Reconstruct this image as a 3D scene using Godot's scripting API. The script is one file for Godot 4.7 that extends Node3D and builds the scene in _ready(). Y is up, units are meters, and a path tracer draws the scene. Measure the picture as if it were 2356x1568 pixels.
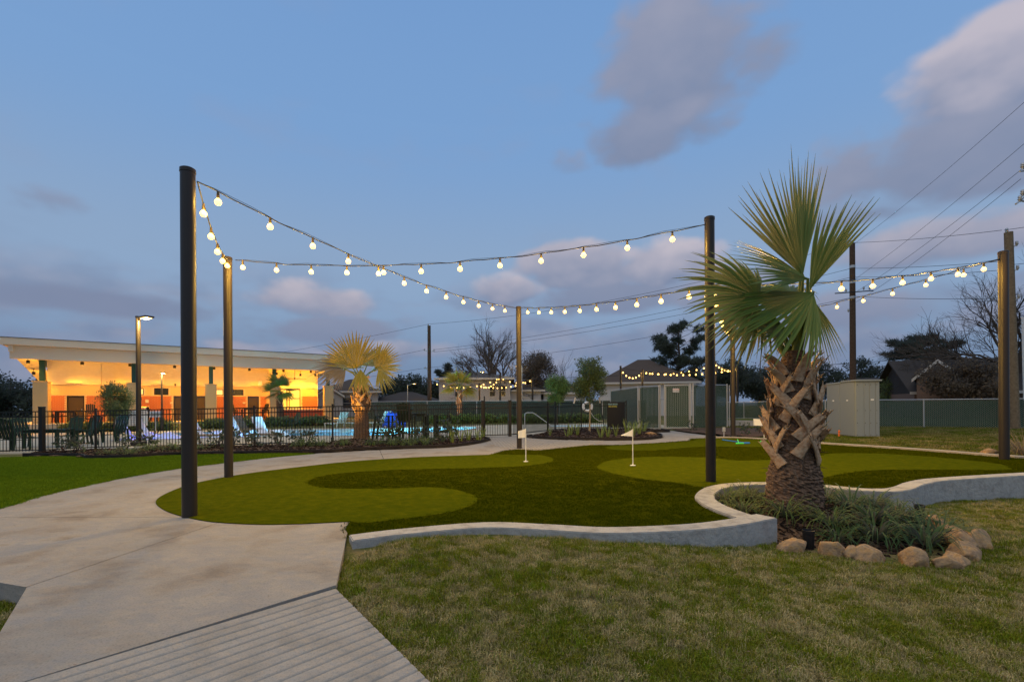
extends Node3D
# Dusk view of a putting green with string lights, a palm bed, a pool behind a black fence and a lit pool house.
# Coordinates: x to the right, depth d away from the camera (world z = -d), y up, metres.

var rng := RandomNumberGenerator.new()
var M := {}
var used := {}
var noise := FastNoiseLite.new()

func _ready() -> void:
	rng.seed = 7
	noise.seed = 11
	noise.frequency = 1.0
	noise.fractal_octaves = 4
	# camera
	var cam := Camera3D.new()
	cam.name = "camera"
	cam.projection = Camera3D.PROJECTION_FRUSTUM
	cam.near = 0.05
	cam.far = 1500.0
	cam.size = 0.05 * 1568.0 / 1110.0
	cam.frustum_offset = Vector2(0, 0.05 * 150.0 / 1110.0)
	cam.position = Vector3(0, 1.4, 0)
	cam.rotation.z = -0.0055
	add_child(cam)
	# sky
	var we := WorldEnvironment.new()
	we.name = "environment"
	var env := Environment.new()
	env.background_mode = Environment.BG_SKY
	env.tonemap_mode = Environment.TONE_MAPPER_LINEAR
	env.tonemap_exposure = 1.0
	env.background_energy_multiplier = 1.0
	env.sdfgi_enabled = true
	env.ssao_enabled = true
	env.ssil_enabled = true
	var sky := Sky.new()
	var pano := PanoramaSkyMaterial.new()
	pano.panorama = dusk_sky(2048, 1024)
	sky.sky_material = pano
	env.sky = sky
	we.environment = env
	add_child(we)
	# soft light of the evening sky
	var sun := DirectionalLight3D.new()
	sun.name = "evening_light"
	sun.light_energy = 0.36
	sun.light_color = Color(1.0, 0.92, 0.72)
	sun.light_angular_distance = 60.0
	sun.shadow_enabled = true
	sun.rotation_degrees = Vector3(-68, -20, 0)
	add_child(sun)
	make_materials()
	build_ground()
	build_paving()
	build_green()
	build_wall()
	build_beds()
	build_pool()
	build_pool_house()
	build_houses()
	build_trees()
	build_fences()
	build_poles_and_strings()
	build_power()
	build_palms()
	build_plants()
	build_furniture()
	build_small_things()
	build_grass()

# ---------------------------------------------------------------- helpers
func G(x: float, d: float) -> float:            # the gently tilted ground
	var g := 0.08 + 0.0125 * clampf(x, -34.0, 14.0)
	var t := smoothstep(33.0, 38.0, d)
	return lerpf(g, 0.25, t)

func V(x: float, d: float, y: float) -> Vector3:
	return Vector3(x, y, -d)

func on(x: float, d: float, up := 0.0) -> Vector3:
	return Vector3(x, G(x, d) + up, -d)

func rnd(a: float, b: float) -> float:
	return rng.randf_range(a, b)

func numbered(n: String) -> String:
	if not used.has(n):
		used[n] = 0
		return n
	used[n] += 1
	return "%s_%03d" % [n, used[n]]

func tag(o: Node3D, label: String, category: String, group := "") -> Node3D:
	o.set_meta("label", label)
	o.set_meta("category", category)
	if group != "":
		o.set_meta("group", group)
	return o

func kind(o: Node3D, k: String) -> Node3D:
	o.set_meta("kind", k)
	return o

func thing(called: String, label: String, category: String, at := Vector3.ZERO, turn := 0.0, group := "") -> Node3D:
	var o := Node3D.new()
	o.name = numbered(called)
	add_child(o)
	o.position = at
	o.rotation.y = turn
	return tag(o, label, category, group)

func part(called: String, mesh: Mesh, m: Material, parent: Node, at := Vector3.ZERO) -> MeshInstance3D:
	var o := MeshInstance3D.new()
	o.name = called if parent != self else numbered(called)
	o.mesh = mesh
	o.material_override = null
	if mesh is ArrayMesh and mesh.get_surface_count() > 0 and mesh.surface_get_material(0) == null:
		mesh.surface_set_material(0, m)
	o.set_surface_override_material(0, m)
	parent.add_child(o, true)
	o.position = at
	return o

func copy(o: Node3D, at: Vector3, turn: float, label: String, size := 1.0) -> Node3D:
	var c: Node3D = o.duplicate()
	c.name = numbered(String(o.name).rstrip("0123456789").trim_suffix("_"))
	add_child(c)
	c.position = at
	c.rotation.y = turn
	c.scale = Vector3.ONE * size
	if label != "":
		c.set_meta("label", label)
	return c

func scatter(called: String, mesh: Mesh, m: Material, parent: Node, places: Array, tints := PackedColorArray()) -> MultiMeshInstance3D:
	var mm := MultiMesh.new()
	mm.transform_format = MultiMesh.TRANSFORM_3D
	mm.use_colors = tints.size() > 0
	mm.mesh = mesh
	mm.instance_count = places.size()
	for i in places.size():
		mm.set_instance_transform(i, places[i])
		if tints.size() > 0:
			mm.set_instance_color(i, tints[i])
	var o := MultiMeshInstance3D.new()
	o.name = called if parent != self else numbered(called)
	o.multimesh = mm
	o.material_override = m
	parent.add_child(o, true)
	return o

func lamp(parent: Node, at: Vector3, energy: float, c: Color, size := 0.04) -> OmniLight3D:
	var l := OmniLight3D.new()
	l.name = "light"
	l.light_energy = energy
	l.light_color = c
	l.light_size = size
	l.omni_range = 30.0
	l.omni_attenuation = 2.0
	l.shadow_enabled = true
	parent.add_child(l, true)
	l.position = at
	return l

class Shape:
	var v := PackedVector3Array()
	var n := PackedVector3Array()
	var uv := PackedVector2Array()
	func tri(a: Vector3, b: Vector3, c: Vector3, na: Vector3, nb: Vector3, nc: Vector3) -> void:
		var g := (c - a).cross(b - a)
		if g.dot(na + nb + nc) < 0.0:
			v.append(a); v.append(c); v.append(b)
			n.append(na); n.append(nc); n.append(nb)
		else:
			v.append(a); v.append(b); v.append(c)
			n.append(na); n.append(nb); n.append(nc)
	func flat(a: Vector3, b: Vector3, c: Vector3, hint := Vector3.ZERO) -> void:
		var g := (c - a).cross(b - a)
		if g.length_squared() < 1e-16:
			return
		g = g.normalized()
		if hint != Vector3.ZERO and g.dot(hint) < 0.0:
			g = -g
		tri(a, b, c, g, g, g)
	func quad(a: Vector3, b: Vector3, c: Vector3, d: Vector3, hint := Vector3.ZERO) -> void:
		flat(a, b, c, hint)
		flat(a, c, d, hint)
	func box(c: Vector3, s: Vector3, b := Basis.IDENTITY, bev := 0.0) -> void:
		var h := s * 0.5
		if bev <= 0.0:
			for ax in 3:
				for sg in [-1.0, 1.0]:
					var e := Vector3.ZERO
					e[ax] = sg
					var p := Vector3.ZERO
					p[(ax + 1) % 3] = 1.0
					var q := Vector3.ZERO
					q[(ax + 2) % 3] = 1.0
					quad(c + b * (h * (e + p + q)), c + b * (h * (e + p - q)), c + b * (h * (e - p - q)), c + b * (h * (e - p + q)), b * e)
			return
		var k := Vector3(bev, bev, bev)
		for ax in 3:
			var a1 := (ax + 1) % 3
			var a2 := (ax + 2) % 3
			for sg in [-1.0, 1.0]:
				var e := Vector3.ZERO
				e[ax] = sg
				var cs: Array[Vector3] = []
				for st in [[1, 1], [1, -1], [-1, -1], [-1, 1]]:
					var pt := Vector3.ZERO
					pt[ax] = sg * h[ax]
					pt[a1] = st[0] * (h[a1] - bev)
					pt[a2] = st[1] * (h[a2] - bev)
					cs.append(c + b * pt)
				quad(cs[0], cs[1], cs[2], cs[3], b * e)
			for s1 in [-1.0, 1.0]:
				for s2 in [-1.0, 1.0]:
					var q: Array[Vector3] = []
					for t in [-1.0, 1.0]:
						var p1 := Vector3.ZERO
						p1[ax] = t * (h[ax] - bev)
						p1[a1] = s1 * h[a1]
						p1[a2] = s2 * (h[a2] - bev)
						var p2 := p1
						p2[a1] = s1 * (h[a1] - bev)
						p2[a2] = s2 * h[a2]
						if t < 0.0:
							q.append(c + b * p1); q.append(c + b * p2)
						else:
							q.append(c + b * p2); q.append(c + b * p1)
					var hint := Vector3.ZERO
					hint[a1] = s1
					hint[a2] = s2
					quad(q[0], q[1], q[2], q[3], b * hint)
		for sx in [-1.0, 1.0]:
			for sy in [-1.0, 1.0]:
				for sz in [-1.0, 1.0]:
					var o := Vector3(sx, sy, sz)
					flat(c + b * (o * (h - Vector3(0, bev, bev))), c + b * (o * (h - Vector3(bev, 0, bev))), c + b * (o * (h - Vector3(bev, bev, 0))), b * o)
	func tube(pts: Array, radii: Array, sides := 8, caps := true, flatten := 1.0, up := Vector3.ZERO) -> void:
		var m := pts.size()
		var rings := []
		var norms := []
		var side := Vector3.ZERO
		for i in m:
			var t: Vector3 = (pts[mini(i + 1, m - 1)] - pts[maxi(i - 1, 0)]).normalized()
			if i == 0:
				var ref := up if up != Vector3.ZERO else (Vector3.UP if absf(t.y) < 0.9 else Vector3.RIGHT)
				side = t.cross(ref).normalized()
			else:
				side = (side - t * side.dot(t)).normalized()
			var w := t.cross(side).normalized()
			var ring: Array[Vector3] = []
			var nn: Array[Vector3] = []
			for k in sides:
				var a := TAU * k / sides
				var dir := side * cos(a) + w * sin(a) * flatten
				ring.append(pts[i] + dir * radii[i])
				nn.append((side * cos(a) * flatten + w * sin(a)).normalized())
			rings.append(ring)
			norms.append(nn)
		for i in m - 1:
			for k in sides:
				var l := (k + 1) % sides
				tri(rings[i][k], rings[i][l], rings[i + 1][l], norms[i][k], norms[i][l], norms[i + 1][l])
				tri(rings[i][k], rings[i + 1][l], rings[i + 1][k], norms[i][k], norms[i + 1][l], norms[i + 1][k])
		if caps:
			var t0: Vector3 = (pts[0] - pts[1]).normalized()
			var t1: Vector3 = (pts[m - 1] - pts[m - 2]).normalized()
			for k in range(1, sides - 1):
				flat(rings[0][0], rings[0][k], rings[0][k + 1], t0)
				flat(rings[m - 1][0], rings[m - 1][k], rings[m - 1][k + 1], t1)
	func lathe(profile: Array, sides := 16, c := Vector3.ZERO) -> void:     # [radius, height] pairs
		for i in profile.size() - 1:
			var r0: float = profile[i][0]
			var y0: float = profile[i][1]
			var r1: float = profile[i + 1][0]
			var y1: float = profile[i + 1][1]
			var nr := Vector2(y1 - y0, r0 - r1).normalized()
			for k in sides:
				var a := TAU * k / sides
				var b := TAU * (k + 1) / sides
				var ca := Vector3(cos(a), 0, sin(a))
				var cb := Vector3(cos(b), 0, sin(b))
				var na := ca * nr.x + Vector3.UP * nr.y
				var nb := cb * nr.x + Vector3.UP * nr.y
				var p0 := c + ca * r0 + Vector3.UP * y0
				var p1 := c + cb * r0 + Vector3.UP * y0
				var p2 := c + cb * r1 + Vector3.UP * y1
				var p3 := c + ca * r1 + Vector3.UP * y1
				if r0 > 0.0:
					tri(p0, p1, p2, na, nb, nb)
				if r1 > 0.0:
					tri(p0, p2, p3, na, nb, na)
	func done() -> ArrayMesh:
		var a := []
		a.resize(Mesh.ARRAY_MAX)
		a[Mesh.ARRAY_VERTEX] = v
		a[Mesh.ARRAY_NORMAL] = n
		var me := ArrayMesh.new()
		if v.size() > 0:
			me.add_surface_from_arrays(Mesh.PRIMITIVE_TRIANGLES, a)
		return me

func boxed(s: Vector3, bev := 0.0) -> ArrayMesh:
	var sh := Shape.new()
	sh.box(Vector3.ZERO, s, Basis.IDENTITY, bev)
	return sh.done()

func curve(p: Array, closed := true, per := 6) -> PackedVector2Array:     # Catmull-Rom through flat [x, d, x, d ...]
	var out := PackedVector2Array()
	var m := p.size() / 2
	var last := m if closed else m - 1
	for i in last:
		var q: Array[Vector2] = []
		for k in [-1, 0, 1, 2]:
			var j: int = posmod(i + k, m) if closed else clampi(i + k, 0, m - 1)
			q.append(Vector2(p[j * 2], p[j * 2 + 1]))
		for s in per:
			var t := float(s) / per
			out.append(0.5 * ((2.0 * q[1]) + (q[2] - q[0]) * t + (2.0 * q[0] - 5.0 * q[1] + 4.0 * q[2] - q[3]) * t * t + (3.0 * q[1] - q[0] - 3.0 * q[2] + q[3]) * t * t * t))
	if not closed:
		out.append(Vector2(p[2 * m - 2], p[2 * m - 1]))
	return out

func poly(p: Array) -> PackedVector2Array:
	var out := PackedVector2Array()
	for i in p.size() / 2:
		out.append(Vector2(p[2 * i], p[2 * i + 1]))
	return out

func slab(pl: PackedVector2Array, off: float, thick: float, s: Shape = null) -> Shape:       # a sheet laid on the ground, with edges
	if s == null:
		s = Shape.new()
	var idx := Geometry2D.triangulate_polygon(pl)
	for i in range(0, idx.size(), 3):
		s.flat(on(pl[idx[i]].x, pl[idx[i]].y, off), on(pl[idx[i + 1]].x, pl[idx[i + 1]].y, off), on(pl[idx[i + 2]].x, pl[idx[i + 2]].y, off), Vector3.UP)
	if thick > 0.0:
		var cw := Geometry2D.is_polygon_clockwise(pl)
		for i in pl.size():
			var a := pl[i]
			var b := pl[(i + 1) % pl.size()]
			var o := (b - a).orthogonal()
			if cw:
				o = -o
			s.quad(on(a.x, a.y, off), on(b.x, b.y, off), on(b.x, b.y, off - thick), on(a.x, a.y, off - thick), Vector3(-o.x, 0, o.y))
	return s

func ribbon(line: PackedVector2Array, width: float, y0: Callable, y1: Callable, s: Shape, closed := false) -> void:   # a strip of wall along a line
	var m := line.size()
	var L: Array[Vector2] = []
	var R: Array[Vector2] = []
	for i in m:
		var a := line[posmod(i - 1, m)] if closed else line[maxi(i - 1, 0)]
		var b := line[posmod(i + 1, m)] if closed else line[mini(i + 1, m - 1)]
		var o := (b - a).normalized().orthogonal() * width * 0.5
		L.append(line[i] + o)
		R.append(line[i] - o)
	for i in (m if closed else m - 1):
		var j := (i + 1) % m
		var lo := (L[i] - R[i]).normalized()
		var hint := Vector3(lo.x, 0, -lo.y)
		var lt := V(L[i].x, L[i].y, y1.call(L[i])); var lb := V(L[i].x, L[i].y, y0.call(L[i]))
		var rt := V(R[i].x, R[i].y, y1.call(R[i])); var rb := V(R[i].x, R[i].y, y0.call(R[i]))
		var lt2 := V(L[j].x, L[j].y, y1.call(L[j])); var lb2 := V(L[j].x, L[j].y, y0.call(L[j]))
		var rt2 := V(R[j].x, R[j].y, y1.call(R[j])); var rb2 := V(R[j].x, R[j].y, y0.call(R[j]))
		s.quad(lt, lt2, rt2, rt, Vector3.UP)
		s.quad(lt, lt2, lb2, lb, hint)
		s.quad(rt, rt2, rb2, rb, -hint)
		if not closed and (i == 0 or i == m - 2):
			var e := line[1] - line[0] if i == 0 else line[m - 1] - line[m - 2]
			var sg := -1.0 if i == 0 else 1.0
			if i == 0:
				s.quad(lt, rt, rb, lb, Vector3(e.x, 0, -e.y) * sg)
			else:
				s.quad(lt2, rt2, rb2, lb2, Vector3(e.x, 0, -e.y) * sg)

func inside(p: Vector2, pl: PackedVector2Array) -> bool:
	return Geometry2D.is_point_in_polygon(p, pl)

# ---------------------------------------------------------------- sky
func dusk_sky(w: int, h: int) -> ImageTexture:
	var data := PackedFloat32Array()
	data.resize(w * h * 3)
	var nz := FastNoiseLite.new()
	nz.seed = 5
	nz.noise_type = FastNoiseLite.TYPE_SIMPLEX_SMOOTH
	nz.frequency = 1.0
	nz.fractal_octaves = 5
	nz.fractal_gain = 0.52
	# heaps of cloud: azimuth, elevation, half widths (degrees), weight, brightness of the lit side
	var heaps := [
		[19.5, 33.0, 11.0, 7.6, 1.25, 0.25], [20.5, 29.8, 7.0, 4.2, 1.0, 0.42], [14.5, 28.6, 7.0, 4.2, 1.1, 0.2], [6.5, 26.7, 3.4, 2.2, 0.75, 0.3], [26.0, 33.0, 6.0, 4.0, 0.7, 0.2],
		[46.5, 26.0, 9.5, 5.0, 1.5, 1.0], [44.5, 20.5, 11.0, 5.0, 1.25, 0.18], [60.0, 26.0, 10.0, 6.0, 1.2, 0.8], [36.0, 21.0, 5.5, 5.0, 0.8, 0.25], [33.0, 19.0, 6.0, 3.0, 0.7, 0.2],
		[8.0, 15.4, 8.5, 3.6, 1.5, 0.6], [0.5, 13.4, 5.5, 2.4, 1.2, 0.85], [17.5, 15.4, 7.5, 3.4, 1.4, 0.9], [10.0, 12.2, 12.0, 2.6, 1.2, 0.08], [24.0, 12.5, 9.0, 3.2, 1.0, 0.3],
		[-22.0, 11.3, 7.5, 2.6, 1.1, 0.75], [-20.0, 8.4, 9.0, 2.0, 1.1, 0.1], [-12.0, 6.6, 7.0, 1.7, 0.9, 0.6], [-28.0, 5.5, 9.0, 1.5, 0.8, 0.4],
		[-42.0, 9.3, 12.0, 1.5, 0.9, 0.0], [-60.0, 8.0, 14.0, 2.0, 0.9, 0.2], [41.0, 14.0, 10.0, 2.6, 0.95, 0.6], [36.0, 17.3, 6.0, 1.0, 0.6, 0.0], [34.0, 9.0, 12.0, 2.4, 0.9, 0.2], [72.0, 14.0, 14.0, 5.0, 1.1, 0.5],
		[-44.0, 17.0, 3.0, 1.2, 0.4, 0.1]]
	var top := Vector3(0.160, 0.315, 0.61)
	var mid := Vector3(0.195, 0.355, 0.63)
	var low := Vector3(0.265, 0.385, 0.57)
	var haze := Vector3(0.155, 0.225, 0.36)
	var shade := Vector3(0.205, 0.250, 0.375)
	var lit := Vector3(0.55, 0.50, 0.56)
	for j in h:
		var el := (0.5 - (j + 0.5) / h) * PI
		var eld := rad_to_deg(el)
		var base: Vector3
		if eld < 14.0:
			base = haze.lerp(low, smoothstep(-1.0, 14.0, eld))
		elif eld < 30.0:
			base = low.lerp(mid, smoothstep(14.0, 30.0, eld))
		else:
			base = mid.lerp(top, smoothstep(26.0, 52.0, eld))
		var ce := cos(el)
		var se := sin(el)
		var bank := smoothstep(-2.0, 3.0, eld) * (1.0 - smoothstep(9.0, 17.0, eld))
		for i in w:
			var az := (i + 0.5) / w * TAU
			var c := base
			if eld > -1.5 and eld < 70.0:
				var dir := Vector3(sin(az) * ce, se, -cos(az) * ce)
				var azd := rad_to_deg(az)
				if azd > 180.0:
					azd -= 360.0
				var a := nz.get_noise_3d(dir.x * 3.2 + 10.0, dir.y * 9.0, dir.z * 3.2)
				var b := nz.get_noise_3d(dir.x * 9.0, dir.y * 16.0 + 30.0, dir.z * 9.0)
				if bank > 0.0:                       # low grey-blue bank all round
					var k := bank * smoothstep(-0.12, 0.42, a * 1.1 + 0.12)
					c = c.lerp(shade.lerp(lit, clampf(0.10 + b * 0.45, 0.0, 0.5)), k * 0.75)
				var f := 0.0
				var br := 0.0
				for q in heaps:
					var da: float = absf(azd - q[0])
					if da > q[2] * 1.7:
						continue
					var dx: float = (azd - q[0]) / q[2]
					var dy: float = (eld - q[1]) / q[3]
					if dy < 0.0:
						dy *= 1.25
					var g: float = q[4] * (1.0 - dx * dx - dy * dy) + (a * 0.55 + b * 0.75)*0.9
					if g > f - 0.25:
						var wgt: float = clampf((g - f + 0.25) * 2.0, 0.0, 1.0)
						br = lerpf(br, clampf(q[5] * (0.55 + 0.75 * dy) + b * 0.5 * q[5], 0.0, 1.0), wgt)
					f = maxf(f, g)
				var al := smoothstep(-0.05, 0.85, f)
				c = c.lerp(shade.lerp(lit, br), al * 0.9)
				# thin veils elsewhere, the same all round the sky
				var veil := smoothstep(0.15, 0.75, a) * smoothstep(6.0, 20.0, eld) * (1.0 - smoothstep(30.0, 60.0, eld)) * (1.0 if absf(azd) > 60.0 else 0.25)
				c = c.lerp(shade.lerp(lit, 0.3), veil * 0.6)
			var o := (j * w + i) * 3
			data[o] = c.x
			data[o + 1] = c.y
			data[o + 2] = c.z
	return ImageTexture.create_from_image(Image.create_from_data(w, h, false, Image.FORMAT_RGBF, data.to_byte_array()))

# ---------------------------------------------------------------- materials
func lin(r: float, g: float, b: float) -> Color:
	return Color(r, g, b).linear_to_srgb()

func grain(seed_: int, freq: float, stops: Array, octaves := 5, size := 512, warp := 0.0, normal := 0.0) -> NoiseTexture2D:
	var t := NoiseTexture2D.new()
	t.width = size
	t.height = size
	t.seamless = true
	t.generate_mipmaps = false
	var f := FastNoiseLite.new()
	f.seed = seed_
	f.noise_type = FastNoiseLite.TYPE_SIMPLEX_SMOOTH
	f.frequency = freq
	f.fractal_octaves = octaves
	f.fractal_gain = 0.55
	if warp > 0.0:
		f.domain_warp_enabled = true
		f.domain_warp_amplitude = warp
		f.domain_warp_frequency = freq
	t.noise = f
	if normal > 0.0:
		t.as_normal_map = true
		t.bump_strength = normal
	else:
		var g := Gradient.new()
		var offs := PackedFloat32Array()
		var cols := PackedColorArray()
		for s in stops:
			offs.append(s[0])
			cols.append(lin(s[1], s[2], s[3]))
		g.offsets = offs
		g.colors = cols
		t.color_ramp = g
	return t

func plain(r: float, g: float, b: float, rough := 0.8, metal := 0.0) -> StandardMaterial3D:
	var m := StandardMaterial3D.new()
	m.albedo_color = lin(r, g, b)
	m.roughness = rough
	m.metallic = metal
	m.metallic_specular = 0.4
	return m

func tri_mat(tex: Texture2D, scale_: float, rough: float, nrm: Texture2D = null, nscale := 1.0, world := true, detail: Texture2D = null, dscale := 1.0) -> StandardMaterial3D:
	var m := StandardMaterial3D.new()
	m.albedo_texture = tex
	m.roughness = rough
	m.metallic_specular = 0.35
	m.uv1_triplanar = true
	m.uv1_world_triplanar = world
	m.uv1_scale = Vector3.ONE * scale_
	if nrm:
		m.normal_enabled = true
		m.normal_texture = nrm
		m.normal_scale = nscale
	if detail:
		m.detail_enabled = true
		m.detail_albedo = detail
		m.detail_blend_mode = BaseMaterial3D.BLEND_MODE_MUL
		m.detail_uv_layer = BaseMaterial3D.DETAIL_UV_2
		m.uv2_triplanar = true
		m.uv2_world_triplanar = world
		m.uv2_scale = Vector3.ONE * dscale
	return m

func make_materials() -> void:
	var fine := grain(1, 0.05, [], 5, 512, 0.0, 6.0)
	var fine_tone := grain(2, 0.06, [[0.0, 0.62, 0.62, 0.62], [0.45, 0.93, 0.93, 0.93], [0.6, 1.0, 1.0, 1.0], [1.0, 0.86, 0.84, 0.8]], 5)
	M.concrete = tri_mat(grain(3, 0.006, [[0.0, 0.20, 0.165, 0.13], [0.35, 0.275, 0.245, 0.21], [0.5, 0.305, 0.28, 0.245], [0.62, 0.285, 0.268, 0.248], [0.8, 0.335, 0.305, 0.265], [1.0, 0.26, 0.205, 0.145]], 6, 1024, 60.0), 0.16, 0.85, fine, 0.25, true, fine_tone, 1.7)
	M.ramp = tri_mat(grain(4, 0.008, [[0.0, 0.26, 0.235, 0.20], [0.5, 0.34, 0.31, 0.27], [1.0, 0.39, 0.36, 0.32]], 6, 1024, 40.0), 0.3, 0.85, fine, 0.35, true, fine_tone, 2.1)
	M.wall = tri_mat(grain(5, 0.008, [[0.0, 0.24, 0.23, 0.215], [0.45, 0.37, 0.36, 0.34], [0.7, 0.42, 0.41, 0.385], [1.0, 0.34, 0.31, 0.275]], 6, 1024, 30.0), 0.5, 0.85, fine, 0.35, true, fine_tone, 2.3)
	M.kerb = tri_mat(grain(6, 0.01, [[0.0, 0.32, 0.28, 0.23], [1.0, 0.44, 0.40, 0.345]], 5), 0.5, 0.85, fine, 0.3)
	M.deck = tri_mat(grain(7, 0.008, [[0.0, 0.36, 0.30, 0.21], [0.5, 0.44, 0.38, 0.28], [1.0, 0.50, 0.43, 0.33]], 5), 0.25, 0.9, fine, 0.2)
	M.paver = tri_mat(grain(8, 0.02, [[0.0, 0.25, 0.225, 0.19], [1.0, 0.35, 0.32, 0.28]], 4), 0.7, 0.9, fine, 0.3)
	M.ground = tri_mat(grain(9, 0.012, [[0.0, 0.06, 0.075, 0.014], [0.4, 0.10, 0.11, 0.028], [0.6, 0.15, 0.135, 0.05], [0.8, 0.22, 0.17, 0.085], [1.0, 0.12, 0.13, 0.03]], 6, 1024, 30.0), 0.22, 0.95, fine, 0.8, true, grain(12, 0.09, [[0.0, 0.4, 0.42, 0.35], [0.5, 0.8, 0.8, 0.75], [1.0, 1.0, 1.0, 0.95]], 4), 1.3)
	M.turf_light = tri_mat(grain(10, 0.02, [[0.0, 0.046, 0.062, 0.001], [0.4, 0.060, 0.076, 0.0015], [0.6, 0.067, 0.080, 0.0015], [1.0, 0.088, 0.098, 0.002]], 5), 0.4, 0.95, fine, 0.5, true, grain(13, 0.12, [[0.0, 0.55, 0.55, 0.5], [0.5, 0.9, 0.9, 0.9], [1.0, 1.0, 1.0, 1.0]], 3), 5.0)
	M.turf_light.metallic_specular = 0.05
	M.turf_dark = tri_mat(grain(14, 0.03, [[0.0, 0.030, 0.036, 0.001], [1.0, 0.042, 0.048, 0.001]], 5), 0.4, 1.0)
	M.turf_dark.metallic_specular = 0.02
	M.turf_left = tri_mat(grain(15, 0.03, [[0.0, 0.05, 0.11, 0.005], [1.0, 0.07, 0.15, 0.008]], 5), 0.4, 1.0)
	M.mulch = tri_mat(grain(16, 0.05, [[0.0, 0.018, 0.011, 0.007], [0.4, 0.06, 0.036, 0.023], [0.6, 0.10, 0.062, 0.04], [1.0, 0.19, 0.13, 0.09]], 5), 0.7, 0.95, fine, 1.2)
	M.mulch_chip = plain(0.12, 0.075, 0.048, 0.95)
	M.mulch_chip.vertex_color_use_as_albedo = true
	M.edging = plain(0.012, 0.009, 0.008, 0.6)
	M.bronze = plain(0.030, 0.024, 0.020, 0.38)
	M.black = plain(0.010, 0.010, 0.011, 0.45)
	M.cord = plain(0.012, 0.012, 0.011, 0.5)
	M.socket = plain(0.10, 0.075, 0.03, 0.5)
	M.bulb = plain(1.0, 0.9, 0.7, 0.3)
	M.bulb.emission_enabled = true
	M.bulb.emission = Color(1.0, 0.76, 0.36)
	M.bulb.emission_energy_multiplier = 4.5
	M.galv = plain(0.45, 0.46, 0.47, 0.45, 0.6)
	M.chain = plain(0.22, 0.25, 0.22, 0.5, 0.2)
	M.slat = plain(0.022, 0.056, 0.030, 0.9)
	M.slat.metallic_specular = 0.1
	M.screen = plain(0.028, 0.052, 0.036, 0.9)
	M.white = plain(0.75, 0.75, 0.74, 0.5)
	M.white_plastic = plain(0.72, 0.71, 0.75, 0.4)
	M.cabinet = plain(0.22, 0.25, 0.26, 0.55)
	M.dark_gap = plain(0.06, 0.06, 0.058, 0.7)
	M.orange = plain(0.75, 0.16, 0.03, 0.6)
	M.lime = plain(0.08, 0.75, 0.12, 0.4)
	M.blue = plain(0.02, 0.20, 0.65, 0.4)
	M.cover_blue = plain(0.01, 0.07, 0.45, 0.7)
	M.green_poly = plain(0.008, 0.030, 0.014, 0.6)
	M.olive_poly = plain(0.016, 0.026, 0.012, 0.5)
	M.beige = plain(0.42, 0.36, 0.28, 0.6)
	M.taupe = plain(0.16, 0.14, 0.11, 0.7)
	M.cream_wall = tri_mat(grain(17, 0.02, [[0.0, 0.62, 0.51, 0.35], [1.0, 0.70, 0.59, 0.42]], 4), 0.3, 0.85)
	M.soffit = plain(0.70, 0.60, 0.40, 0.8)
	M.fascia = plain(0.62, 0.50, 0.37, 0.8)
	M.cream_brick = tri_mat(grain(18, 0.05, [[0.0, 0.46, 0.33, 0.16], [1.0, 0.60, 0.45, 0.23]], 3), 0.9, 0.9)
	M.orange_brick = tri_mat(grain(19, 0.05, [[0.0, 0.28, 0.085, 0.035], [0.5, 0.36, 0.12, 0.05], [1.0, 0.46, 0.17, 0.07]], 3), 0.9, 0.9)
	M.red_brick = tri_mat(grain(20, 0.05, [[0.0, 0.16, 0.045, 0.03], [1.0, 0.26, 0.085, 0.055]], 3), 0.9, 0.9)
	M.mortar = plain(0.50, 0.42, 0.30, 0.95)
	M.teal = plain(0.008, 0.055, 0.050, 0.5)
	M.door = plain(0.045, 0.035, 0.028, 0.5)
	M.frame = plain(0.02, 0.016, 0.014, 0.5)
	M.glass_dark = plain(0.02, 0.025, 0.03, 0.08)
	M.glass_lit = plain(0.6, 0.5, 0.3, 0.2)
	M.glass_lit.emission_enabled = true
	M.glass_lit.emission = Color(1.0, 0.85, 0.5)
	M.glass_lit.emission_energy_multiplier = 0.9
	M.glass_glow = plain(0.45, 0.45, 0.25, 0.25)
	M.glass_glow.emission_enabled = true
	M.glass_glow.emission = Color(0.85, 0.82, 0.40)
	M.glass_glow.emission_energy_multiplier = 0.40
	M.steel = plain(0.5, 0.5, 0.5, 0.3, 0.9)
	M.plaster = plain(0.55, 0.78, 0.86, 0.6)
	M.water = StandardMaterial3D.new()
	M.water.albedo_color = Color(0.12, 0.55, 0.78, 0.22)
	M.water.transparency = BaseMaterial3D.TRANSPARENCY_ALPHA
	M.water.roughness = 0.03
	M.bark = tri_mat(grain(21, 0.03, [[0.0, 0.035, 0.024, 0.017], [0.5, 0.085, 0.058, 0.040], [1.0, 0.17, 0.125, 0.09]], 5), 1.2, 0.95, fine, 1.0, false)
	M.pole_wood = tri_mat(grain(22, 0.03, [[0.0, 0.045, 0.028, 0.018], [1.0, 0.12, 0.08, 0.055]], 5), 0.5, 0.95)
	M.pole_wood_pale = tri_mat(grain(23, 0.03, [[0.0, 0.11, 0.085, 0.055], [1.0, 0.24, 0.19, 0.13]], 5), 0.5, 0.95)
	M.twig = plain(0.075, 0.060, 0.050, 0.95)
	M.palm_trunk = tri_mat(grain(24, 0.03, [[0.0, 0.04, 0.022, 0.013], [0.45, 0.125, 0.075, 0.048], [0.7, 0.21, 0.135, 0.09], [1.0, 0.32, 0.23, 0.165]], 6, 512, 10.0), 1.6, 0.95, fine, 1.6, false)
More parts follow.
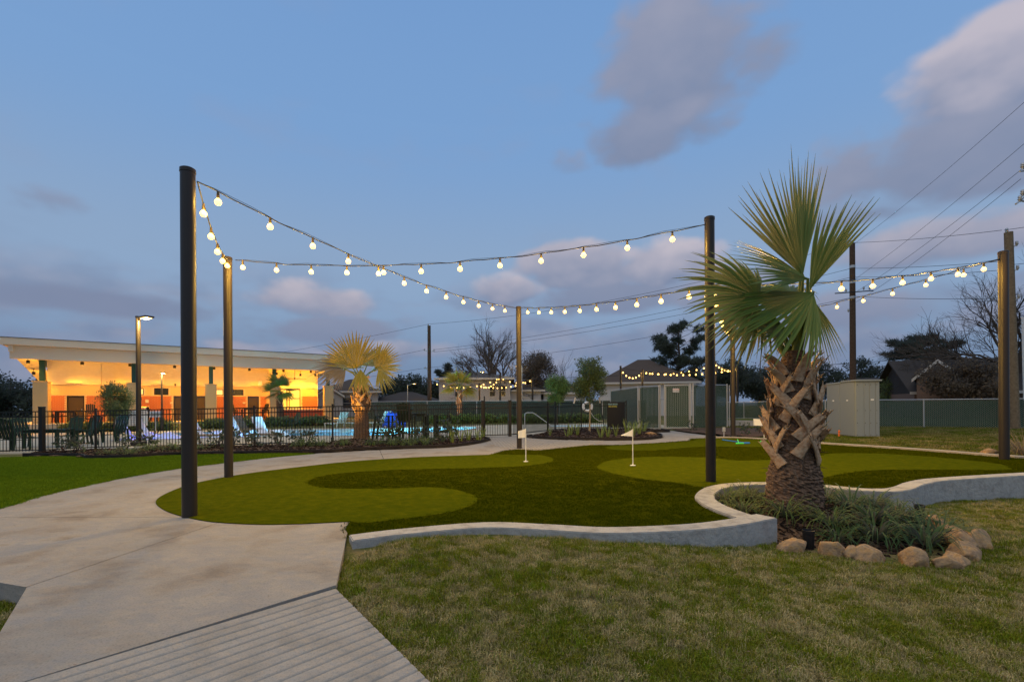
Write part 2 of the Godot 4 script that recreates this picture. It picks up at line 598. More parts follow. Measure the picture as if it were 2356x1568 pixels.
	M.boot = tri_mat(grain(25, 0.025, [[0.0, 0.20, 0.085, 0.035], [0.35, 0.36, 0.21, 0.115], [0.65, 0.52, 0.38, 0.25], [1.0, 0.32, 0.14, 0.055]], 6, 512, 20.0), 1.1, 0.9, fine, 0.8, false)
	M.frond = leaf(0.080, 0.135, 0.008, 0.5)
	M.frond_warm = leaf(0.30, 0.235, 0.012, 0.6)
	M.frond_dry = leaf(0.23, 0.15, 0.06, 0.7)
	M.petiole = plain(0.13, 0.16, 0.03, 0.5)
	M.liriope = leaf(0.060, 0.092, 0.012, 0.75)
	M.liriope_dark = leaf(0.026, 0.066, 0.012, 0.7)
	M.iris = leaf(0.16, 0.22, 0.03, 0.5)
	M.shrub = leaf(0.026, 0.044, 0.010, 0.6)
	M.leaf_green = leaf(0.075, 0.11, 0.018, 0.6)
	M.leaf_bright = leaf(0.11, 0.17, 0.02, 0.6)
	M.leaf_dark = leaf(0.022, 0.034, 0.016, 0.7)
	M.needle = leaf(0.026, 0.038, 0.020, 0.7)
	M.rust_leaf = leaf(0.085, 0.060, 0.035, 0.8)
	M.grass = leaf(1.0, 1.0, 1.0, 0.9)
	M.grass.metallic_specular = 0.02
	M.grass.vertex_color_use_as_albedo = true
	M.stone = tri_mat(grain(26, 0.012, [[0.0, 0.10, 0.06, 0.032], [0.35, 0.24, 0.155, 0.09], [0.55, 0.34, 0.23, 0.135], [0.70, 0.42, 0.25, 0.10], [1.0, 0.26, 0.12, 0.04]], 6, 512, 30.0), 1.3, 0.85, fine, 0.9, false)
	M.house_stone = tri_mat(grain(27, 0.05, [[0.0, 0.20, 0.19, 0.19], [0.5, 0.40, 0.38, 0.37], [1.0, 0.56, 0.54, 0.52]], 4), 0.35, 0.9)
	M.siding = plain(0.55, 0.54, 0.53, 0.7)
	M.roof = tri_mat(grain(28, 0.06, [[0.0, 0.030, 0.026, 0.026], [1.0, 0.065, 0.056, 0.052]], 4), 0.4, 0.95)
	M.roof_grey = tri_mat(grain(31, 0.06, [[0.0, 0.085, 0.08, 0.08], [1.0, 0.14, 0.13, 0.13]], 4), 0.4, 0.95)
	M.roof_brown = tri_mat(grain(29, 0.06, [[0.0, 0.060, 0.045, 0.038], [1.0, 0.10, 0.075, 0.062]], 4), 0.4, 0.95)
	M.trim = plain(0.5, 0.47, 0.43, 0.7)
	M.house_brick = tri_mat(grain(30, 0.06, [[0.0, 0.12, 0.08, 0.065], [1.0, 0.26, 0.18, 0.14]], 4), 0.5, 0.9)
	M.stake = plain(0.35, 0.26, 0.15, 0.8)

func leaf(r: float, g: float, b: float, rough: float) -> StandardMaterial3D:
	var m := plain(r, g, b, rough)
	m.cull_mode = BaseMaterial3D.CULL_DISABLED
	m.backlight_enabled = true
	m.backlight = Color(0.35, 0.35, 0.35)
	return m

# ---------------------------------------------------------------- ground, paving, green
var GREEN: PackedVector2Array
var LIGHT := []
var LAWN_LEFT: PackedVector2Array
var PATH: PackedVector2Array
var POOL: PackedVector2Array
var PALM_BED: PackedVector2Array
var BED_A: PackedVector2Array
var BED_B: PackedVector2Array
var BED_C: PackedVector2Array
var WALLS: PackedVector2Array
var RAMP: PackedVector2Array

func front_line(x: float) -> float:                 # where the lower lawn ends against the wall or the path
	if x < -1.7:
		return 3.95
	if x < -1.2:
		return lerpf(3.95, 5.0, (x + 1.7) / 0.5)
	if x < 2.5:
		return 5.0
	if x < 2.9:
		return lerpf(5.0, 7.3, (x - 2.5) / 0.4)
	if x < 4.6:
		return 7.5
	return 6.75 + clampf((x - 5.2) * 0.45, 0.0, 0.9) + maxf(0.0, x - 7.2) * 0.19

func low_lawn(x: float, d: float) -> float:
	var y := lerpf(0.045, -0.125, smoothstep(0.8, 3.1, x)) - 0.035 * maxf(0.0, 4.4 - d) - 0.008 * maxf(0.0, x - 5.0)
	if x < -2.4:
		y = minf(y, -0.13)
	elif x < -1.1:
		y = minf(y, lerpf(-0.13, 0.04, (x + 2.4) / 1.3))
	return y

func terrain(x: float, d: float) -> float:
	var back := G(x, d) - 0.035
	var f := front_line(x)
	var t := smoothstep(f + 0.1, f + 0.8, d)
	var y := lerpf(low_lawn(x, d), back, t)
	# beside the ramp the ground follows it down
	var rel := Vector2(x + 2.60, d - 2.20)
	var al := rel.dot(Vector2(0.745, -0.667))
	var ac := rel.dot(Vector2(0.672, 0.741))
	if al > -0.3:
		var ry := 0.052 - 0.115 * clampf(al, 0.0, 5.0)
		var lat := maxf(-ac, ac - 1.89 + 0.11 * al)
		if lat < 0.0:
			y = minf(y, ry - 0.12)
		else:
			y = lerpf(minf(y, ry - 0.035), y, smoothstep(0.1, 1.6, lat))
	return y

func build_ground() -> void:
	GREEN = curve([-2.41, 5.58, -2.91, 5.58, -3.51, 5.73, -3.88, 5.91, -4.38, 6.24, -4.82, 6.62, -5.21, 7.04, -5.47, 7.46, -5.67, 7.97, -5.81, 8.5, -5.86, 8.99, -5.75, 9.69, -5.43, 10.42, -4.85, 11.24, -4.12, 12.09, -3.17, 12.63, -2.09, 12.99, -0.64, 13.2], false, 4)
	GREEN.append_array(poly([-0.21, 14.41, 0.16, 14.68, 0.77, 14.21, 2.51, 15.74, 3.54, 15.67, 4.78, 16.11, 6.22, 16.91, 6.64, 17.86, 8.07, 17.8]))
	GREEN.append_array(curve([8.07, 17.8, 8.83, 16.52, 9.27, 14.8, 9.99, 13.18, 10.45, 11.89, 10.72, 10.8, 11.1, 9.9, 11.3, 8.8], false, 4))
	GREEN.append_array(poly([9.2, 8.3, 8.12, 8.08, 7.2, 7.88, 6.6, 7.72, 6.1, 7.45, 5.7, 7.12, 5.4, 6.96, 5.1, 7.0, 4.9, 7.15, 4.53, 7.6, 4.2, 7.7, 3.8, 7.72, 3.4, 7.65, 3.05, 7.42, 2.75, 7.05, 2.53, 6.6, 2.45, 6.3, 2.43, 5.9, 2.5, 5.45, 2.3, 5.2, 1.8, 5.08, 1.0, 5.02, 0.36, 5.18, -0.31, 5.31, -1.15, 5.12, -1.66, 4.93, -1.84, 5.3, -1.91, 5.65]))
	LIGHT = [
		poly([-1.91, 5.65]) + GREEN.slice(0, 69) + curve([-0.65, 13.44, -0.1, 13.1, 0.71, 12.84, 1.0, 12.14, 0.97, 11.47, 0.75, 10.99, 0.2, 10.51, -0.73, 10.35, -1.66, 10.33, -2.57, 10.25, -3.4, 9.95, -3.76, 9.51, -3.76, 8.9, -3.57, 8.49, -3.22, 8.14, -2.72, 7.96, -1.99, 7.92, -1.43, 7.99, -0.89, 7.68, -0.58, 7.17, -0.49, 6.77, -0.57, 6.39, -0.76, 6.07, -1.05, 5.85, -1.42, 5.66, -1.74, 5.53], false, 4),
		curve([1.83, 10.35, 2.25, 11.27, 2.87, 11.73, 3.55, 11.95, 4.65, 11.53, 5.09, 10.84, 5.92, 10.9, 6.84, 11.04, 7.3, 11.47, 7.87, 11.91, 8.92, 11.77, 9.51, 10.81, 9.63, 10.1, 9.6, 9.5, 9.31, 9.01, 8.86, 8.7, 7.79, 8.91, 6.79, 8.98, 6.05, 8.69, 5.37, 8.25, 4.93, 7.85, 4.22, 7.78, 3.36, 7.72, 2.95, 7.5, 2.72, 7.93, 2.28, 8.4, 1.96, 9.03, 1.77, 9.79], true, 4),
		curve([2.81, 14.45, 3.09, 13.79, 4.03, 13.58, 5.13, 14.19, 5.8, 14.39, 6.39, 14.26, 7.41, 13.86, 8.32, 13.97, 9.0, 14.7, 8.75, 16.4, 7.95, 17.6, 6.75, 17.6, 6.25, 16.7, 4.8, 15.95, 3.7, 15.5, 3.0, 15.1], true, 4)]
	LAWN_LEFT = curve([-5.92, 14.4, -6.7, 13.55, -7.3, 12.37, -7.8, 11.2, -7.9, 9.89, -7.8, 8.81, -7.63, 7.85, -7.25, 6.8, -7.3, 5.6], false, 4)
	LAWN_LEFT.append_array(poly([-13, 4.5, -30, 4.5, -30, 12, -17.5, 14.9, -14.25, 15.05, -13.1, 14.7, -12.4, 14.05, -11.2, 14.1, -10.4, 14.75, -8.34, 14.85]))
	PATH = poly([-1.33, 3.63, -1.91, 5.65]) + GREEN.slice(0, 69) + poly([-0.64, 13.2, -0.21, 14.41, 0.16, 14.68, 0.77, 14.21, 2.51, 15.74, 3.54, 15.67, 4.78, 16.11, 6.22, 16.91, 6.64, 17.86, 8.07, 17.8, 7.75, 21.0, 7.7, 24.3, 6.6, 24.6, 2.5, 24.6, 0.0, 21.2, -1.3, 21.2, -1.4, 18.0, -2.2, 16.0, -5.0, 15.4, -5.93, 14.55]) + LAWN_LEFT.slice(0, 33) + poly([-9.0, 5.0, -11.0, 4.1, -6.0, 3.98, -4.05, 3.81, -3.73, 3.70, -2.57, 2.23])
	POOL = curve([-18.8, 23.3, -17.0, 23.7, -14.2, 24.5, -11.0, 24.6, -8.0, 23.65, -6.5, 23.8, -5.0, 24.4, -4.1, 25.9, -2.9, 27.2, -2.2, 30.0, -2.9, 31.6, -4.8, 32.2, -8.0, 31.6, -10.6, 31.9, -14.5, 32.0, -17.5, 32.4, -20.3, 31.6, -21.4, 29.6, -20.8, 26.2, -19.8, 24.2], true, 3)
	PALM_BED = curve([2.84, 5.35, 2.72, 5.75, 2.66, 6.3, 2.76, 6.75, 3.1, 7.25, 3.55, 7.45, 4.2, 7.45, 4.7, 7.1, 5.0, 6.75, 5.4, 6.7, 5.4, 6.2, 5.1, 5.6, 4.75, 5.1, 4.35, 4.75, 3.75, 4.55, 3.35, 4.65, 3.0, 4.95], true, 4)
	BED_A = poly([-15.65, 15.45, -14.92, 15.3, -13.49, 14.95, -12.95, 14.6, -12.45, 14.18, -11.89, 14.18, -11.21, 14.2, -10.5, 14.7, -9.41, 14.8, -8.0, 14.76, -6.39, 14.78, -5.53, 14.78, -5.0, 15.25, -3.58, 15.62, -2.3, 15.8, -1.65, 16.6, -1.3, 17.4, -1.05, 18.2, -0.95, 18.8, -1.05, 19.3, -1.35, 20.3, -2.4, 19.6, -4.3, 18.55, -5.3, 18.35, -6.8, 17.9, -9.9, 17.9, -12.1, 18.1, -14.7, 17.6, -16.5, 16.75])
	BED_B = curve([0.9, 20.6, 0.7, 20.15, 1.04, 19.3, 1.7, 18.6, 2.6, 18.1, 3.57, 17.7, 4.69, 17.6, 5.4, 18.16, 5.78, 18.81, 6.0, 19.92, 6.0, 21.25, 6.3, 22.2, 6.9, 22.1, 7.25, 22.4, 7.2, 23.6, 6.7, 25.2, 5.6, 25.8, 3.6, 26.0, 2.2, 24.6, 1.6, 22.9], true, 3)
	BED_C = curve([8.7, 18.3, 9.6, 18.2, 11.5, 19.4, 12.0, 21.0, 11.5, 24.0, 9.6, 24.4, 8.2, 24.3, 7.85, 22.0], true, 3)
	# the ground as one sheet to the horizon
	var xs: Array[float] = []
	var ds: Array[float] = []
	var q := -14.0
	while q <= 16.01:
		xs.append(q)
		q += 0.2 if q > -2.6 and q < 7.4 else 0.4
	var lo := -14.0
	var hi := xs[-1]
	var st := 0.6
	while hi < 700.0:
		hi += st
		lo -= st
		st *= 1.16
		xs.append(hi)
		xs.insert(0, lo)
	q = -3.0
	while q < 34.0:
		ds.append(q)
		q += 0.2 if q > 1.5 and q < 9.0 else 0.4
	st = 0.6
	while q < 900.0:
		ds.append(q)
		q += st
		st *= 1.16
	ds.insert(0, -20.0)
	ds.insert(0, -200.0)
	var hole: PackedVector2Array = Geometry2D.offset_polygon(POOL, 0.55)[0]
	var v := PackedVector3Array()
	var n := PackedVector3Array()
	var idx := PackedInt32Array()
	for d in ds:
		for x in xs:
			var y := terrain(x, d)
			if d < 12.0:
				y += noise.get_noise_2d(x * 0.9, d * 0.9) * 0.02
			if d > 20.0 and d < 35.0 and inside(Vector2(x, d), hole):
				y -= 2.2
			v.append(V(x, d, y))
			n.append(Vector3.UP)
	var w := xs.size()
	for j in ds.size() - 1:
		for i in w - 1:
			var a := j * w + i
			idx.append_array([a, a + w, a + 1, a + 1, a + w, a + w + 1])
	var arr := []
	arr.resize(Mesh.ARRAY_MAX)
	for j in ds.size():
		for i in w:
			var k := j * w + i
			var l := v[j * w + maxi(i - 1, 0)]
			var r := v[j * w + mini(i + 1, w - 1)]
			var f := v[maxi(j - 1, 0) * w + i]
			var b := v[mini(j + 1, ds.size() - 1) * w + i]
			n[k] = (r - l).cross(f - b).normalized()
			if n[k].y < 0.0:
				n[k] = -n[k]
	arr[Mesh.ARRAY_VERTEX] = v
	arr[Mesh.ARRAY_NORMAL] = n
	arr[Mesh.ARRAY_INDEX] = idx
	var me := ArrayMesh.new()
	me.add_surface_from_arrays(Mesh.PRIMITIVE_TRIANGLES, arr)
	kind(part("ground", me, M.ground, self), "structure")

func build_paving() -> void:
	var path := Node3D.new()
	path.name = "path"
	add_child(path)
	kind(path, "structure")
	var pieces := [PATH]
	for j in [[-3.74, 3.68, -3.49, 5.76], [-5.86, 9.3, -8.1, 9.9], [-3.3, 12.4, -4.3, 15.6], [2.0, 15.2, 1.2, 19.6], [-7.4, 6.3, -4.4, 6.1], [5.3, 16.2, 5.0, 18.2]]:
		var a := Vector2(j[0], j[1])
		var b := Vector2(j[2], j[3])
		var o := (b - a).normalized().orthogonal() * 0.006
		var e := (b - a).normalized() * 0.15
		var cut := PackedVector2Array([a - e + o, b + e + o, b + e - o, a - e - o])
		var next := []
		for p in pieces:
			for c in Geometry2D.clip_polygons(p, cut):
				next.append(c)
		pieces = next
	for p in pieces:
		part("slab", slab(p, 0.0, 0.2).done(), M.concrete, path)
	# block pavers in front of the pool gate
	var area := poly([-1.0, 20.5, 0.2, 20.4, 0.75, 19.6, 1.2, 18.9, 2.0, 18.2, 2.6, 17.9, 3.4, 17.5, 2.6, 15.9, 0.8, 14.45, -0.15, 14.9, -0.9, 17.0, -0.85, 18.8])
	var s := Shape.new()
	var ang := 0.10
	for i in range(-40, 70):
		for k in range(-10, 80):
			var g := Vector2(i * 0.115, k * 0.215 + (0.1075 if i % 2 else 0.0)).rotated(ang) + Vector2(-1.0, 14.0)
			if not inside(g, area):
				continue
			var c := on(g.x, g.y, 0.006 + rnd(-0.002, 0.002))
			s.box(c, Vector3(0.107, 0.012, 0.207), Basis(Vector3.UP, ang), 0.0)
	kind(part("paver", s.done(), M.paver, path), "stuff")
	# ribbed concrete ramp down to the car park
	var along := Vector2(0.745, -0.667)
	var a0 := Vector2(-2.60, 2.20)
	var b0 := Vector2(-1.33, 3.60)
	var r := Shape.new()
	var prof: Array[Vector2] = []
	prof.append(Vector2(0.0, -0.006))
	prof.append(Vector2(0.012, -0.006))
	var t := 0.02
	while t < 3.4:
		prof.append(Vector2(t, 0.0))
		prof.append(Vector2(t + 0.010, 0.002))
		prof.append(Vector2(t + 0.056, 0.002))
		prof.append(Vector2(t + 0.063, -0.001))
		prof.append(Vector2(t + 0.067, -0.005))
		prof.append(Vector2(t + 0.074, -0.005))
		t += 0.078
	for i in prof.size() - 1:
		var p0 := prof[i]
		var p1 := prof[i + 1]
		var w0 := -0.11 * p0.x
		var w1 := -0.11 * p1.x
		var side := (b0 - a0).normalized()
		var q := [a0 + along * p0.x, b0 + along * p0.x + side * w0, b0 + along * p1.x + side * w1, a0 + along * p1.x]
		var y0 := 0.052 - p0.x * 0.115 + p0.y
		var y1 := 0.052 - p1.x * 0.115 + p1.y
		r.quad(V(q[0].x, q[0].y, y0), V(q[1].x, q[1].y, y0), V(q[2].x, q[2].y, y1), V(q[3].x, q[3].y, y1), Vector3.UP)
		r.quad(V(q[1].x, q[1].y, y0), V(q[2].x, q[2].y, y1), V(q[2].x, q[2].y, y1 - 0.3), V(q[1].x, q[1].y, y0 - 0.3), Vector3(1, 0, -0.4))
		r.quad(V(q[0].x, q[0].y, y0), V(q[3].x, q[3].y, y1), V(q[3].x, q[3].y, y1 - 0.3), V(q[0].x, q[0].y, y0 - 0.3), Vector3(-1, 0, 0.4))
	RAMP = PackedVector2Array([a0, b0, b0 + along * 3.4 - (b0 - a0).normalized() * 0.374, a0 + along * 3.4])
	kind(part("pavement_ramp", r.done(), M.ramp, self), "structure")
	# pool deck, cut in two round the pool, with its coping
	var deck := poly([-40, 15.6, -17.0, 16.75, -14.7, 17.55, -12.1, 17.9, -9.9, 17.75, -6.8, 17.8, -5.3, 18.2, -4.3, 18.4, -2.4, 19.4, -1.2, 20.85, 0.0, 20.85, 1.9, 23.8, 2.3, 24.7, 3.6, 26.1, 6.6, 25.4, 9, 25.0, 9.5, 34.0, -3, 34.0, -40, 32.8])
	var dk := Node3D.new()
	dk.name = "pool_deck"
	add_child(dk)
	kind(dk, "structure")
	for half in [poly([-60, 0, -11, 0, -11, 60, -60, 60]), poly([-11, 0, 60, 0, 60, 60, -11, 60])]:
		for p in Geometry2D.intersect_polygons(deck, half):
			for c in Geometry2D.clip_polygons(p, POOL):
				part("deck_slab", slab(c, -0.004, 0.25).done(), M.deck, dk)

func build_green() -> void:
	var s := slab(GREEN, 0.004, 0.05)
	kind(part("field_fringe_turf", s.done(), M.turf_dark, self), "structure")
	for p in LIGHT:
		for c in Geometry2D.intersect_polygons(p, GREEN):
			if not Geometry2D.is_polygon_clockwise(c):
				kind(part("field_putting_green", slab(c, 0.009, 0.0).done(), M.turf_light, self), "structure")
	kind(part("lawn_artificial", slab(LAWN_LEFT, 0.006, 0.06).done(), M.turf_left, self), "structure")
	# kerb along the back of the green
	var k := Shape.new()
	var line := curve([7.2, 18.0, 8.15, 17.85, 8.95, 16.5, 9.4, 14.85, 10.12, 13.25, 10.58, 11.95, 10.87, 10.8, 11.25, 9.9, 11.5, 8.7], false, 4)
	ribbon(line, 0.17, func(p): return G(p.x, p.y) - 0.2, func(p): return G(p.x, p.y) + 0.045, k)
	kind(part("kerb", k.done(), M.kerb, self), "structure")

func build_wall() -> void:
	var front := curve([-1.62, 4.82, -1.15, 5.03, -0.31, 5.25, 0.36, 5.11, 1.0, 4.94, 1.8, 5.0, 2.35, 5.17, 2.86, 5.43], false, 5)
	var back := curve([2.62, 5.36, 2.54, 5.9, 2.56, 6.3, 2.63, 6.6, 2.84, 7.0, 3.1, 7.32, 3.42, 7.53, 3.8, 7.6, 4.2, 7.57, 4.5, 7.46, 4.78, 7.17, 4.92, 7.0, 5.12, 6.88, 5.4, 6.86, 5.7, 7.02, 6.1, 7.33, 6.6, 7.61, 7.2, 7.78, 8.12, 7.98, 9.2, 8.2, 11.4, 8.75], false, 5)
	var a: PackedVector2Array = Geometry2D.offset_polyline(front, 0.125, Geometry2D.JOIN_ROUND, Geometry2D.END_BUTT)[0]
	var b: PackedVector2Array = Geometry2D.offset_polyline(back, 0.125, Geometry2D.JOIN_ROUND, Geometry2D.END_BUTT)[0]
	WALLS = Geometry2D.merge_polygons(a, b)[0]
	var s := slab(WALLS, 0.028, 0.9)
	slab(Geometry2D.offset_polygon(WALLS, -0.010, Geometry2D.JOIN_MITER)[0], 0.037, 0.02, s)
	var o := part("retaining_wall", s.done(), M.wall, self)
	tag(o, "low curving poured concrete retaining wall between putting green and lawn", "retaining wall")

func mound(pl: PackedVector2Array, step: float, h: Callable) -> ArrayMesh:
	var r := Rect2(pl[0], Vector2.ZERO)
	for p in pl:
		r = r.expand(p)
	var s := Shape.new()
	var nx := int(r.size.x / step) + 1
	var nd := int(r.size.y / step) + 1
	var ins := {}
	for j in nd + 1:
		for i in nx + 1:
			var p := r.position + Vector2(i, j) * step
			ins[Vector2i(i, j)] = [V(p.x, p.y, h.call(p)), inside(p, pl)]
	for j in nd:
		for i in nx:
			var q := [ins[Vector2i(i, j)], ins[Vector2i(i + 1, j)], ins[Vector2i(i + 1, j + 1)], ins[Vector2i(i, j + 1)]]
			if q[0][1] or q[1][1] or q[2][1] or q[3][1]:
				s.flat(q[0][0], q[1][0], q[2][0], Vector3.UP)
				s.flat(q[0][0], q[2][0], q[3][0], Vector3.UP)
	return s.done()

func palm_soil(p: Vector2) -> float:
	var t := 1.0 - clampf(p.distance_to(Vector2(3.8, 6.6)) / 1.9, 0.0, 1.0)
	return lerpf(-0.15, 0.06, smoothstep(0.0, 0.75, t)) + noise.get_noise_2d(p.x * 7.0, p.y * 7.0) * 0.018

func bed_soil(p: Vector2) -> float:
	return G(p.x, p.y) + 0.045 + noise.get_noise_2d(p.x * 1.3, p.y * 1.3) * 0.03 + noise.get_noise_2d(p.x * 9.0, p.y * 9.0) * 0.015 + 0.16 * exp(-pow(p.distance_to(Vector2(-6.1, 18.2)) / 0.9, 2.0))

func chips(pl: PackedVector2Array, count: int, h: Callable, size: float) -> void:
	var r := Rect2(pl[0], Vector2.ZERO)
	for p in pl:
		r = r.expand(p)
	var places := []
	var tints := PackedColorArray()
	var tries := 0
	while places.size() < count and tries < count * 6:
		tries += 1
		var p := r.position + Vector2(rnd(0, r.size.x), rnd(0, r.size.y))
		if inside(p, pl):
			var b := Basis.from_euler(Vector3(rnd(-0.5, 0.5), rnd(0, TAU), rnd(-0.5, 0.5))).scaled(Vector3.ONE * rnd(0.5, 1.5) * size)
			places.append(Transform3D(b, V(p.x, p.y, h.call(p) + 0.008)))
			var t := rnd(0.35, 1.9)
			tints.append(Color(0.10 * t, 0.064 * t, 0.042 * t))
	kind(scatter("mulch_debris", boxed(Vector3(1.0, 0.16, 0.32)), M.mulch_chip, self, places, tints), "stuff")

func build_beds() -> void:
	kind(part("ground_palm_bed_mulch", mound(PALM_BED, 0.07, palm_soil), M.mulch, self), "structure")
	kind(part("ground_fence_bed_mulch", mound(BED_A, 0.16, bed_soil), M.mulch, self), "structure")
	kind(part("ground_tree_bed_mulch", mound(BED_B, 0.16, bed_soil), M.mulch, self), "structure")
	kind(part("ground_gate_bed_mulch", mound(BED_C, 0.2, bed_soil), M.mulch, self), "structure")
	chips(PALM_BED, 2600, palm_soil, 0.05)
	chips(BED_A, 3800, bed_soil, 0.085)
	chips(BED_B, 2200, bed_soil, 0.09)
	var lines := [
		["black steel edging strip curving along the fence bed beside the path", [-15.65, 15.42, -14.92, 15.27, -13.49, 14.92, -12.95, 14.56, -12.47, 14.13, -11.89, 14.13, -11.21, 14.16, -10.5, 14.65, -9.41, 14.76, -8.0, 14.7, -6.39, 14.73, -5.53, 14.73, -5.0, 15.2, -3.58, 15.57, -2.25, 15.75, -1.58, 16.56, -1.2, 17.4, -0.97, 18.2, -0.88, 18.75, -1.0, 19.33, -1.3, 20.3]],
		["black steel edging round the mulch bed of the staked young tree", [0.85, 20.7, 0.62, 20.2, 1.0, 19.2, 1.7, 18.5, 2.6, 18.02, 3.57, 17.61, 4.69, 17.52, 5.45, 18.1, 5.85, 18.81, 6.07, 19.92, 6.04, 21.2, 6.3, 22.15, 6.9, 22.0, 7.3, 22.35, 7.25, 23.5]]]
	for l in lines:
		var s := Shape.new()
		ribbon(curve(l[1], false, 5), 0.035, func(p): return G(p.x, p.y) - 0.1, func(p): return G(p.x, p.y) + 0.105, s)
		tag(part("garden_edging", s.done(), M.edging, self), l[0], "edging")

func build_pool() -> void:
	var s := Shape.new()
	var m := POOL.size()
	for i in m:
		var a := POOL[i]
		var b := POOL[(i + 1) % m]
		s.quad(on(a.x, a.y, 0.0), on(b.x, b.y, 0.0), on(b.x, b.y, -1.3), on(a.x, a.y, -1.3))
	slab(POOL, -1.3, 0.0, s)
	var pool := thing("swimming_pool", "free form swimming pool of lit blue water behind the black fence", "pool")
	part("basin", s.done(), M.plaster, pool)
	var wt := kind(part("water", slab(POOL, -0.09, 0.0).done(), M.water, pool), "thing")
	var c := Shape.new()
	var loop := PackedVector2Array()
	loop.append_array(POOL)
	ribbon(Geometry2D.offset_polygon(POOL, 0.12)[0], 0.32, func(p): return G(p.x, p.y) - 0.06, func(p): return G(p.x, p.y) + 0.025, c, true)
	part("coping", c.done(), M.kerb, pool)
	for l in [[-7.2, 24.6, 22.0], [-9.6, 25.4, 16.0], [-12.2, 25.8, 12.0], [-5.0, 25.6, 18.0], [-3.6, 29.0, 14.0], [-7.6, 30.5, 12.0]]:
		var p := on(l[0], l[1], -0.62)
		var disc := Shape.new()
		disc.lathe([[0.0, 0.05], [0.08, 0.04], [0.1, 0.0], [0.08, -0.04], [0.0, -0.05]], 12)
		part("pool_light", disc.done(), M.bulb, pool, p)
		lamp(pool, p, l[2], Color(0.45, 0.85, 1.0), 0.1)
	# purple lit shelf with the in-pool loungers
	for l in [[-18.3, 24.6], [-15.0, 25.6]]:
		var p := on(l[0], l[1], -0.5)
		part("pool_light", boxed(Vector3(0.12, 0.12, 0.12), 0.03), M.bulb, pool, p)
		lamp(pool, p, 2.2, Color(0.42, 0.30, 1.0), 0.1)

# ---------------------------------------------------------------- buildings
func pierced(s: Shape, x0: float, x1: float, y0: float, y1: float, z0: float, z1: float, holes: Array) -> void:     # a wall with openings [xa, xb, ya, yb]
	var cuts: Array[float] = [x0, x1]
	for h in holes:
		for c in [h[0], h[1]]:
			if c > x0 and c < x1:
				cuts.append(c)
	cuts.sort()
	for i in cuts.size() - 1:
		var a := cuts[i]
		var b := cuts[i + 1]
		if b - a < 0.001:
			continue
		var mid := (a + b) * 0.5
		var spans := [[y0, y1]]
		for h in holes:
			if mid > h[0] and mid < h[1]:
				var next := []
				for p in spans:
					if h[2] > p[0]:
						next.append([p[0], minf(p[1], h[2])])
					if h[3] < p[1]:
						next.append([maxf(p[0], h[3]), p[1]])
				spans = next
		for p in spans:
			if p[1] - p[0] > 0.001:
				s.box(Vector3(mid, (p[0] + p[1]) * 0.5, (z0 + z1) * 0.5), Vector3(b - a, p[1] - p[0], z1 - z0))

func bricks(called: String, parent: Node3D, x0: float, x1: float, y0: float, y1: float, z: float, holes: Array, m: Material) -> void:
	var places := []
	var row := 0
	var y := y0 + 0.035
	while y < y1 - 0.02:
		var x := x0 + (0.05 if row % 2 else 0.153)
		while x < x1 - 0.09:
			var ok := true
			for h in holes:
				if x + 0.1 > h[0] and x - 0.1 < h[1] and y + 0.03 > h[2] and y - 0.03 < h[3]:
					ok = false
			if ok:
				places.append(Transform3D(Basis.IDENTITY, Vector3(x, y, z + rnd(-0.002, 0.003))))
			x += 0.206
		y += 0.0677
		row += 1
	kind(scatter(called, boxed(Vector3(0.194, 0.056, 0.03)), m, parent, places), "stuff")

func window(parent: Node3D, h: Array, z: float, pane: Material, bars := 1, frame: Material = null) -> void:
	if frame == null:
		frame = M.frame
	var w: float = h[1] - h[0]
	var t: float = h[3] - h[2]
	var s := Shape.new()
	for e in [[h[0] + 0.03, h[2] + t / 2, 0.06, t], [h[1] - 0.03, h[2] + t / 2, 0.06, t]]:
		s.box(Vector3(e[0], e[1], z), Vector3(e[2], e[3], 0.09))
	for e in [h[2] + 0.03, h[3] - 0.03]:
		s.box(Vector3(h[0] + w / 2, e, z), Vector3(w - 0.12, 0.06, 0.09))
	for k in bars:
		s.box(Vector3(h[0] + w / 2, h[2] + t * (k + 1) / (bars + 1), z), Vector3(w - 0.12, 0.05, 0.07))
	var wn := part("window", s.done(), frame, parent)
	var p := Shape.new()
	p.box(Vector3(h[0] + w / 2, h[2] + t / 2, z - 0.02), Vector3(w - 0.1, t - 0.1, 0.012))
	part("pane", p.done(), pane, wn)

func solid_door(parent: Node3D, h: Array, z: float, leaves := 1) -> void:
	var f := Shape.new()
	var w: float = h[1] - h[0]
	for x in [h[0] + 0.035, h[1] - 0.035]:
		f.box(Vector3(x, h[3] / 2, z + 0.01), Vector3(0.07, h[3], 0.12))
	f.box(Vector3((h[0] + h[1]) / 2, h[3] - 0.035, z + 0.01), Vector3(w - 0.14, 0.07, 0.12))
	var d := part("door", f.done(), M.frame, parent)
	for k in leaves:
		var lw := (w - 0.14) / leaves
		var s := Shape.new()
		s.box(Vector3(h[0] + 0.07 + lw * (k + 0.5), (h[3] - 0.07) / 2, z - 0.02), Vector3(lw - 0.01, h[3] - 0.08, 0.045), Basis.IDENTITY, 0.006)
		part("door_leaf", s.done(), M.door, d)
		var hn := Shape.new()
		hn.box(Vector3(h[0] + 0.07 + lw * (k + 0.5) + (lw / 2 - 0.1) * (1 if k == 0 else -1), 1.0, z + 0.04), Vector3(0.04, 0.14, 0.06))
		part("handle", hn.done(), M.steel, d)

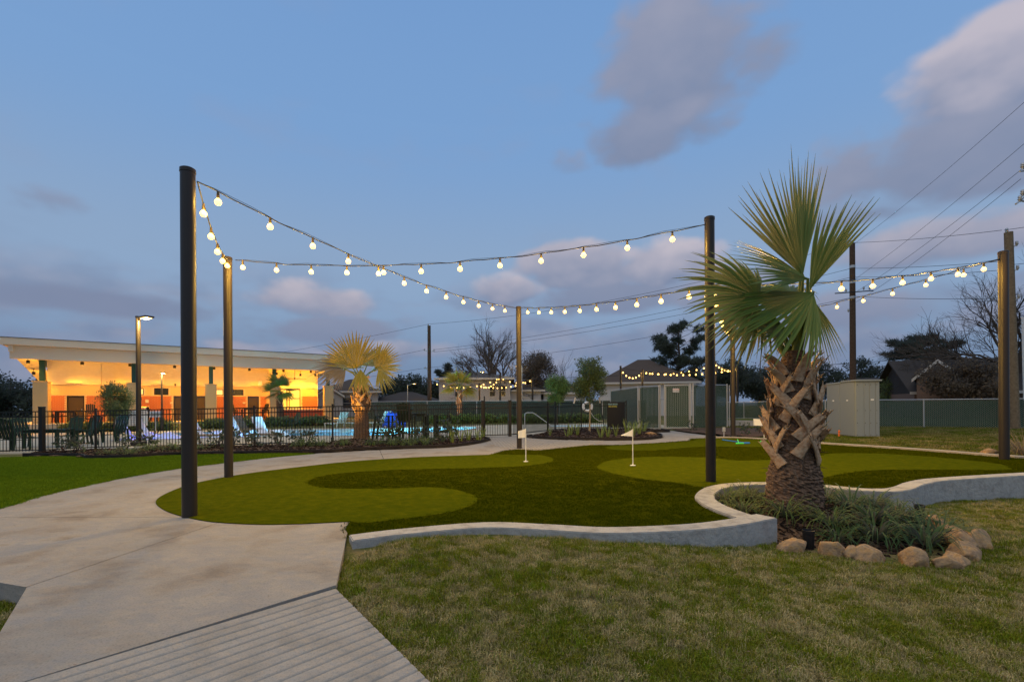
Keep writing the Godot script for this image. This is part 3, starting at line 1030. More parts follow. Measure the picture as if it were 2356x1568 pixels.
func build_pool_house() -> void:
	var b := thing("pool_house", "long lit pool house with overhanging shed roof and orange brick base", "building", V(-35.67, 37.0, 0.32), deg_to_rad(30.3))
	var xe := 20.4
	var s := Shape.new()
	s.box(Vector3(9.6, -0.3, -5.0), Vector3(24.0, 0.6, 18.8))
	part("floor_slab", s.done(), M.deck, b)
	var holes := [[1.11, 2.18, 0.0, 2.09], [3.62, 4.65, 0.0, 2.12], [5.30, 5.94, 2.18, 2.74], [6.62, 7.62, 2.18, 2.76], [7.95, 10.32, 0.0, 2.11], [11.0, 11.6, 2.18, 2.72], [12.3, 13.17, 2.18, 2.71], [13.49, 14.41, 0.0, 2.11]]
	s = Shape.new()
	pierced(s, 0.0, 15.1, 0.0, 2.95, -0.3, -0.012, holes)
	s.box(Vector3(0.15, 1.475, -6.6), Vector3(0.3, 2.95, 12.6))
	part("brick_backing", s.done(), M.mortar, b)
	bricks("orange_brick", b, 0.0, 15.1, 0.0, 2.12, -0.012, holes, M.orange_brick)
	bricks("cream_brick", b, 0.0, 15.1, 2.13, 2.93, -0.012, holes, M.cream_brick)
	s = Shape.new()
	s.box(Vector3(7.55, 2.98, 0.0), Vector3(15.14, 0.06, 0.12))
	part("wall_ledge", s.done(), M.cream_wall, b)
	s = Shape.new()
	s.box(Vector3(1.6, 3.96, -0.13), Vector3(3.2, 1.9, 0.26))
	s.box(Vector3(9.16, 3.96, -0.20), Vector3(11.9, 1.9, 0.24))
	s.box(Vector3(0.15, 3.6, -6.6), Vector3(0.3, 1.24, 12.5))
	for x in [5.3, 8.4, 11.2]:
		s.box(Vector3(x, 3.96, -0.078), Vector3(0.02, 1.88, 0.006))
	part("upper_wall", s.done(), M.cream_wall, b)
	solid_door(b, holes[0], -0.12)
	solid_door(b, holes[1], -0.12)
	solid_door(b, holes[4], -0.12, 2)
	solid_door(b, holes[7], -0.12)
	window(b, holes[2], -0.1, M.glass_lit, 0)
	window(b, holes[3], -0.1, M.glass_dark, 0)
	window(b, holes[5], -0.1, M.glass_lit, 0)
	window(b, holes[6], -0.1, M.glass_dark, 0)
	# open porch at the far end
	var ph := [[16.35, 16.92, 0.12, 2.88], [17.1, 18.1, 0.12, 2.88]]
	s = Shape.new()
	pierced(s, 15.1, 19.72, 0.0, 2.95, -1.9, -1.612, ph)
	s.box(Vector3(15.1, 1.475, -0.95), Vector3(0.3, 2.95, 1.28))
	s.box(Vector3(19.57, 1.475, -4.0), Vector3(0.3, 2.95, 4.2))
	part("brick_backing", s.done(), M.mortar, b)
	bricks("orange_brick", b, 15.25, 19.72, 0.0, 2.16, -1.612, ph, M.orange_brick)
	bricks("cream_brick", b, 15.25, 19.72, 2.17, 2.93, -1.612, ph, M.cream_brick)
	s = Shape.new()
	s.box(Vector3(17.4, 3.75, -1.74), Vector3(4.62, 1.6, 0.26))
	s.box(Vector3(15.1, 3.85, -0.95), Vector3(0.26, 1.78, 1.4))
	part("upper_wall", s.done(), M.cream_wall, b)
	for h in ph:
		window(b, h, -1.7, M.glass_glow, 2)
	# brick bar with a worktop
	s = Shape.new()
	s.box(Vector3(17.8, 0.42, 1.5), Vector3(4.2, 0.84, 0.6))
	var bar := part("bar_counter", s.done(), M.red_brick, b)
	s = Shape.new()
	s.box(Vector3(17.8, 0.875, 1.5), Vector3(4.4, 0.07, 0.76), Basis.IDENTITY, 0.01)
	part("worktop", s.done(), M.trim, bar)
	# brick piers with steel posts
	for x in [0.35, 5.65, 10.75, 15.5, 20.0]:
		s = Shape.new()
		s.box(Vector3(x, 1.45, 2.6), Vector3(0.78, 3.1, 0.78))
		for k in 44:
			s.box(Vector3(x, -0.02 + k * 0.0677, 2.6), Vector3(0.80, 0.056, 0.80))
		s.box(Vector3(x, 3.02, 2.6), Vector3(0.88, 0.08, 0.88), Basis.IDENTITY, 0.01)
		var pier := part("pier", s.done(), M.cream_brick, b)
		s = Shape.new()
		s.box(Vector3(x, 4.05, 2.6), Vector3(0.29, 1.98, 0.06))
		s.box(Vector3(x, 4.05, 2.48), Vector3(0.05, 1.98, 0.2))
		s.box(Vector3(x, 4.05, 2.36), Vector3(0.29, 1.98, 0.06))
		part("steel_post", s.done(), M.teal, pier)
	# roof: soffit falling to the back, beam, fascia
	var roof := Shape.new()
	var prof := [[3.45, 5.02], [-14.0, 3.84], [-14.0, 4.5], [4.05, 5.9]]
	var drop := 0.2
	var corner := func(i: int, x: float, up: float, out_: float) -> Vector3:
		return Vector3(x, prof[i][1] + up - drop * (x + 1.0) / 21.0, prof[i][0] + out_)
	roof.quad(corner.call(0, -1.05, 0, 0), corner.call(0, xe, 0, 0), corner.call(1, xe, 0, 0), corner.call(1, -1.05, 0, 0), Vector3.DOWN)
	roof.quad(Vector3(-1.05, 5.01, 3.45), Vector3(0.0, 5.01, 3.45), Vector3(0.0, 2.6, -4.6), Vector3(-1.05, 2.6, -4.6), Vector3.DOWN)
	part("soffit", roof.done(), M.soffit, b)
	roof = Shape.new()
	for k in 2:                                        # beam below, fascia above and further out
		var x0: float = [-1.05, -1.4][k]
		var x1: float = [xe, xe + 0.35][k]
		var z1: float = [3.6, 4.05][k]
		var y0: float = [5.02, 5.47][k]
		var y1: float = [5.47, 5.98][k]
		var f := func(x: float, y: float, z: float) -> Vector3:
			return Vector3(x, y - drop * (x + 1.0) / 21.0 - 0.0676 * (3.6 - z), z)
		var zb := -14.0
		var th := 0.22
		# front, back and both ends as solid boards
		var boards := [[x0, x1, z1 - th, z1]] if k == 0 else [[x0, x1, z1 - th, z1], [-1.05, -1.05 + th, zb, z1 - th], [x1 - th, x1, zb, z1 - th]]
		for e in boards:
			var c := []
			for y in [y0 - (0.43 if e[0] == -1.05 else 0.0), y1]:
				for p in [[e[0], e[2]], [e[1], e[2]], [e[1], e[3]], [e[0], e[3]]]:
					c.append(f.call(p[0], y, p[1]))
			roof.quad(c[0], c[1], c[2], c[3], Vector3.DOWN)
			roof.quad(c[4], c[5], c[6], c[7], Vector3.UP)
			roof.quad(c[3], c[2], c[6], c[7], Vector3.BACK)
			roof.quad(c[0], c[1], c[5], c[4], Vector3.FORWARD)
			roof.quad(c[0], c[3], c[7], c[4], Vector3.LEFT)
			roof.quad(c[1], c[2], c[6], c[5], Vector3.RIGHT)
		if k == 1:
			roof.quad(f.call(x0, y0 + 0.01, z1 - 0.01), f.call(x1, y0 + 0.01, z1 - 0.01), f.call(x1, y0 + 0.01, zb), f.call(x0, y0 + 0.01, zb), Vector3.DOWN)
			roof.quad(f.call(x0 + 0.1, y1 - 0.02, z1 - 0.1), f.call(x1 - 0.1, y1 - 0.02, z1 - 0.1), f.call(x1 - 0.1, y1 - 0.02, zb), f.call(x0 + 0.1, y1 - 0.02, zb), Vector3.UP)
	part("roof", roof.done(), M.fascia, b)
	s = Shape.new()
	for x in [-1.4 + 0.0]:
		s.box(Vector3(9.67, 5.9, 4.06), Vector3(22.1, 0.035, 0.06), Basis(Vector3.BACK, -drop / 21.0))
	part("drip_edge", s.done(), M.frame, b)
	# hanging cylinder lamps
	for l in [[-0.35, 2.7], [-0.64, 0.43], [-0.6, -2.2], [2.42, 1.8], [5.3, 1.8], [8.2, 1.8], [10.95, 1.8], [13.6, 1.8], [16.3, 1.9], [18.6, 1.9], [15.9, -0.3], [18.0, -0.6], [19.3, -0.3], [20.0, 1.0]]:
		var top: float = 5.02 - drop * (l[0] + 1.0) / 21.0 - 0.0676 * (3.45 - l[1])
		if l[0] < 0.0:
			top = 5.02 - 0.3 * (3.45 - l[1])
		var at := b.transform * Vector3(l[0], top, l[1])
		var t := thing("pendant_lamp", pendant_label(l), "lamp", at, b.rotation.y, "cylinder lamps under the pool house roof")
		s = Shape.new()
		s.lathe([[0.0, 0.0], [0.09, 0.0], [0.09, -0.03], [0.02, -0.035], [0.02, -0.24], [0.10, -0.25]], 12)
		s.lathe([[0.10, -0.25], [0.105, -0.26], [0.105, -0.47], [0.09, -0.47], [0.085, -0.44], [0.0, -0.44]], 14)
		part("lamp_body", s.done(), M.frame, t)
		s = Shape.new()
		s.lathe([[0.0, -0.455], [0.08, -0.452], [0.08, -0.445], [0.0, -0.445]], 12)
		part("lens", s.done(), M.bulb, t)
		var sp := SpotLight3D.new()
		sp.name = "light"
		sp.light_energy = 20.0
		sp.light_color = Color(1.0, 0.67, 0.17)
		sp.light_size = 0.07
		sp.spot_range = 30.0
		sp.spot_attenuation = 2.0
		sp.spot_angle = 74.0
		sp.spot_angle_attenuation = 0.8
		sp.shadow_enabled = true
		t.add_child(sp)
		sp.position = Vector3(0, -0.49, 0)
		sp.rotation.x = -PI / 2
		lamp(t, Vector3(0, -0.56, 0), 1.1, Color(1.0, 0.72, 0.22), 0.06)
	# ceiling fan over the porch
	var top := 5.02 - drop * 18.3 / 21.0 - 0.0676 * 1.9
	var fan := thing("ceiling_fan", "dark ceiling fan on a long rod in the porch by the palm", "fan", b.transform * Vector3(17.27, top, 1.5), b.rotation.y)
	s = Shape.new()
	s.tube([Vector3.ZERO, Vector3(0, -0.95, 0)], [0.022, 0.022], 6)
	part("rod", s.done(), M.frame, fan)
	s = Shape.new()
	s.lathe([[0.0, -0.9], [0.09, -0.92], [0.11, -1.0], [0.05, -1.06], [0.0, -1.07]], 12)
	part("hub", s.done(), M.frame, fan)
	for k in 5:
		s = Shape.new()
		s.box(Vector3(0, -1.0, 0) + Vector3(cos(k * TAU / 5), 0, sin(k * TAU / 5)) * 0.55, Vector3(0.9, 0.015, 0.13), Basis(Vector3.UP, -k * TAU / 5) * Basis(Vector3.RIGHT, 0.2))
		part("blade", s.done(), M.frame, fan)
	# strip lights on the ledge that wash the upper wall and soffit
	for k in [[1.6, 0.10], [4.4, 0.10], [6.9, 0.10], [9.4, 0.10], [12.0, 0.10], [14.2, 0.10], [16.0, -1.5], [17.6, -1.5], [19.1, -1.5]]:
		var at := b.transform * Vector3(k[0], 3.03, k[1])
		var t := thing("ledge_light", ledge_label(k[0]), "lamp", at, b.rotation.y, "strip lights on the pool house ledge")
		s = Shape.new()
		s.box(Vector3(0, 0.012, 0), Vector3(0.9, 0.024, 0.06))
		part("housing", s.done(), M.frame, t)
		s = Shape.new()
		s.box(Vector3(0, 0.027, 0), Vector3(0.86, 0.006, 0.04))
		part("lens", s.done(), M.glass_lit, t)
		var ar := AreaLight3D.new()
		ar.name = "light"
		ar.area_size = Vector2(0.86, 0.05)
		ar.light_energy = 0.9
		ar.light_color = Color(1.0, 0.70, 0.20)
		ar.shadow_enabled = true
		ar.area_range = 30.0
		t.add_child(ar)
		ar.position = Vector3(0, 0.034, 0)
		ar.rotation.x = PI / 2 + 0.35
	# wall plates and a speaker
	for w in [[4.8, 1.51, 0.26, 0.13, "small pale room plate beside the door near the leafy tree"], [6.16, 1.66, 0.22, 0.27, "square pale notice on the orange brick beside the grill"], [7.82, 1.51, 0.2, 0.13, "small pale room plate beside the wide double door"], [13.2, 1.51, 0.2, 0.13, "small pale room plate left of the last brown door"]]:
		var o := part("wall_sign", boxed(Vector3(w[2], w[3], 0.02), 0.004), M.trim, self)
		o.transform = b.transform * Transform3D(Basis.IDENTITY, Vector3(w[0], w[1], 0.025))
		tag(o, w[4], "sign", "plates on the pool house wall")
	var spk := part("wall_speaker", boxed(Vector3(0.3, 0.42, 0.22), 0.03), M.white, self)
	spk.transform = b.transform * Transform3D(Basis.IDENTITY, Vector3(14.5, 3.3, 0.12))
	tag(spk, "white loudspeaker on the pool house wall above the ledge", "speaker")
	var lt := part("wall_camera", boxed(Vector3(0.12, 0.14, 0.2), 0.03), M.frame, self)
	lt.transform = b.transform * Transform3D(Basis.IDENTITY, Vector3(8.1, 3.08, 0.12))
	tag(lt, "small dark camera on the ledge above the wide door", "camera")

var ledge_n := 0
func ledge_label(_x: float) -> String:
	ledge_n += 1
	return ["thin strip light on the ledge above the first brown door", "thin strip light on the ledge behind the leafy tree", "thin strip light on the ledge above the dark left window", "thin strip light on the ledge above the wide double door", "thin strip light on the ledge right of the third pier", "thin strip light on the ledge above the last brown door", "thin strip light on the porch ledge left of the tall windows", "thin strip light on the porch ledge above the tall windows", "thin strip light on the porch ledge by the end wall"][ledge_n - 1]

var pend_n := 0
func pendant_label(_l: Array) -> String:
	pend_n += 1
	return ["hanging cylinder lamp at the front of the open end bay, left of the first pier", "hanging cylinder lamp in the middle of the left end bay", "hanging cylinder lamp farthest back in the left end bay", "hanging cylinder lamp between the first pier and the leafy tree", "hanging cylinder lamp just left of the second teal post", "hanging cylinder lamp above the dark window by the wide door", "hanging cylinder lamp just right of the third teal post", "hanging cylinder lamp above the last brown door", "hanging cylinder lamp over the porch near the fan, left of it", "hanging cylinder lamp over the porch right of the ceiling fan", "hanging cylinder lamp at the inner corner of the porch", "hanging cylinder lamp in front of the tall lit windows", "hanging cylinder lamp near the end wall of the porch", "hanging cylinder lamp beside the last pier behind the palm"][pend_n - 1]

func house(called: String, label: String, at: Vector3, turn: float, w: float, dp: float, h: float, rise: float, wall: Material, roofm: Material, style: String, wins: Array, eave := 0.5) -> Node3D:
	# local x along the front, z towards the viewer, origin at the middle of the front wall
	var b := thing(called, label, "house", at, turn)
	var s := Shape.new()
	pierced(s, -w / 2, w / 2, 0.0, h, -0.3, 0.0, wins)
	s.box(Vector3(-w / 2 + 0.15, h / 2, -dp / 2 - 0.15), Vector3(0.3, h, dp - 0.3))
	s.box(Vector3(w / 2 - 0.15, h / 2, -dp / 2 - 0.15), Vector3(0.3, h, dp - 0.3))
	s.box(Vector3(0, h / 2, -dp - 0.15), Vector3(w, h, 0.3))
	if style == "gable_side":           # gable wall faces the viewer
		for z in [0.0, -0.3]:
			s.flat(Vector3(-w / 2, h, z), Vector3(w / 2, h, z), Vector3(0, h + rise, z), Vector3(0, 0, 1 if z == 0.0 else -1))
	if wall == M.siding:                # lapped boards
		var ly := 0.1
		while ly < h - 0.1:
			s.box(Vector3(0, ly, 0.01), Vector3(w, 0.15, 0.02), Basis(Vector3.RIGHT, 0.09))
			ly += 0.19
	part("wall", s.done(), wall, b)
	s = Shape.new()
	var a := w / 2 + eave
	var z0 := eave
	var z1 := -dp - 0.3 - eave
	var zm := (z0 + z1) / 2
	var y := h - 0.05
	var t := Vector3(0, 0.16, 0)
	var quads := []
	if style == "hip":
		var r := maxf(0.2, a - (z0 - z1) / 2)
		if a < (z0 - z1) / 2:
			r = 0.2
		var l1 := Vector3(-r, y + rise, zm)
		var l2 := Vector3(r, y + rise, zm)
		quads = [[Vector3(-a, y, z0), Vector3(a, y, z0), l2, l1], [Vector3(a, y, z1), Vector3(-a, y, z1), l1, l2], [Vector3(a, y, z0), Vector3(a, y, z1), l2, l2], [Vector3(-a, y, z1), Vector3(-a, y, z0), l1, l1]]
	elif style == "gable_side":
		quads = [[Vector3(-a, y - 0.1, z0), Vector3(-a, y - 0.1, z1), Vector3(0, y + rise + 0.1, z1), Vector3(0, y + rise + 0.1, z0)], [Vector3(a, y - 0.1, z1), Vector3(a, y - 0.1, z0), Vector3(0, y + rise + 0.1, z0), Vector3(0, y + rise + 0.1, z1)]]
	else:
		quads = [[Vector3(-a, y, z0), Vector3(a, y, z0), Vector3(a, y + rise, zm), Vector3(-a, y + rise, zm)], [Vector3(a, y, z1), Vector3(-a, y, z1), Vector3(-a, y + rise, zm), Vector3(a, y + rise, zm)]]
		for sx in [-1.0, 1.0]:
			s.flat(Vector3(sx * w / 2, h, 0), Vector3(sx * w / 2, h, -dp - 0.3), Vector3(sx * w / 2, y + rise, zm), Vector3(sx, 0, 0))
	for q in quads:
		s.quad(q[0] + t, q[1] + t, q[2] + t, q[3] + t, Vector3.UP)
		s.quad(q[0], q[1], q[2], q[3], Vector3.DOWN)
		for k in 4:
			s.quad(q[k], q[(k + 1) % 4], q[(k + 1) % 4] + t, q[k] + t)
	part("roof", s.done(), roofm, b)
	s = Shape.new()
	if style != "gable_side":
		s.box(Vector3(0, y + 0.06, z0 + 0.035), Vector3(a * 2, 0.22, 0.05))
	else:
		for sx in [-1.0, 1.0]:
			var p0 := Vector3(sx * a, y - 0.05, z0 + 0.03)
			var p1 := Vector3(0, y + rise + 0.15, z0 + 0.03)
			s.quad(p0, p1, p1 - Vector3(0, 0.25, 0), p0 - Vector3(0, 0.25, 0), Vector3.BACK)
	part("trim_board", s.done(), M.trim, b)
	for k in wins:
		window(b, k, -0.12, M.glass_dark, 1, M.trim)
	return b

func build_houses() -> void:
	var yb := 0.2
	house("stone_house", "grey stone house with brown hip roof between pool house and palm", V(-20.6, 61.0, yb), 0.25, 7.0, 8.0, 3.1, 1.7, M.house_stone, M.roof_brown, "hip", [[-1.2, 0.3, 1.0, 2.4], [2.0, 2.8, 1.0, 2.2]])
	house("gabled_house", "small gabled front of grey stone beside the hip roofed house", V(-22.5, 59.5, yb), 0.25, 3.0, 2.0, 2.7, 1.0, M.house_stone, M.roof_brown, "gable_side", [[-0.6, 0.6, 1.0, 2.3]], 0.3)
	house("dark_roofed_house", "low house with dark roof in front of the oak behind the pool", V(-15.0, 62.0, yb), -0.2, 9.0, 7.0, 1.6, 1.5, M.siding, M.roof, "hip", [])
	house("two_storey_house", "two storey pale stone house behind the far string lights and palm", V(-4.3, 55.5, yb), 0.0, 8.2, 8.0, 4.35, 1.0, M.house_stone, M.roof_grey, "hip", [[-2.3, -1.4, 2.3, 3.6], [1.7, 2.4, 2.3, 3.6], [3.0, 3.6, 2.3, 3.6], [-3.6, -2.9, 0.6, 1.8], [0.2, 1.2, 0.6, 1.8]])
	house("white_garage", "plain white garage block right of the two storey stone house", V(1.6, 57.0, yb), 0.0, 3.6, 6.0, 3.0, 0.8, M.siding, M.roof, "hip", [])
	house("white_cottage", "low white wall with dark roof behind the pale green young tree", V(6.3, 58.0, yb), 0.0, 5.0, 6.0, 2.7, 1.6, M.siding, M.roof, "hip", [[0.5, 1.3, 1.0, 2.2]])
	house("white_sided_house", "white sided house with brown hip roof behind the pump enclosure", V(15.4, 55.0, yb), -0.18, 10.6, 9.0, 3.75, 3.0, M.siding, M.roof_brown, "hip", [])
	house("grey_roofed_house", "low house with long dark grey roof beyond the slatted fence", V(45.5, 56.0, yb), -0.5, 9.0, 8.0, 2.2, 2.2, M.siding, M.roof, "gable", [])
	house("steep_gabled_house", "small white gable end between the cabinet and the brick house", V(42.3, 54.0, yb), -0.6, 2.6, 3.0, 2.0, 1.6, M.siding, M.roof, "gable_side", [], 0.3)
	var h := house("brick_house", "brown brick house with tall dark roof behind the right fence", V(39.0, 39.0, yb), -0.35, 10.5, 8.0, 2.1, 3.0, M.house_brick, M.roof, "gable", [[3.2, 4.2, 0.7, 1.9]])
	house("brick_gable", "brick gable with pale trim at the left end of the brown house", V(33.6, 38.0, yb), -0.75, 2.6, 3.0, 3.3, 1.3, M.house_brick, M.roof, "gable_side", [], 0.3)

# ---------------------------------------------------------------- trees
func leaf_clump(n: int, size: float, narrow: float, radius := 1.0, seed_ := 1) -> ArrayMesh:
	var r := RandomNumberGenerator.new()
	r.seed = seed_
	var s := Shape.new()
	for i in n:
		var p := Vector3(r.randf_range(-1, 1), r.randf_range(-1, 1), r.randf_range(-1, 1))
		if p.length() > 1.0:
			p = p.normalized() * r.randf()
		p *= radius
		var d := (p.normalized() + Vector3(r.randf_range(-1, 1), r.randf_range(-0.6, 1), r.randf_range(-1, 1)) * 0.9).normalized()
		var o := d.cross(Vector3(r.randf_range(-1, 1), r.randf_range(-1, 1), r.randf_range(-1, 1))).normalized() * size * narrow
		var u := d.cross(o).normalized() * size * 0.12
		s.flat(p, p + d * size * 0.5 + o + u, p + d * size)
		s.flat(p, p + d * size * 0.5 - o + u, p + d * size)
	return s.done()

func needle_clump(n: int, length: float, seed_: int) -> ArrayMesh:
	var r := RandomNumberGenerator.new()
	r.seed = seed_
	var s := Shape.new()
	for i in n:
		var d := Vector3(r.randf_range(-1, 1), r.randf_range(-0.35, 1), r.randf_range(-1, 1)).normalized()
		var o := d.cross(Vector3(r.randf_range(-1, 1), r.randf_range(-1, 1), r.randf_range(-1, 1))).normalized() * length * 0.07
		var b := Vector3(r.randf_range(-1, 1), r.randf_range(-0.3, 0.3), r.randf_range(-1, 1)) * length * 0.5
		s.flat(b - o, b + o, b + d * length)
	return s.done()

func tree(called: String, label: String, category: String, at: Vector3, h: float, trunk_r: float, centre: float, rx: float, ry: float, lobes: int, per: int, lobe_r: float, clump: Mesh, clump_size: float, m: Material, flat_ := 0.7, group := "", seed_ := 3, wood: Material = null) -> Node3D:
	var r := RandomNumberGenerator.new()
	r.seed = seed_
	var t := thing(called, label, category, at, 0.0, group)
	var s := Shape.new()
	var lean := Vector3(r.randf_range(-0.03, 0.03), 0, r.randf_range(-0.03, 0.03)) * h
	var tk := []
	var tr := []
	for k in 7:
		var f := k / 6.0
		tk.append(Vector3(lean.x * f * f + r.randf_range(-0.01, 0.01) * h * (1 if k > 0 else 0), f * h * 0.94, lean.z * f * f))
		tr.append(trunk_r * (1.25 - f * 0.35 if k == 0 else 1.0 - 0.88 * f))
	s.tube(tk, tr, 9)
	var places := []
	for i in lobes:
		var c := Vector3.ZERO
		for q in 20:
			c = Vector3(r.randf_range(-1, 1), r.randf_range(-1, 1), r.randf_range(-1, 1))
			if c.length() < 1.0 and c.length() > 0.3:
				break
		c = Vector3(c.x * rx, centre + c.y * ry, c.z * rx)
		var y0 := clampf(c.y - r.randf_range(0.15, 0.4) * rx, h * 0.12, h * 0.88)
		var f := y0 / (h * 0.94)
		var p0 := Vector3(lean.x * f * f, y0, lean.z * f * f)
		var e := c + lean * f
		var mid := p0.lerp(e, 0.5) + Vector3(0, r.randf_range(-0.05, 0.10) * rx, 0)
		var rad := trunk_r * (1.0 - 0.85 * f) * 0.4
		s.tube([p0, mid, e], [rad, rad * 0.6, rad * 0.15], 5, false)
		for k in per:
			var o := Vector3(r.randf_range(-1, 1), r.randf_range(-1, 1), r.randf_range(-1, 1))
			if o.length() > 1.0:
				o = o.normalized() * sqrt(r.randf())
			o *= Vector3(lobe_r, lobe_r * flat_, lobe_r) * r.randf_range(0.8, 1.15)
			if k % 4 == 0:
				s.tube([e - (e - mid) * 0.2, e + o * 0.8], [rad * 0.2, rad * 0.06], 3, false)
			var b := Basis.from_euler(Vector3(r.randf() * TAU, r.randf() * TAU, r.randf() * TAU) if flat_ > 0.5 else Vector3(r.randf_range(-0.4, 0.4), r.randf() * TAU, r.randf_range(-0.4, 0.4))).scaled(Vector3.ONE * clump_size * r.randf_range(0.6, 1.25))
			places.append(Transform3D(b, e + o))
	part("trunk", s.done(), wood if wood else M.bark, t)
	scatter("crown", clump, m, t, places)
	return t

func limb(s: Shape, r: RandomNumberGenerator, p: Vector3, dir: Vector3, length: float, rad: float, depth: int, wide: float) -> void:
	var pts := [p]
	var rs := [rad]
	var q := p
	var d := dir
	for k in 2:
		d = (d + Vector3(r.randf_range(-1, 1), r.randf_range(-0.4, 0.8), r.randf_range(-1, 1)) * 0.14).normalized()
		q += d * length * 0.5
		pts.append(q)
		rs.append(rad * (0.84 - 0.16 * k))
	s.tube(pts, rs, 7 if rad > 0.06 else (4 if rad > 0.02 else 3), false)
	if depth <= 0:
		return
	var kids := 3 if r.randf() < 0.62 or depth < 3 else 2
	for k in kids:
		var ax := d.cross(Vector3(r.randf_range(-1, 1), r.randf_range(-1, 1), r.randf_range(-1, 1))).normalized()
		var nd := d.rotated(ax, r.randf_range(0.25, wide)).lerp(Vector3.UP, 0.02).normalized()
		limb(s, r, pts[1 + (k + 1) % 2] if k < 2 else pts[1], nd, length * r.randf_range(0.68, 0.86), rad * r.randf_range(0.52, 0.66), depth - 1, wide)

func bare_tree(called: String, label: String, at: Vector3, h: float, rad: float, depth: int, wide: float, seed_: int, first := 0.3) -> Node3D:
	var r := RandomNumberGenerator.new()
	r.seed = seed_
	var t := thing(called, label, "tree", at)
	var s := Shape.new()
	var top := Vector3(0, h * first, 0)
	s.tube([Vector3.ZERO, top * 0.5, top], [rad * 1.3, rad, rad * 0.92], 9, false)
	part("trunk", s.done(), M.bark, t)
	s = Shape.new()
	var n := 7
	for k in n:
		var a := TAU * k / n + r.randf_range(-0.3, 0.3)
		var el := r.randf_range(0.3, 1.1) if k > 0 else 1.5
		limb(s, r, top * r.randf_range(0.85, 1.0), Vector3(cos(a) * cos(el), sin(el), sin(a) * cos(el)), h * (1.0 - first) * 0.36, rad * 0.5, depth, wide)
	part("crown", s.done(), M.twig, t)
	return t

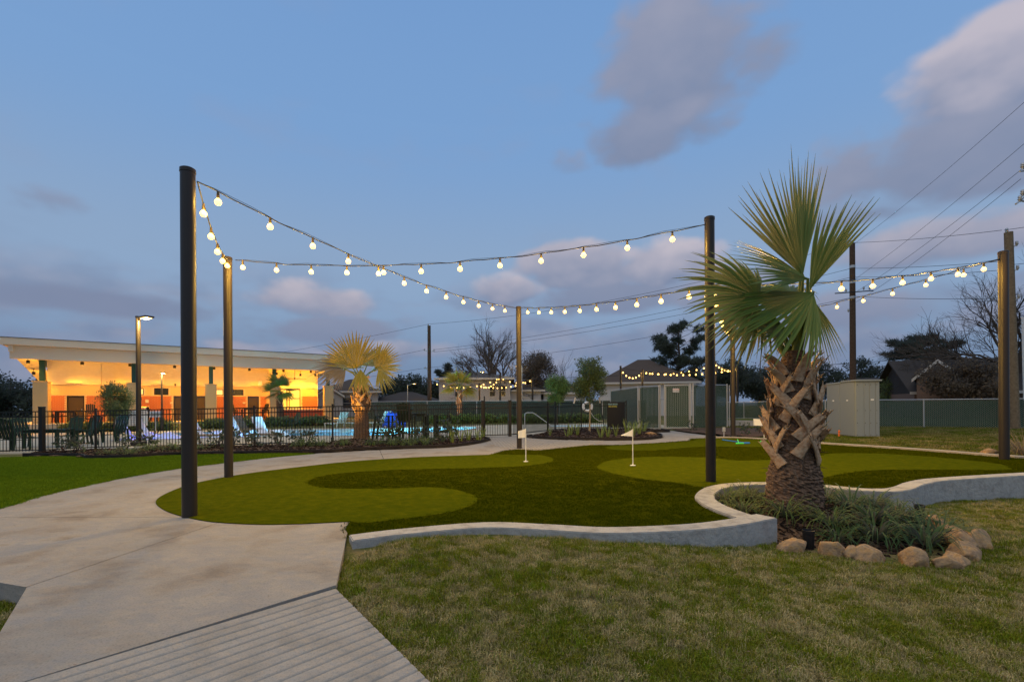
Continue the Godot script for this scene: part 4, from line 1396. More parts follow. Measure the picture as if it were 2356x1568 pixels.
func build_trees() -> void:
	var lf := leaf_clump(16, 0.55, 0.28, 1.0, 4)
	var fine := leaf_clump(22, 0.34, 0.3, 1.0, 5)
	var needles := needle_clump(26, 0.9, 6)
	var yb := 0.1
	tree("pine_tree", "tall loose pine behind the pump enclosure and far string lights", "tree", V(20.6, 60, yb), 12.3, 0.32, 7.7, 3.8, 4.6, 62, 15, 0.8, needles, 0.58, M.needle, 0.55, "", 21)
	tree("pine_tree", "broad flat topped pine beyond the roofs right of the utility pole", "tree", V(67.8, 80, yb), 13.2, 0.4, 10.2, 4.2, 2.7, 26, 30, 1.5, needles, 0.85, M.needle, 0.4, "", 22)
	tree("pine_tree", "small far pine with a few tufts right of the slim utility pole", "tree", V(-12.0, 85, yb), 9.3, 0.22, 7.6, 1.5, 1.5, 10, 22, 0.75, needles, 0.55, M.needle, 0.5, "", 23)
	var sp := [[53.0, 90, 8.8, 4.2, 31, "dark round crowned tree just right of the palm trunk, under the wire"], [58.8, 92, 9.6, 3.6, 32, "dark tree behind the electrical cabinet, left of the dark utility pole"], [65.0, 90, 9.6, 4.4, 33, "dark broad tree just right of the dark utility pole above the cabinet"], [44.5, 84, 8.0, 3.6, 34, "dark tree left of the palm trunk behind the enclosure"], [36.0, 70, 8.2, 3.6, 35, "tall dark bushy tree between the thin string pole and the palm"], [40.0, 76, 6.4, 3.0, 36, "lower dark tree left of the palm trunk, between two taller ones"], [73.0, 98, 6.4, 4.0, 37, "low far tree to the right of the cabinet"], [29.5, 66, 8.2, 3.2, 38, "dark tree behind the thick front pole and the pine"]]
	for a in sp:
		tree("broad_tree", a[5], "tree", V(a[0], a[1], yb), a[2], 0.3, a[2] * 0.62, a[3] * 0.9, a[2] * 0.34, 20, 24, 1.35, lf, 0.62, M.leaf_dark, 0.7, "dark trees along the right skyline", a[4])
	var lt := [[-73.0, 68, 7.6, 3.4, 41, "dark tree at the left edge of the view"], [-68.5, 66, 5.6, 3.0, 42, "lower dark tree between the left edge and the pool house"], [-64.5, 67, 7.0, 3.2, 43, "dark tree close to the left end of the pool house roof"], [-78.5, 70, 6.2, 3.5, 44, "dark tree cut by the left edge of the view"]]
	for a in lt:
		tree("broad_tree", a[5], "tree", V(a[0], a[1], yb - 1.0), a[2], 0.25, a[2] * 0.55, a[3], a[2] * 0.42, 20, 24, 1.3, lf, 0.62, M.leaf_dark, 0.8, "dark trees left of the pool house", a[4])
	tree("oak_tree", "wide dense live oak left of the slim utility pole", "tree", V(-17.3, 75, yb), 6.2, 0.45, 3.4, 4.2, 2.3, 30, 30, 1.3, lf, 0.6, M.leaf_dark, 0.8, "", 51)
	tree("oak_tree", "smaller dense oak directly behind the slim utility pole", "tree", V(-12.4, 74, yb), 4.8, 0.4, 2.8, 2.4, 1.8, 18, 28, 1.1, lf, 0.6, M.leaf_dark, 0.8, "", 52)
	bare_tree("bare_tree", "big bare deciduous tree with domed crown behind the middle pole", V(-2.0, 60, yb), 11.2, 0.42, 6, 0.75, 62, 0.3)
	tree("small_leaved_tree", "half bare tree with fine rusty leaves right of the middle pole", "tree", V(3.3, 62, yb), 8.6, 0.3, 5.6, 2.1, 2.9, 26, 26, 0.95, fine, 0.55, M.rust_leaf, 0.9, "", 53)
	bare_tree("thin_bare_tree", "thin bare sapling, the left one of two beside the young tree", V(5.9, 62, yb), 8.8, 0.09, 4, 0.4, 64, 0.25)
	bare_tree("thin_bare_tree", "thin bare sapling, the right one of two beside the young tree", V(7.0, 63, yb), 8.0, 0.08, 4, 0.4, 65, 0.25)
	bare_tree("bare_tree", "big bare tree with long thin twigs behind the right poles", V(42.0, 40, yb), 12.5, 0.42, 6, 0.75, 66, 0.26)
	tree("magnolia_tree", "dark rusty leaved tree in front of the brown brick house", "tree", V(33.4, 35.5, yb), 4.9, 0.2, 2.8, 2.0, 2.0, 20, 24, 0.9, lf, 0.42, M.rust_leaf, 0.8, "", 54)
	tree("bushy_tree", "green bushy young tree in front of the low grey roofs", "tree", V(36.5, 46, yb), 3.9, 0.1, 2.4, 1.1, 1.5, 14, 22, 0.6, fine, 0.42, M.leaf_green, 0.9, "", 55)
	# the staked young tree of the round bed
	var yt := on(3.72, 23.2)
	tree("young_tree", "staked young tree with upright leafy crown in the round mulch bed", "tree", yt, 3.9, 0.045, 2.55, 0.66, 1.05, 40, 20, 0.30, lf, 0.15, M.leaf_green, 1.1, "", 56, M.stake)
	for k in [[-1.05, 0.35, "black rubber tipped tree stake leaning left of the young tree"], [0.78, -0.5, "black rubber tipped tree stake leaning right of the young tree"]]:
		var s := Shape.new()
		var st := thing("tree_stake", k[2], "stake", on(3.72 + k[0] * 1.1, 23.2 - k[1]), 0.0, "stakes of the young tree")
		var top := Vector3(-k[0] * 0.42, 1.62, -k[1] * 0.4)
		s.tube([Vector3(0, -0.05, 0), top], [0.022, 0.018], 6)
		part("rod", s.done(), M.black, st)
		s = Shape.new()
		s.tube([top * 0.86, top * 1.04], [0.04, 0.04], 6)
		part("sleeve", s.done(), M.trim, st)
	tree("young_tree", "pale green young tree farther back by the pool, left of the staked one", "tree", on(3.1, 33.0), 3.5, 0.05, 2.35, 0.72, 1.0, 26, 20, 0.34, lf, 0.17, M.leaf_bright, 1.1, "", 57)
	tree("young_tree", "small leafy tree in front of the pool house beside the brown door", "tree", V(-25.2, 30.6, -0.2), 3.4, 0.05, 2.1, 0.85, 0.95, 26, 20, 0.38, lf, 0.18, M.leaf_green, 1.0, "", 58)

# ---------------------------------------------------------------- fences
func bar_run(f: Node3D, a: Vector2, b: Vector2, top: float, post0: bool, post1: bool, post_h := 0.0) -> void:
	var len_ := a.distance_to(b)
	var ya := G(a.x, a.y)
	var yb := G(b.x, b.y)
	var pa := V(a.x, a.y, ya)
	var pb := V(b.x, b.y, yb)
	var turn := atan2((pb - pa).z * -1.0, (pb - pa).x)
	for r in [0.08, top - 0.20, top - 0.02]:
		var s := Shape.new()
		var w := 0.038
		s.box((pa + pb) * 0.5 + Vector3(0, r, 0), Vector3(len_, w, w), Basis(Vector3.UP, turn) * Basis(Vector3.BACK, asin((yb - ya) / len_)))
		part("rail", s.done(), M.black, f)
	var n := int(len_ / 0.108)
	for i in range(1, n):
		var t := float(i) / n
		var o := MeshInstance3D.new()
		o.name = "picket"
		o.mesh = picket_mesh
		o.set_surface_override_material(0, M.black)
		f.add_child(o, true)
		o.position = pa.lerp(pb, t) + Vector3(0, 0.06 + (top - 0.08) * 0.5, 0)
		o.rotation.y = turn
	for e in [[pa, post0], [pb, post1]]:
		if e[1]:
			var s := Shape.new()
			var ph := top + 0.05 + post_h
			var pw := 0.062 if post_h == 0.0 else 0.14
			s.box(Vector3(0, ph / 2 - 0.05, 0), Vector3(pw, ph + 0.1, pw), Basis.IDENTITY, 0.005)
			s.box(Vector3(0, ph + 0.012, 0), Vector3(pw + 0.015, 0.025, pw + 0.015), Basis.IDENTITY, 0.005)
			var o := part("post", s.done(), M.black, f, e[0])
			o.rotation.y = turn

var picket_mesh: ArrayMesh

func chain_panel(f: Node3D, a: Vector3, b: Vector3, h: float, cell: float, slats: Material, slat_w := 0.0) -> void:
	# green privacy slats behind a real diamond mesh of wires
	var len_ := a.distance_to(b)
	var u := (b - a) / len_
	var n := u.cross(Vector3.UP).normalized()
	if n.dot(-a) < 0.0:
		n = -n
	var s := Shape.new()
	if slat_w > 0.0:
		var k := 0.0
		while k < len_ - 0.02:
			var c := a + u * (k + slat_w * 0.5) + Vector3(0, h * 0.5, 0) - n * 0.012
			s.quad(c - u * slat_w * 0.44 - Vector3(0, h * 0.5 - 0.05, 0), c + u * slat_w * 0.44 - Vector3(0, h * 0.5 - 0.05, 0), c + u * slat_w * 0.44 + Vector3(0, h * 0.5 - 0.06, 0), c - u * slat_w * 0.44 + Vector3(0, h * 0.5 - 0.06, 0), n)
			k += slat_w
		kind(part("slat", s.done(), slats, f), "stuff")
	else:
		s.box((a + b) * 0.5 + Vector3(0, h * 0.5, 0) - n * 0.015, Vector3(len_, h - 0.1, 0.006), Basis(u, Vector3.UP, u.cross(Vector3.UP)))
		part("screen_cloth", s.done(), slats, f)
	s = Shape.new()
	var w := 0.0032 if cell < 0.1 else 0.005
	var x := -h
	while x < len_:
		for dir in [1.0, -1.0]:
			var x0 := x
			var x1 := x + h
			var t0 := clampf((0.0 - x0) / h, 0.0, 1.0)
			var t1 := clampf((len_ - x0) / h, 0.0, 1.0)
			if t1 - t0 > 0.01:
				var y0 := t0 * h if dir > 0.0 else (1.0 - t0) * h
				var y1 := t1 * h if dir > 0.0 else (1.0 - t1) * h
				var p := a + u * (x0 + t0 * h) + Vector3(0, y0, 0)
				var q := a + u * (x0 + t1 * h) + Vector3(0, y1, 0)
				var o := (q - p).normalized().cross(n) * w
				s.quad(p - o, p + o, q + o, q - o, n)
		x += cell
	kind(part("mesh_wire", s.done(), M.chain, f), "stuff")

func pipe(f: Node3D, called: String, a: Vector3, b: Vector3, r: float, m: Material = null) -> void:
	var s := Shape.new()
	s.tube([a, b], [r, r], 8)
	part(called, s.done(), m if m else M.galv, f)

func build_fences() -> void:
	picket_mesh = boxed(Vector3(0.017, 1.40, 0.017))
	var H := 1.45
	var f := thing("pool_fence", "black metal picket fence along the left of the pool, left gate post to corner", "fence", Vector3.ZERO, 0.0, "black picket fences round the pool")
	var pts := [[-21.0, 16.9], [-16.5, 16.97], [-15.55, 18.0], [-9.7, 18.15], [-6.72, 18.05], [-4.0, 18.75], [-1.33, 20.95]]
	for i in range(1, pts.size() - 1):
		bar_run(f, Vector2(pts[i][0], pts[i][1]), Vector2(pts[i + 1][0], pts[i + 1][1]), H, i > 1, i == 4 or i == 3 and false)
	f = thing("pool_fence", "black metal picket fence left of the thick gate post, by the green chairs", "fence", Vector3.ZERO, 0.0, "black picket fences round the pool")
	bar_run(f, Vector2(-21.0, 16.75), Vector2(-16.5, 16.92), H, false, true, 0.08)
	f = thing("pool_gate", "black picket pool gate between two thick posts behind the middle pole", "gate")
	bar_run(f, Vector2(-1.28, 21.0), Vector2(-0.1, 21.15), H, true, true, 0.06)
	pipe(f, "latch_rod", on(-1.2, 20.95), on(-1.2, 20.95, 1.78), 0.03, M.black)
	f = thing("pool_fence", "black metal picket fence right of the pool gate behind the mulch bed", "fence", Vector3.ZERO, 0.0, "black picket fences round the pool")
	pts = [[0.0, 21.25], [1.8, 24.25], [2.25, 25.15], [3.8, 26.45], [6.18, 26.1]]
	for i in pts.size() - 1:
		bar_run(f, Vector2(pts[i][0], pts[i][1]), Vector2(pts[i + 1][0], pts[i + 1][1]), H, i > 0, i == pts.size() - 2)
	# dark solid panel with a sign, at the end of the picket fence
	var s := Shape.new()
	var pn := thing("screen_panel", "black solid panel with a small lettered sign at the picket fence end", "panel", on(5.62, 26.12, 0.05), 0.05)
	part("board", boxed(Vector3(0.98, 1.36, 0.03), 0.005), M.black, pn, Vector3(0, 0.72, 0.05))
	var sg := part("sign_plate", boxed(Vector3(0.5, 0.28, 0.01)), M.door, pn, Vector3(-0.18, 1.22, 0.075))
	for l in [[0.06, Color(0.5, 0.9, 0.85), "POOL RULES"], [-0.06, Color(0.95, 0.85, 0.1), "NO DIVING"]]:
		var tm := TextMesh.new()
		tm.text = l[2]
		tm.font_size = 16
		tm.pixel_size = 0.0055
		tm.depth = 0.004
		var mm := plain(l[1].r, l[1].g, l[1].b, 0.6)
		part("lettering", tm, mm, sg, Vector3(0, l[0], 0.008))
	# pump enclosure in chain link with green slats
	f = thing("pump_enclosure", "tall chain link pump enclosure with green slats and double gate posts", "enclosure")
	var eh := 2.25
	var E := [on(6.75, 33.0), on(6.9, 26.4), on(7.74, 25.2), on(7.90, 24.95), on(9.10, 24.6), on(9.24, 24.6), on(11.6, 26.0)]
	chain_panel(f, E[0], E[1], eh, 0.11, M.screen)
	chain_panel(f, E[1] + Vector3(0.1, 0, 0), E[2], eh, 0.11, M.slat, 0.09)
	chain_panel(f, E[3], E[4], eh, 0.11, M.slat, 0.09)
	chain_panel(f, E[5], E[6], eh, 0.11, M.slat, 0.09)
	for p in E:
		pipe(f, "post", p - Vector3(0, 0.1, 0), p + Vector3(0, eh + 0.06, 0), 0.038)
	for p in [E[1] + Vector3(0.1, 0, 0), E[2] - Vector3(0.07, 0, 0), E[3] + Vector3(0.06, 0, 0), E[4] - Vector3(0.06, 0, 0), E[6] + Vector3(0.12, 0, 0)]:
		pipe(f, "post", p, p + Vector3(0, eh, 0), 0.025)
	for k in [[0, 1], [1, 2], [3, 4], [5, 6]]:
		pipe(f, "rail", E[k[0]] + Vector3(0, eh, 0), E[k[1]] + Vector3(0, eh, 0), 0.022)
	for k in [[3, 4]]:
		pipe(f, "rail", E[k[0]] + Vector3(0, 0.06, 0), E[k[1]] + Vector3(0, 0.06, 0), 0.022)
	pipe(f, "latch", E[2] + Vector3(0, 1.55, 0), E[3] + Vector3(0, 1.55, 0), 0.03)
	pipe(f, "hinge", E[4] + Vector3(0, 1.9, 0), E[5] + Vector3(0, 1.9, 0), 0.03)
	var sd := thing("caution_sign", "small white lettered sign wired high on the enclosure gate", "sign", E[3].lerp(E[4], 0.44) + Vector3(0, 1.98, 0.05), 0.1)
	part("plate", boxed(Vector3(0.36, 0.2, 0.006)), M.white, sd)
	for l in [[0.055, "CAUTION"], [-0.005, "POOL CHEMICALS"], [-0.06, "AUTHORIZED ONLY"]]:
		var tm := TextMesh.new()
		tm.text = l[1]
		tm.font_size = 16
		tm.pixel_size = 0.0030 if l[1] != "CAUTION" else 0.005
		tm.depth = 0.002
		part("lettering", tm, M.orange if l[1] == "CAUTION" else M.door, sd, Vector3(0, l[0], 0.005))
	# long slatted chain link fence to the right, and the screened one behind the pool
	var runs := [["chain_link_fence", "long chain link fence with green slats behind the cabinet at right", [[16.6, 38.0], [18.3, 25.3], [20.54, 24.0], [22.94, 22.6], [27.0, 20.4]], 1.36, 0.075],
		["screened_fence", "dark green screened chain link fence running behind the pool", [[-14.0, 44.0], [-7.3, 41.5], [-3.0, 41.0], [0.4, 41.0], [4.0, 40.5], [7.5, 40.0], [11.0, 39.5]], 1.62, 0.0]]
	runs[0][2] = [[15.2, 36.0], [16.84, 35.0], [16.7, 25.7], [18.5, 24.4], [20.54, 24.05], [22.94, 22.7], [27.0, 20.6]]
	for r in runs:
		f = thing(r[0], r[1], "fence")
		var q: Array = r[2]
		for i in q.size() - 1:
			var a := on(q[i][0], q[i][1])
			var b := on(q[i + 1][0], q[i + 1][1])
			if r[4] > 0.0:
				chain_panel(f, a, b, r[3], 0.10, M.slat, r[4])
			else:
				chain_panel(f, a, b, r[3], 0.16, M.screen)
			pipe(f, "rail", a + Vector3(0, r[3], 0), b + Vector3(0, r[3], 0), 0.022)
		for p in q:
			pipe(f, "post", on(p[0], p[1], -0.1), on(p[0], p[1], r[3] + 0.04), 0.032)

# ---------------------------------------------------------------- poles and strings of lights
func string_lights(label: String, a: Vector3, b: Vector3, sag: float, gap: float, first: float, energy: float, bulb_r: float, cord_r: float, group: String, reach := 1.0) -> void:
	var t := thing("string_lights", label, "string lights", a, 0.0, group)
	var len_ := a.distance_to(b)
	var at := func(f: float) -> Vector3:
		return (b - a) * f - Vector3(0, sag * 4.0 * f * (1.0 - f), 0)
	var pts := []
	var rs := []
	for i in 41:
		pts.append(at.call(i / 40.0) + Vector3(0, sin(i * 2.1) * 0.006 + sin(i * 0.9) * 0.005, 0) * (0.0 if i == 0 or i == 40 else 1.0))
		rs.append(cord_r)
	var s := Shape.new()
	s.tube(pts, rs, 5)
	part("cord", s.done(), M.cord, t)
	if cord_r < 0.012:
		var ws := Shape.new()
		for i in 41:
			pts[i] += Vector3(0, 0.028 * absf(sin(i * PI / 5.0)), 0)
			rs[i] = cord_r * 0.4
		ws.tube(pts, rs, 4)
		part("support_wire", ws.done(), M.cord, t)
	var d := first
	while d < len_ * reach - 0.15:
		var p: Vector3 = at.call(d / len_)
		part("socket", socket_mesh, M.socket, t, p)
		var c := p - Vector3(0, 0.085 + bulb_r, 0)
		var bm: Mesh = bulb_small if bulb_r < 0.05 else bulb_big
		part("light_bulb", bm, M.bulb, t, c)
		lamp(t, c, energy, Color(1.0, 0.78, 0.34), 0.03)
		d += gap

var socket_mesh: ArrayMesh
var bulb_small: ArrayMesh
var bulb_big: ArrayMesh

func string_pole(label: String, x: float, d: float, h: float, r: float, group: String, base := true, lean := 0.0) -> Node3D:
	var t := thing("string_light_pole", label, "pole", on(x, d), 0.0, group)
	var s := Shape.new()
	s.tube([Vector3(0, -0.2, 0), Vector3(lean * 0.5, h * 0.5, 0), Vector3(lean, h - 0.03, 0)], [r, r, r], 24)
	part("shaft", s.done(), M.bronze, t)
	s = Shape.new()
	s.lathe([[0.0, 0.03], [r * 0.8, 0.028], [r * 1.05, 0.015], [r * 1.07, -0.03], [r, -0.032]], 24, Vector3(lean, h - 0.03, 0))
	part("cap", s.done(), M.bronze, t)
	return t

func build_poles_and_strings() -> void:
	socket_mesh = Shape.new().done()
	var s := Shape.new()
	s.lathe([[0.0, 0.012], [0.014, 0.01], [0.017, -0.02], [0.02, -0.04], [0.018, -0.088], [0.0, -0.09]], 8)
	socket_mesh = s.done()
	s = Shape.new()
	s.lathe([[0.016, 0.055], [0.02, 0.04], [0.038, 0.022], [0.045, 0.0], [0.038, -0.027], [0.022, -0.04], [0.0, -0.045]], 10)
	bulb_small = s.done()
	s = Shape.new()
	s.lathe([[0.02, 0.07], [0.03, 0.05], [0.05, 0.025], [0.06, 0.0], [0.05, -0.035], [0.03, -0.055], [0.0, -0.06]], 10)
	bulb_big = s.done()
	var grp := "bronze poles round the near putting green"
	string_pole("tallest looking bronze pole standing on the green by the near path", -4.08, 6.09, 4.4, 0.085, grp)
	string_pole("bronze pole at the path edge, second from the left", -5.66, 9.62, 4.40, 0.080, grp)
	string_pole("bronze pole by the pavers in the middle, in front of the pool gate", 0.22, 14.91, 4.40, 0.080, grp)
	string_pole("bronze pole on the green just left of the big palm", 3.31, 8.04, 4.42, 0.080, grp)
	string_pole("bronze pole behind the big palm, beside the pump enclosure", 8.25, 18.0, 4.42, 0.085, grp)
	string_pole("bronze pole at the right edge of the green in front of a utility pole", 10.43, 10.22, 4.42, 0.085, grp)
	var P1 := V(-3.98, 6.12, 4.27)
	var P2 := V(-5.58, 9.55, 4.32)
	var P3 := V(0.22, 14.83, 4.42)
	var P4 := V(3.23, 8.02, 4.40)
	var P4b := V(3.39, 8.1, 3.42)
	var P5 := V(8.25, 17.9, 4.42)
	var P6 := V(10.34, 10.2, 4.44)
	var near := "strings of lights over the near putting green"
	string_lights("string of lights from the tall left pole to the middle pole", P1, P3 + Vector3(-0.08, 0, 0), 0.28, 0.78, 0.27, 0.9, 0.045, 0.0085, near)
	string_lights("steep string of lights between the two left poles", P1, P2, 0.22, 0.72, 0.5, 0.9, 0.045, 0.0085, near)
	string_lights("long string of lights from the second pole to the pole by the palm", P2 + Vector3(0.12, 0, 0), P4, 0.34, 0.74, 0.16, 0.9, 0.045, 0.0085, near)
	string_lights("string of lights from the middle pole to low on the pole by the palm", P3 + Vector3(0.08, 0, 0), P4b, 0.12, 0.72, 0.45, 0.9, 0.045, 0.0085, near)
	string_lights("string of lights running back from the palm pole to the pole behind the palm", P4b, P5, 0.45, 0.78, 0.2, 0.9, 0.045, 0.0085, near)
	string_lights("upper string of lights from the palm pole to the right edge pole", P4b, P6, 0.16, 0.79, 0.5, 0.9, 0.045, 0.0085, near)
	string_lights("string of lights from behind the palm to the right edge pole", P5, P6 + Vector3(0, 0.02, 0), 0.12, 0.78, 0.3, 0.9, 0.045, 0.0085, near)
	# the two farther greens
	var fg := "poles of the farther string lights"
	var fs := "far strings of lights behind the pool"
	var far := [[-7.8, 45.0, 4.05], [-1.1, 45.0, 4.32], [1.92, 45.0, 4.1], [-3.5, 52.0, 3.9]]
	var fl := ["left far pole of string lights close to the slim utility pole", "far pole of string lights below the big bare tree", "far pole of string lights just right of the middle pole", "farthest thin pole of string lights behind the far palm"]
	for i in 4:
		string_pole(fl[i], far[i][0], far[i][1], far[i][2] - G(far[i][0], far[i][1]), 0.09, fg)
	var Q := []
	for q in far:
		Q.append(V(q[0], q[1], q[2] - 0.15))
	string_lights("far string of lights from the slim utility pole to the bare tree", Q[0], Q[1], 0.75, 0.62, 0.2, 0.3, 0.06, 0.013, fs)
	string_lights("far string of lights right of the bare tree", Q[1], Q[2], 0.35, 0.62, 0.3, 0.3, 0.06, 0.013, fs)
	string_lights("far string of lights crossing behind the far palm", Q[1], Q[3], 0.5, 0.9, 0.3, 0.3, 0.06, 0.013, fs)
	string_lights("lowest far string of lights above the two storey house", Q[3], Q[2], 0.45, 0.75, 0.3, 0.3, 0.06, 0.013, fs)
	var rr := [[8.35, 37.0, 4.45], [10.15, 37.5, 4.25], [16.9, 40.0, 5.05], [16.6, 35.5, 4.3]]
	var rl := ["far pole of string lights in front of the white sided house", "far pole of string lights above the enclosure corner", "tall thin far pole of string lights left of the pole behind the palm", "far pole of string lights just right of the pole behind the palm"]
	for i in 4:
		string_pole(rl[i], rr[i][0], rr[i][1], rr[i][2] - G(rr[i][0], rr[i][1]), 0.08, fg)
	Q = []
	for q in rr:
		Q.append(V(q[0], q[1], q[2] - 0.15))
	var fr := "far strings of lights behind the pump enclosure"
	string_lights("short far string of lights before the brown roof", Q[0], Q[1], 0.55, 0.28, 0.2, 0.3, 0.06, 0.012, fr)
	string_lights("long far string of lights above the enclosure, front one", Q[1], Q[3], 0.30, 0.45, 0.3, 0.3, 0.06, 0.012, fr)
	string_lights("long far string of lights above the enclosure, rear one", Q[0], Q[2], 0.55, 0.75, 1.9, 0.3, 0.06, 0.012, fr)
	string_lights("short far string of lights by the pole behind the palm", Q[2], Q[3], 0.3, 0.62, 0.2, 0.3, 0.06, 0.012, fr)

# ---------------------------------------------------------------- utility poles, wires, street lamps
func wire(label: String, a: Vector3, b: Vector3, sag: float, r: float) -> void:
	var pts := []
	var rs := []
	for i in 25:
		var f := i / 24.0
		pts.append((b - a) * f - Vector3(0, sag * 4.0 * f * (1.0 - f), 0))
		rs.append(r)
	var s := Shape.new()
	s.tube(pts, rs, 4)
	var o := part("power_line", s.done(), M.cord, self, a)
	tag(o, label, "wire", "overhead power lines")

func insulator(p: Node3D, at: Vector3) -> void:
	var s := Shape.new()
	s.lathe([[0.0, 0.18], [0.05, 0.16], [0.06, 0.1], [0.04, 0.08], [0.07, 0.04], [0.04, 0.0], [0.02, -0.06], [0.0, -0.06]], 8)
	part("insulator", s.done(), M.galv, p, at)

func utility_pole(label: String, at: Vector3, h: float, r0: float, r1: float, m: Material, lean := Vector3.ZERO) -> Node3D:
	var t := thing("utility_pole", label, "utility pole", at)
	var s := Shape.new()
	s.tube([Vector3(0, -0.3, 0), Vector3(0, h * 0.5, 0) + lean * 0.5, Vector3(0, h, 0) + lean], [r0, (r0 + r1) / 2, r1], 12)
	part("shaft", s.done(), m, t)
	insulator(t, Vector3(-0.08, h + 0.02, 0) + lean)
	return t

func street_lamp(label: String, at: Vector3, h: float, r: float, arm: Vector3, head: Vector3, m: Material, energy: float, c: Color, base := 0.0) -> Node3D:
	var t := thing("street_lamp", label, "street lamp", at)
	var s := Shape.new()
	s.tube([Vector3(0, base, 0), Vector3(0, h, 0)], [r, r * 0.85], 12)
	s.lathe([[0.0, 0.04], [r, 0.035], [r * 1.08, 0.0], [r * 0.85, -0.03]], 12, Vector3(0, h, 0))
	part("pole", s.done(), m, t)
	s = Shape.new()
	var tip := Vector3(0, h, 0) + arm
	s.tube([Vector3(0, h - 0.12, 0), tip], [r * 0.45, r * 0.35], 8)
	part("arm", s.done(), m, t)
	var b := Basis(Vector3.UP, atan2(-arm.z, arm.x)) if Vector2(arm.x, arm.z).length() > 0.01 else Basis.IDENTITY
	s = Shape.new()
	s.box(tip + b * Vector3(head.x * 0.5, 0, 0), head, b, minf(head.y * 0.3, 0.02))
	part("lamp_head", s.done(), m, t)
	s = Shape.new()
	var lp := tip + b * Vector3(head.x * 0.55, -head.y * 0.5 - 0.012, 0)
	s.box(lp, Vector3(head.x * 0.6, 0.02, head.z * 0.7), b)
	part("lens", s.done(), M.bulb, t)
	lamp(t, lp - Vector3(0, 0.04, 0), energy, c, 0.06)
	return t

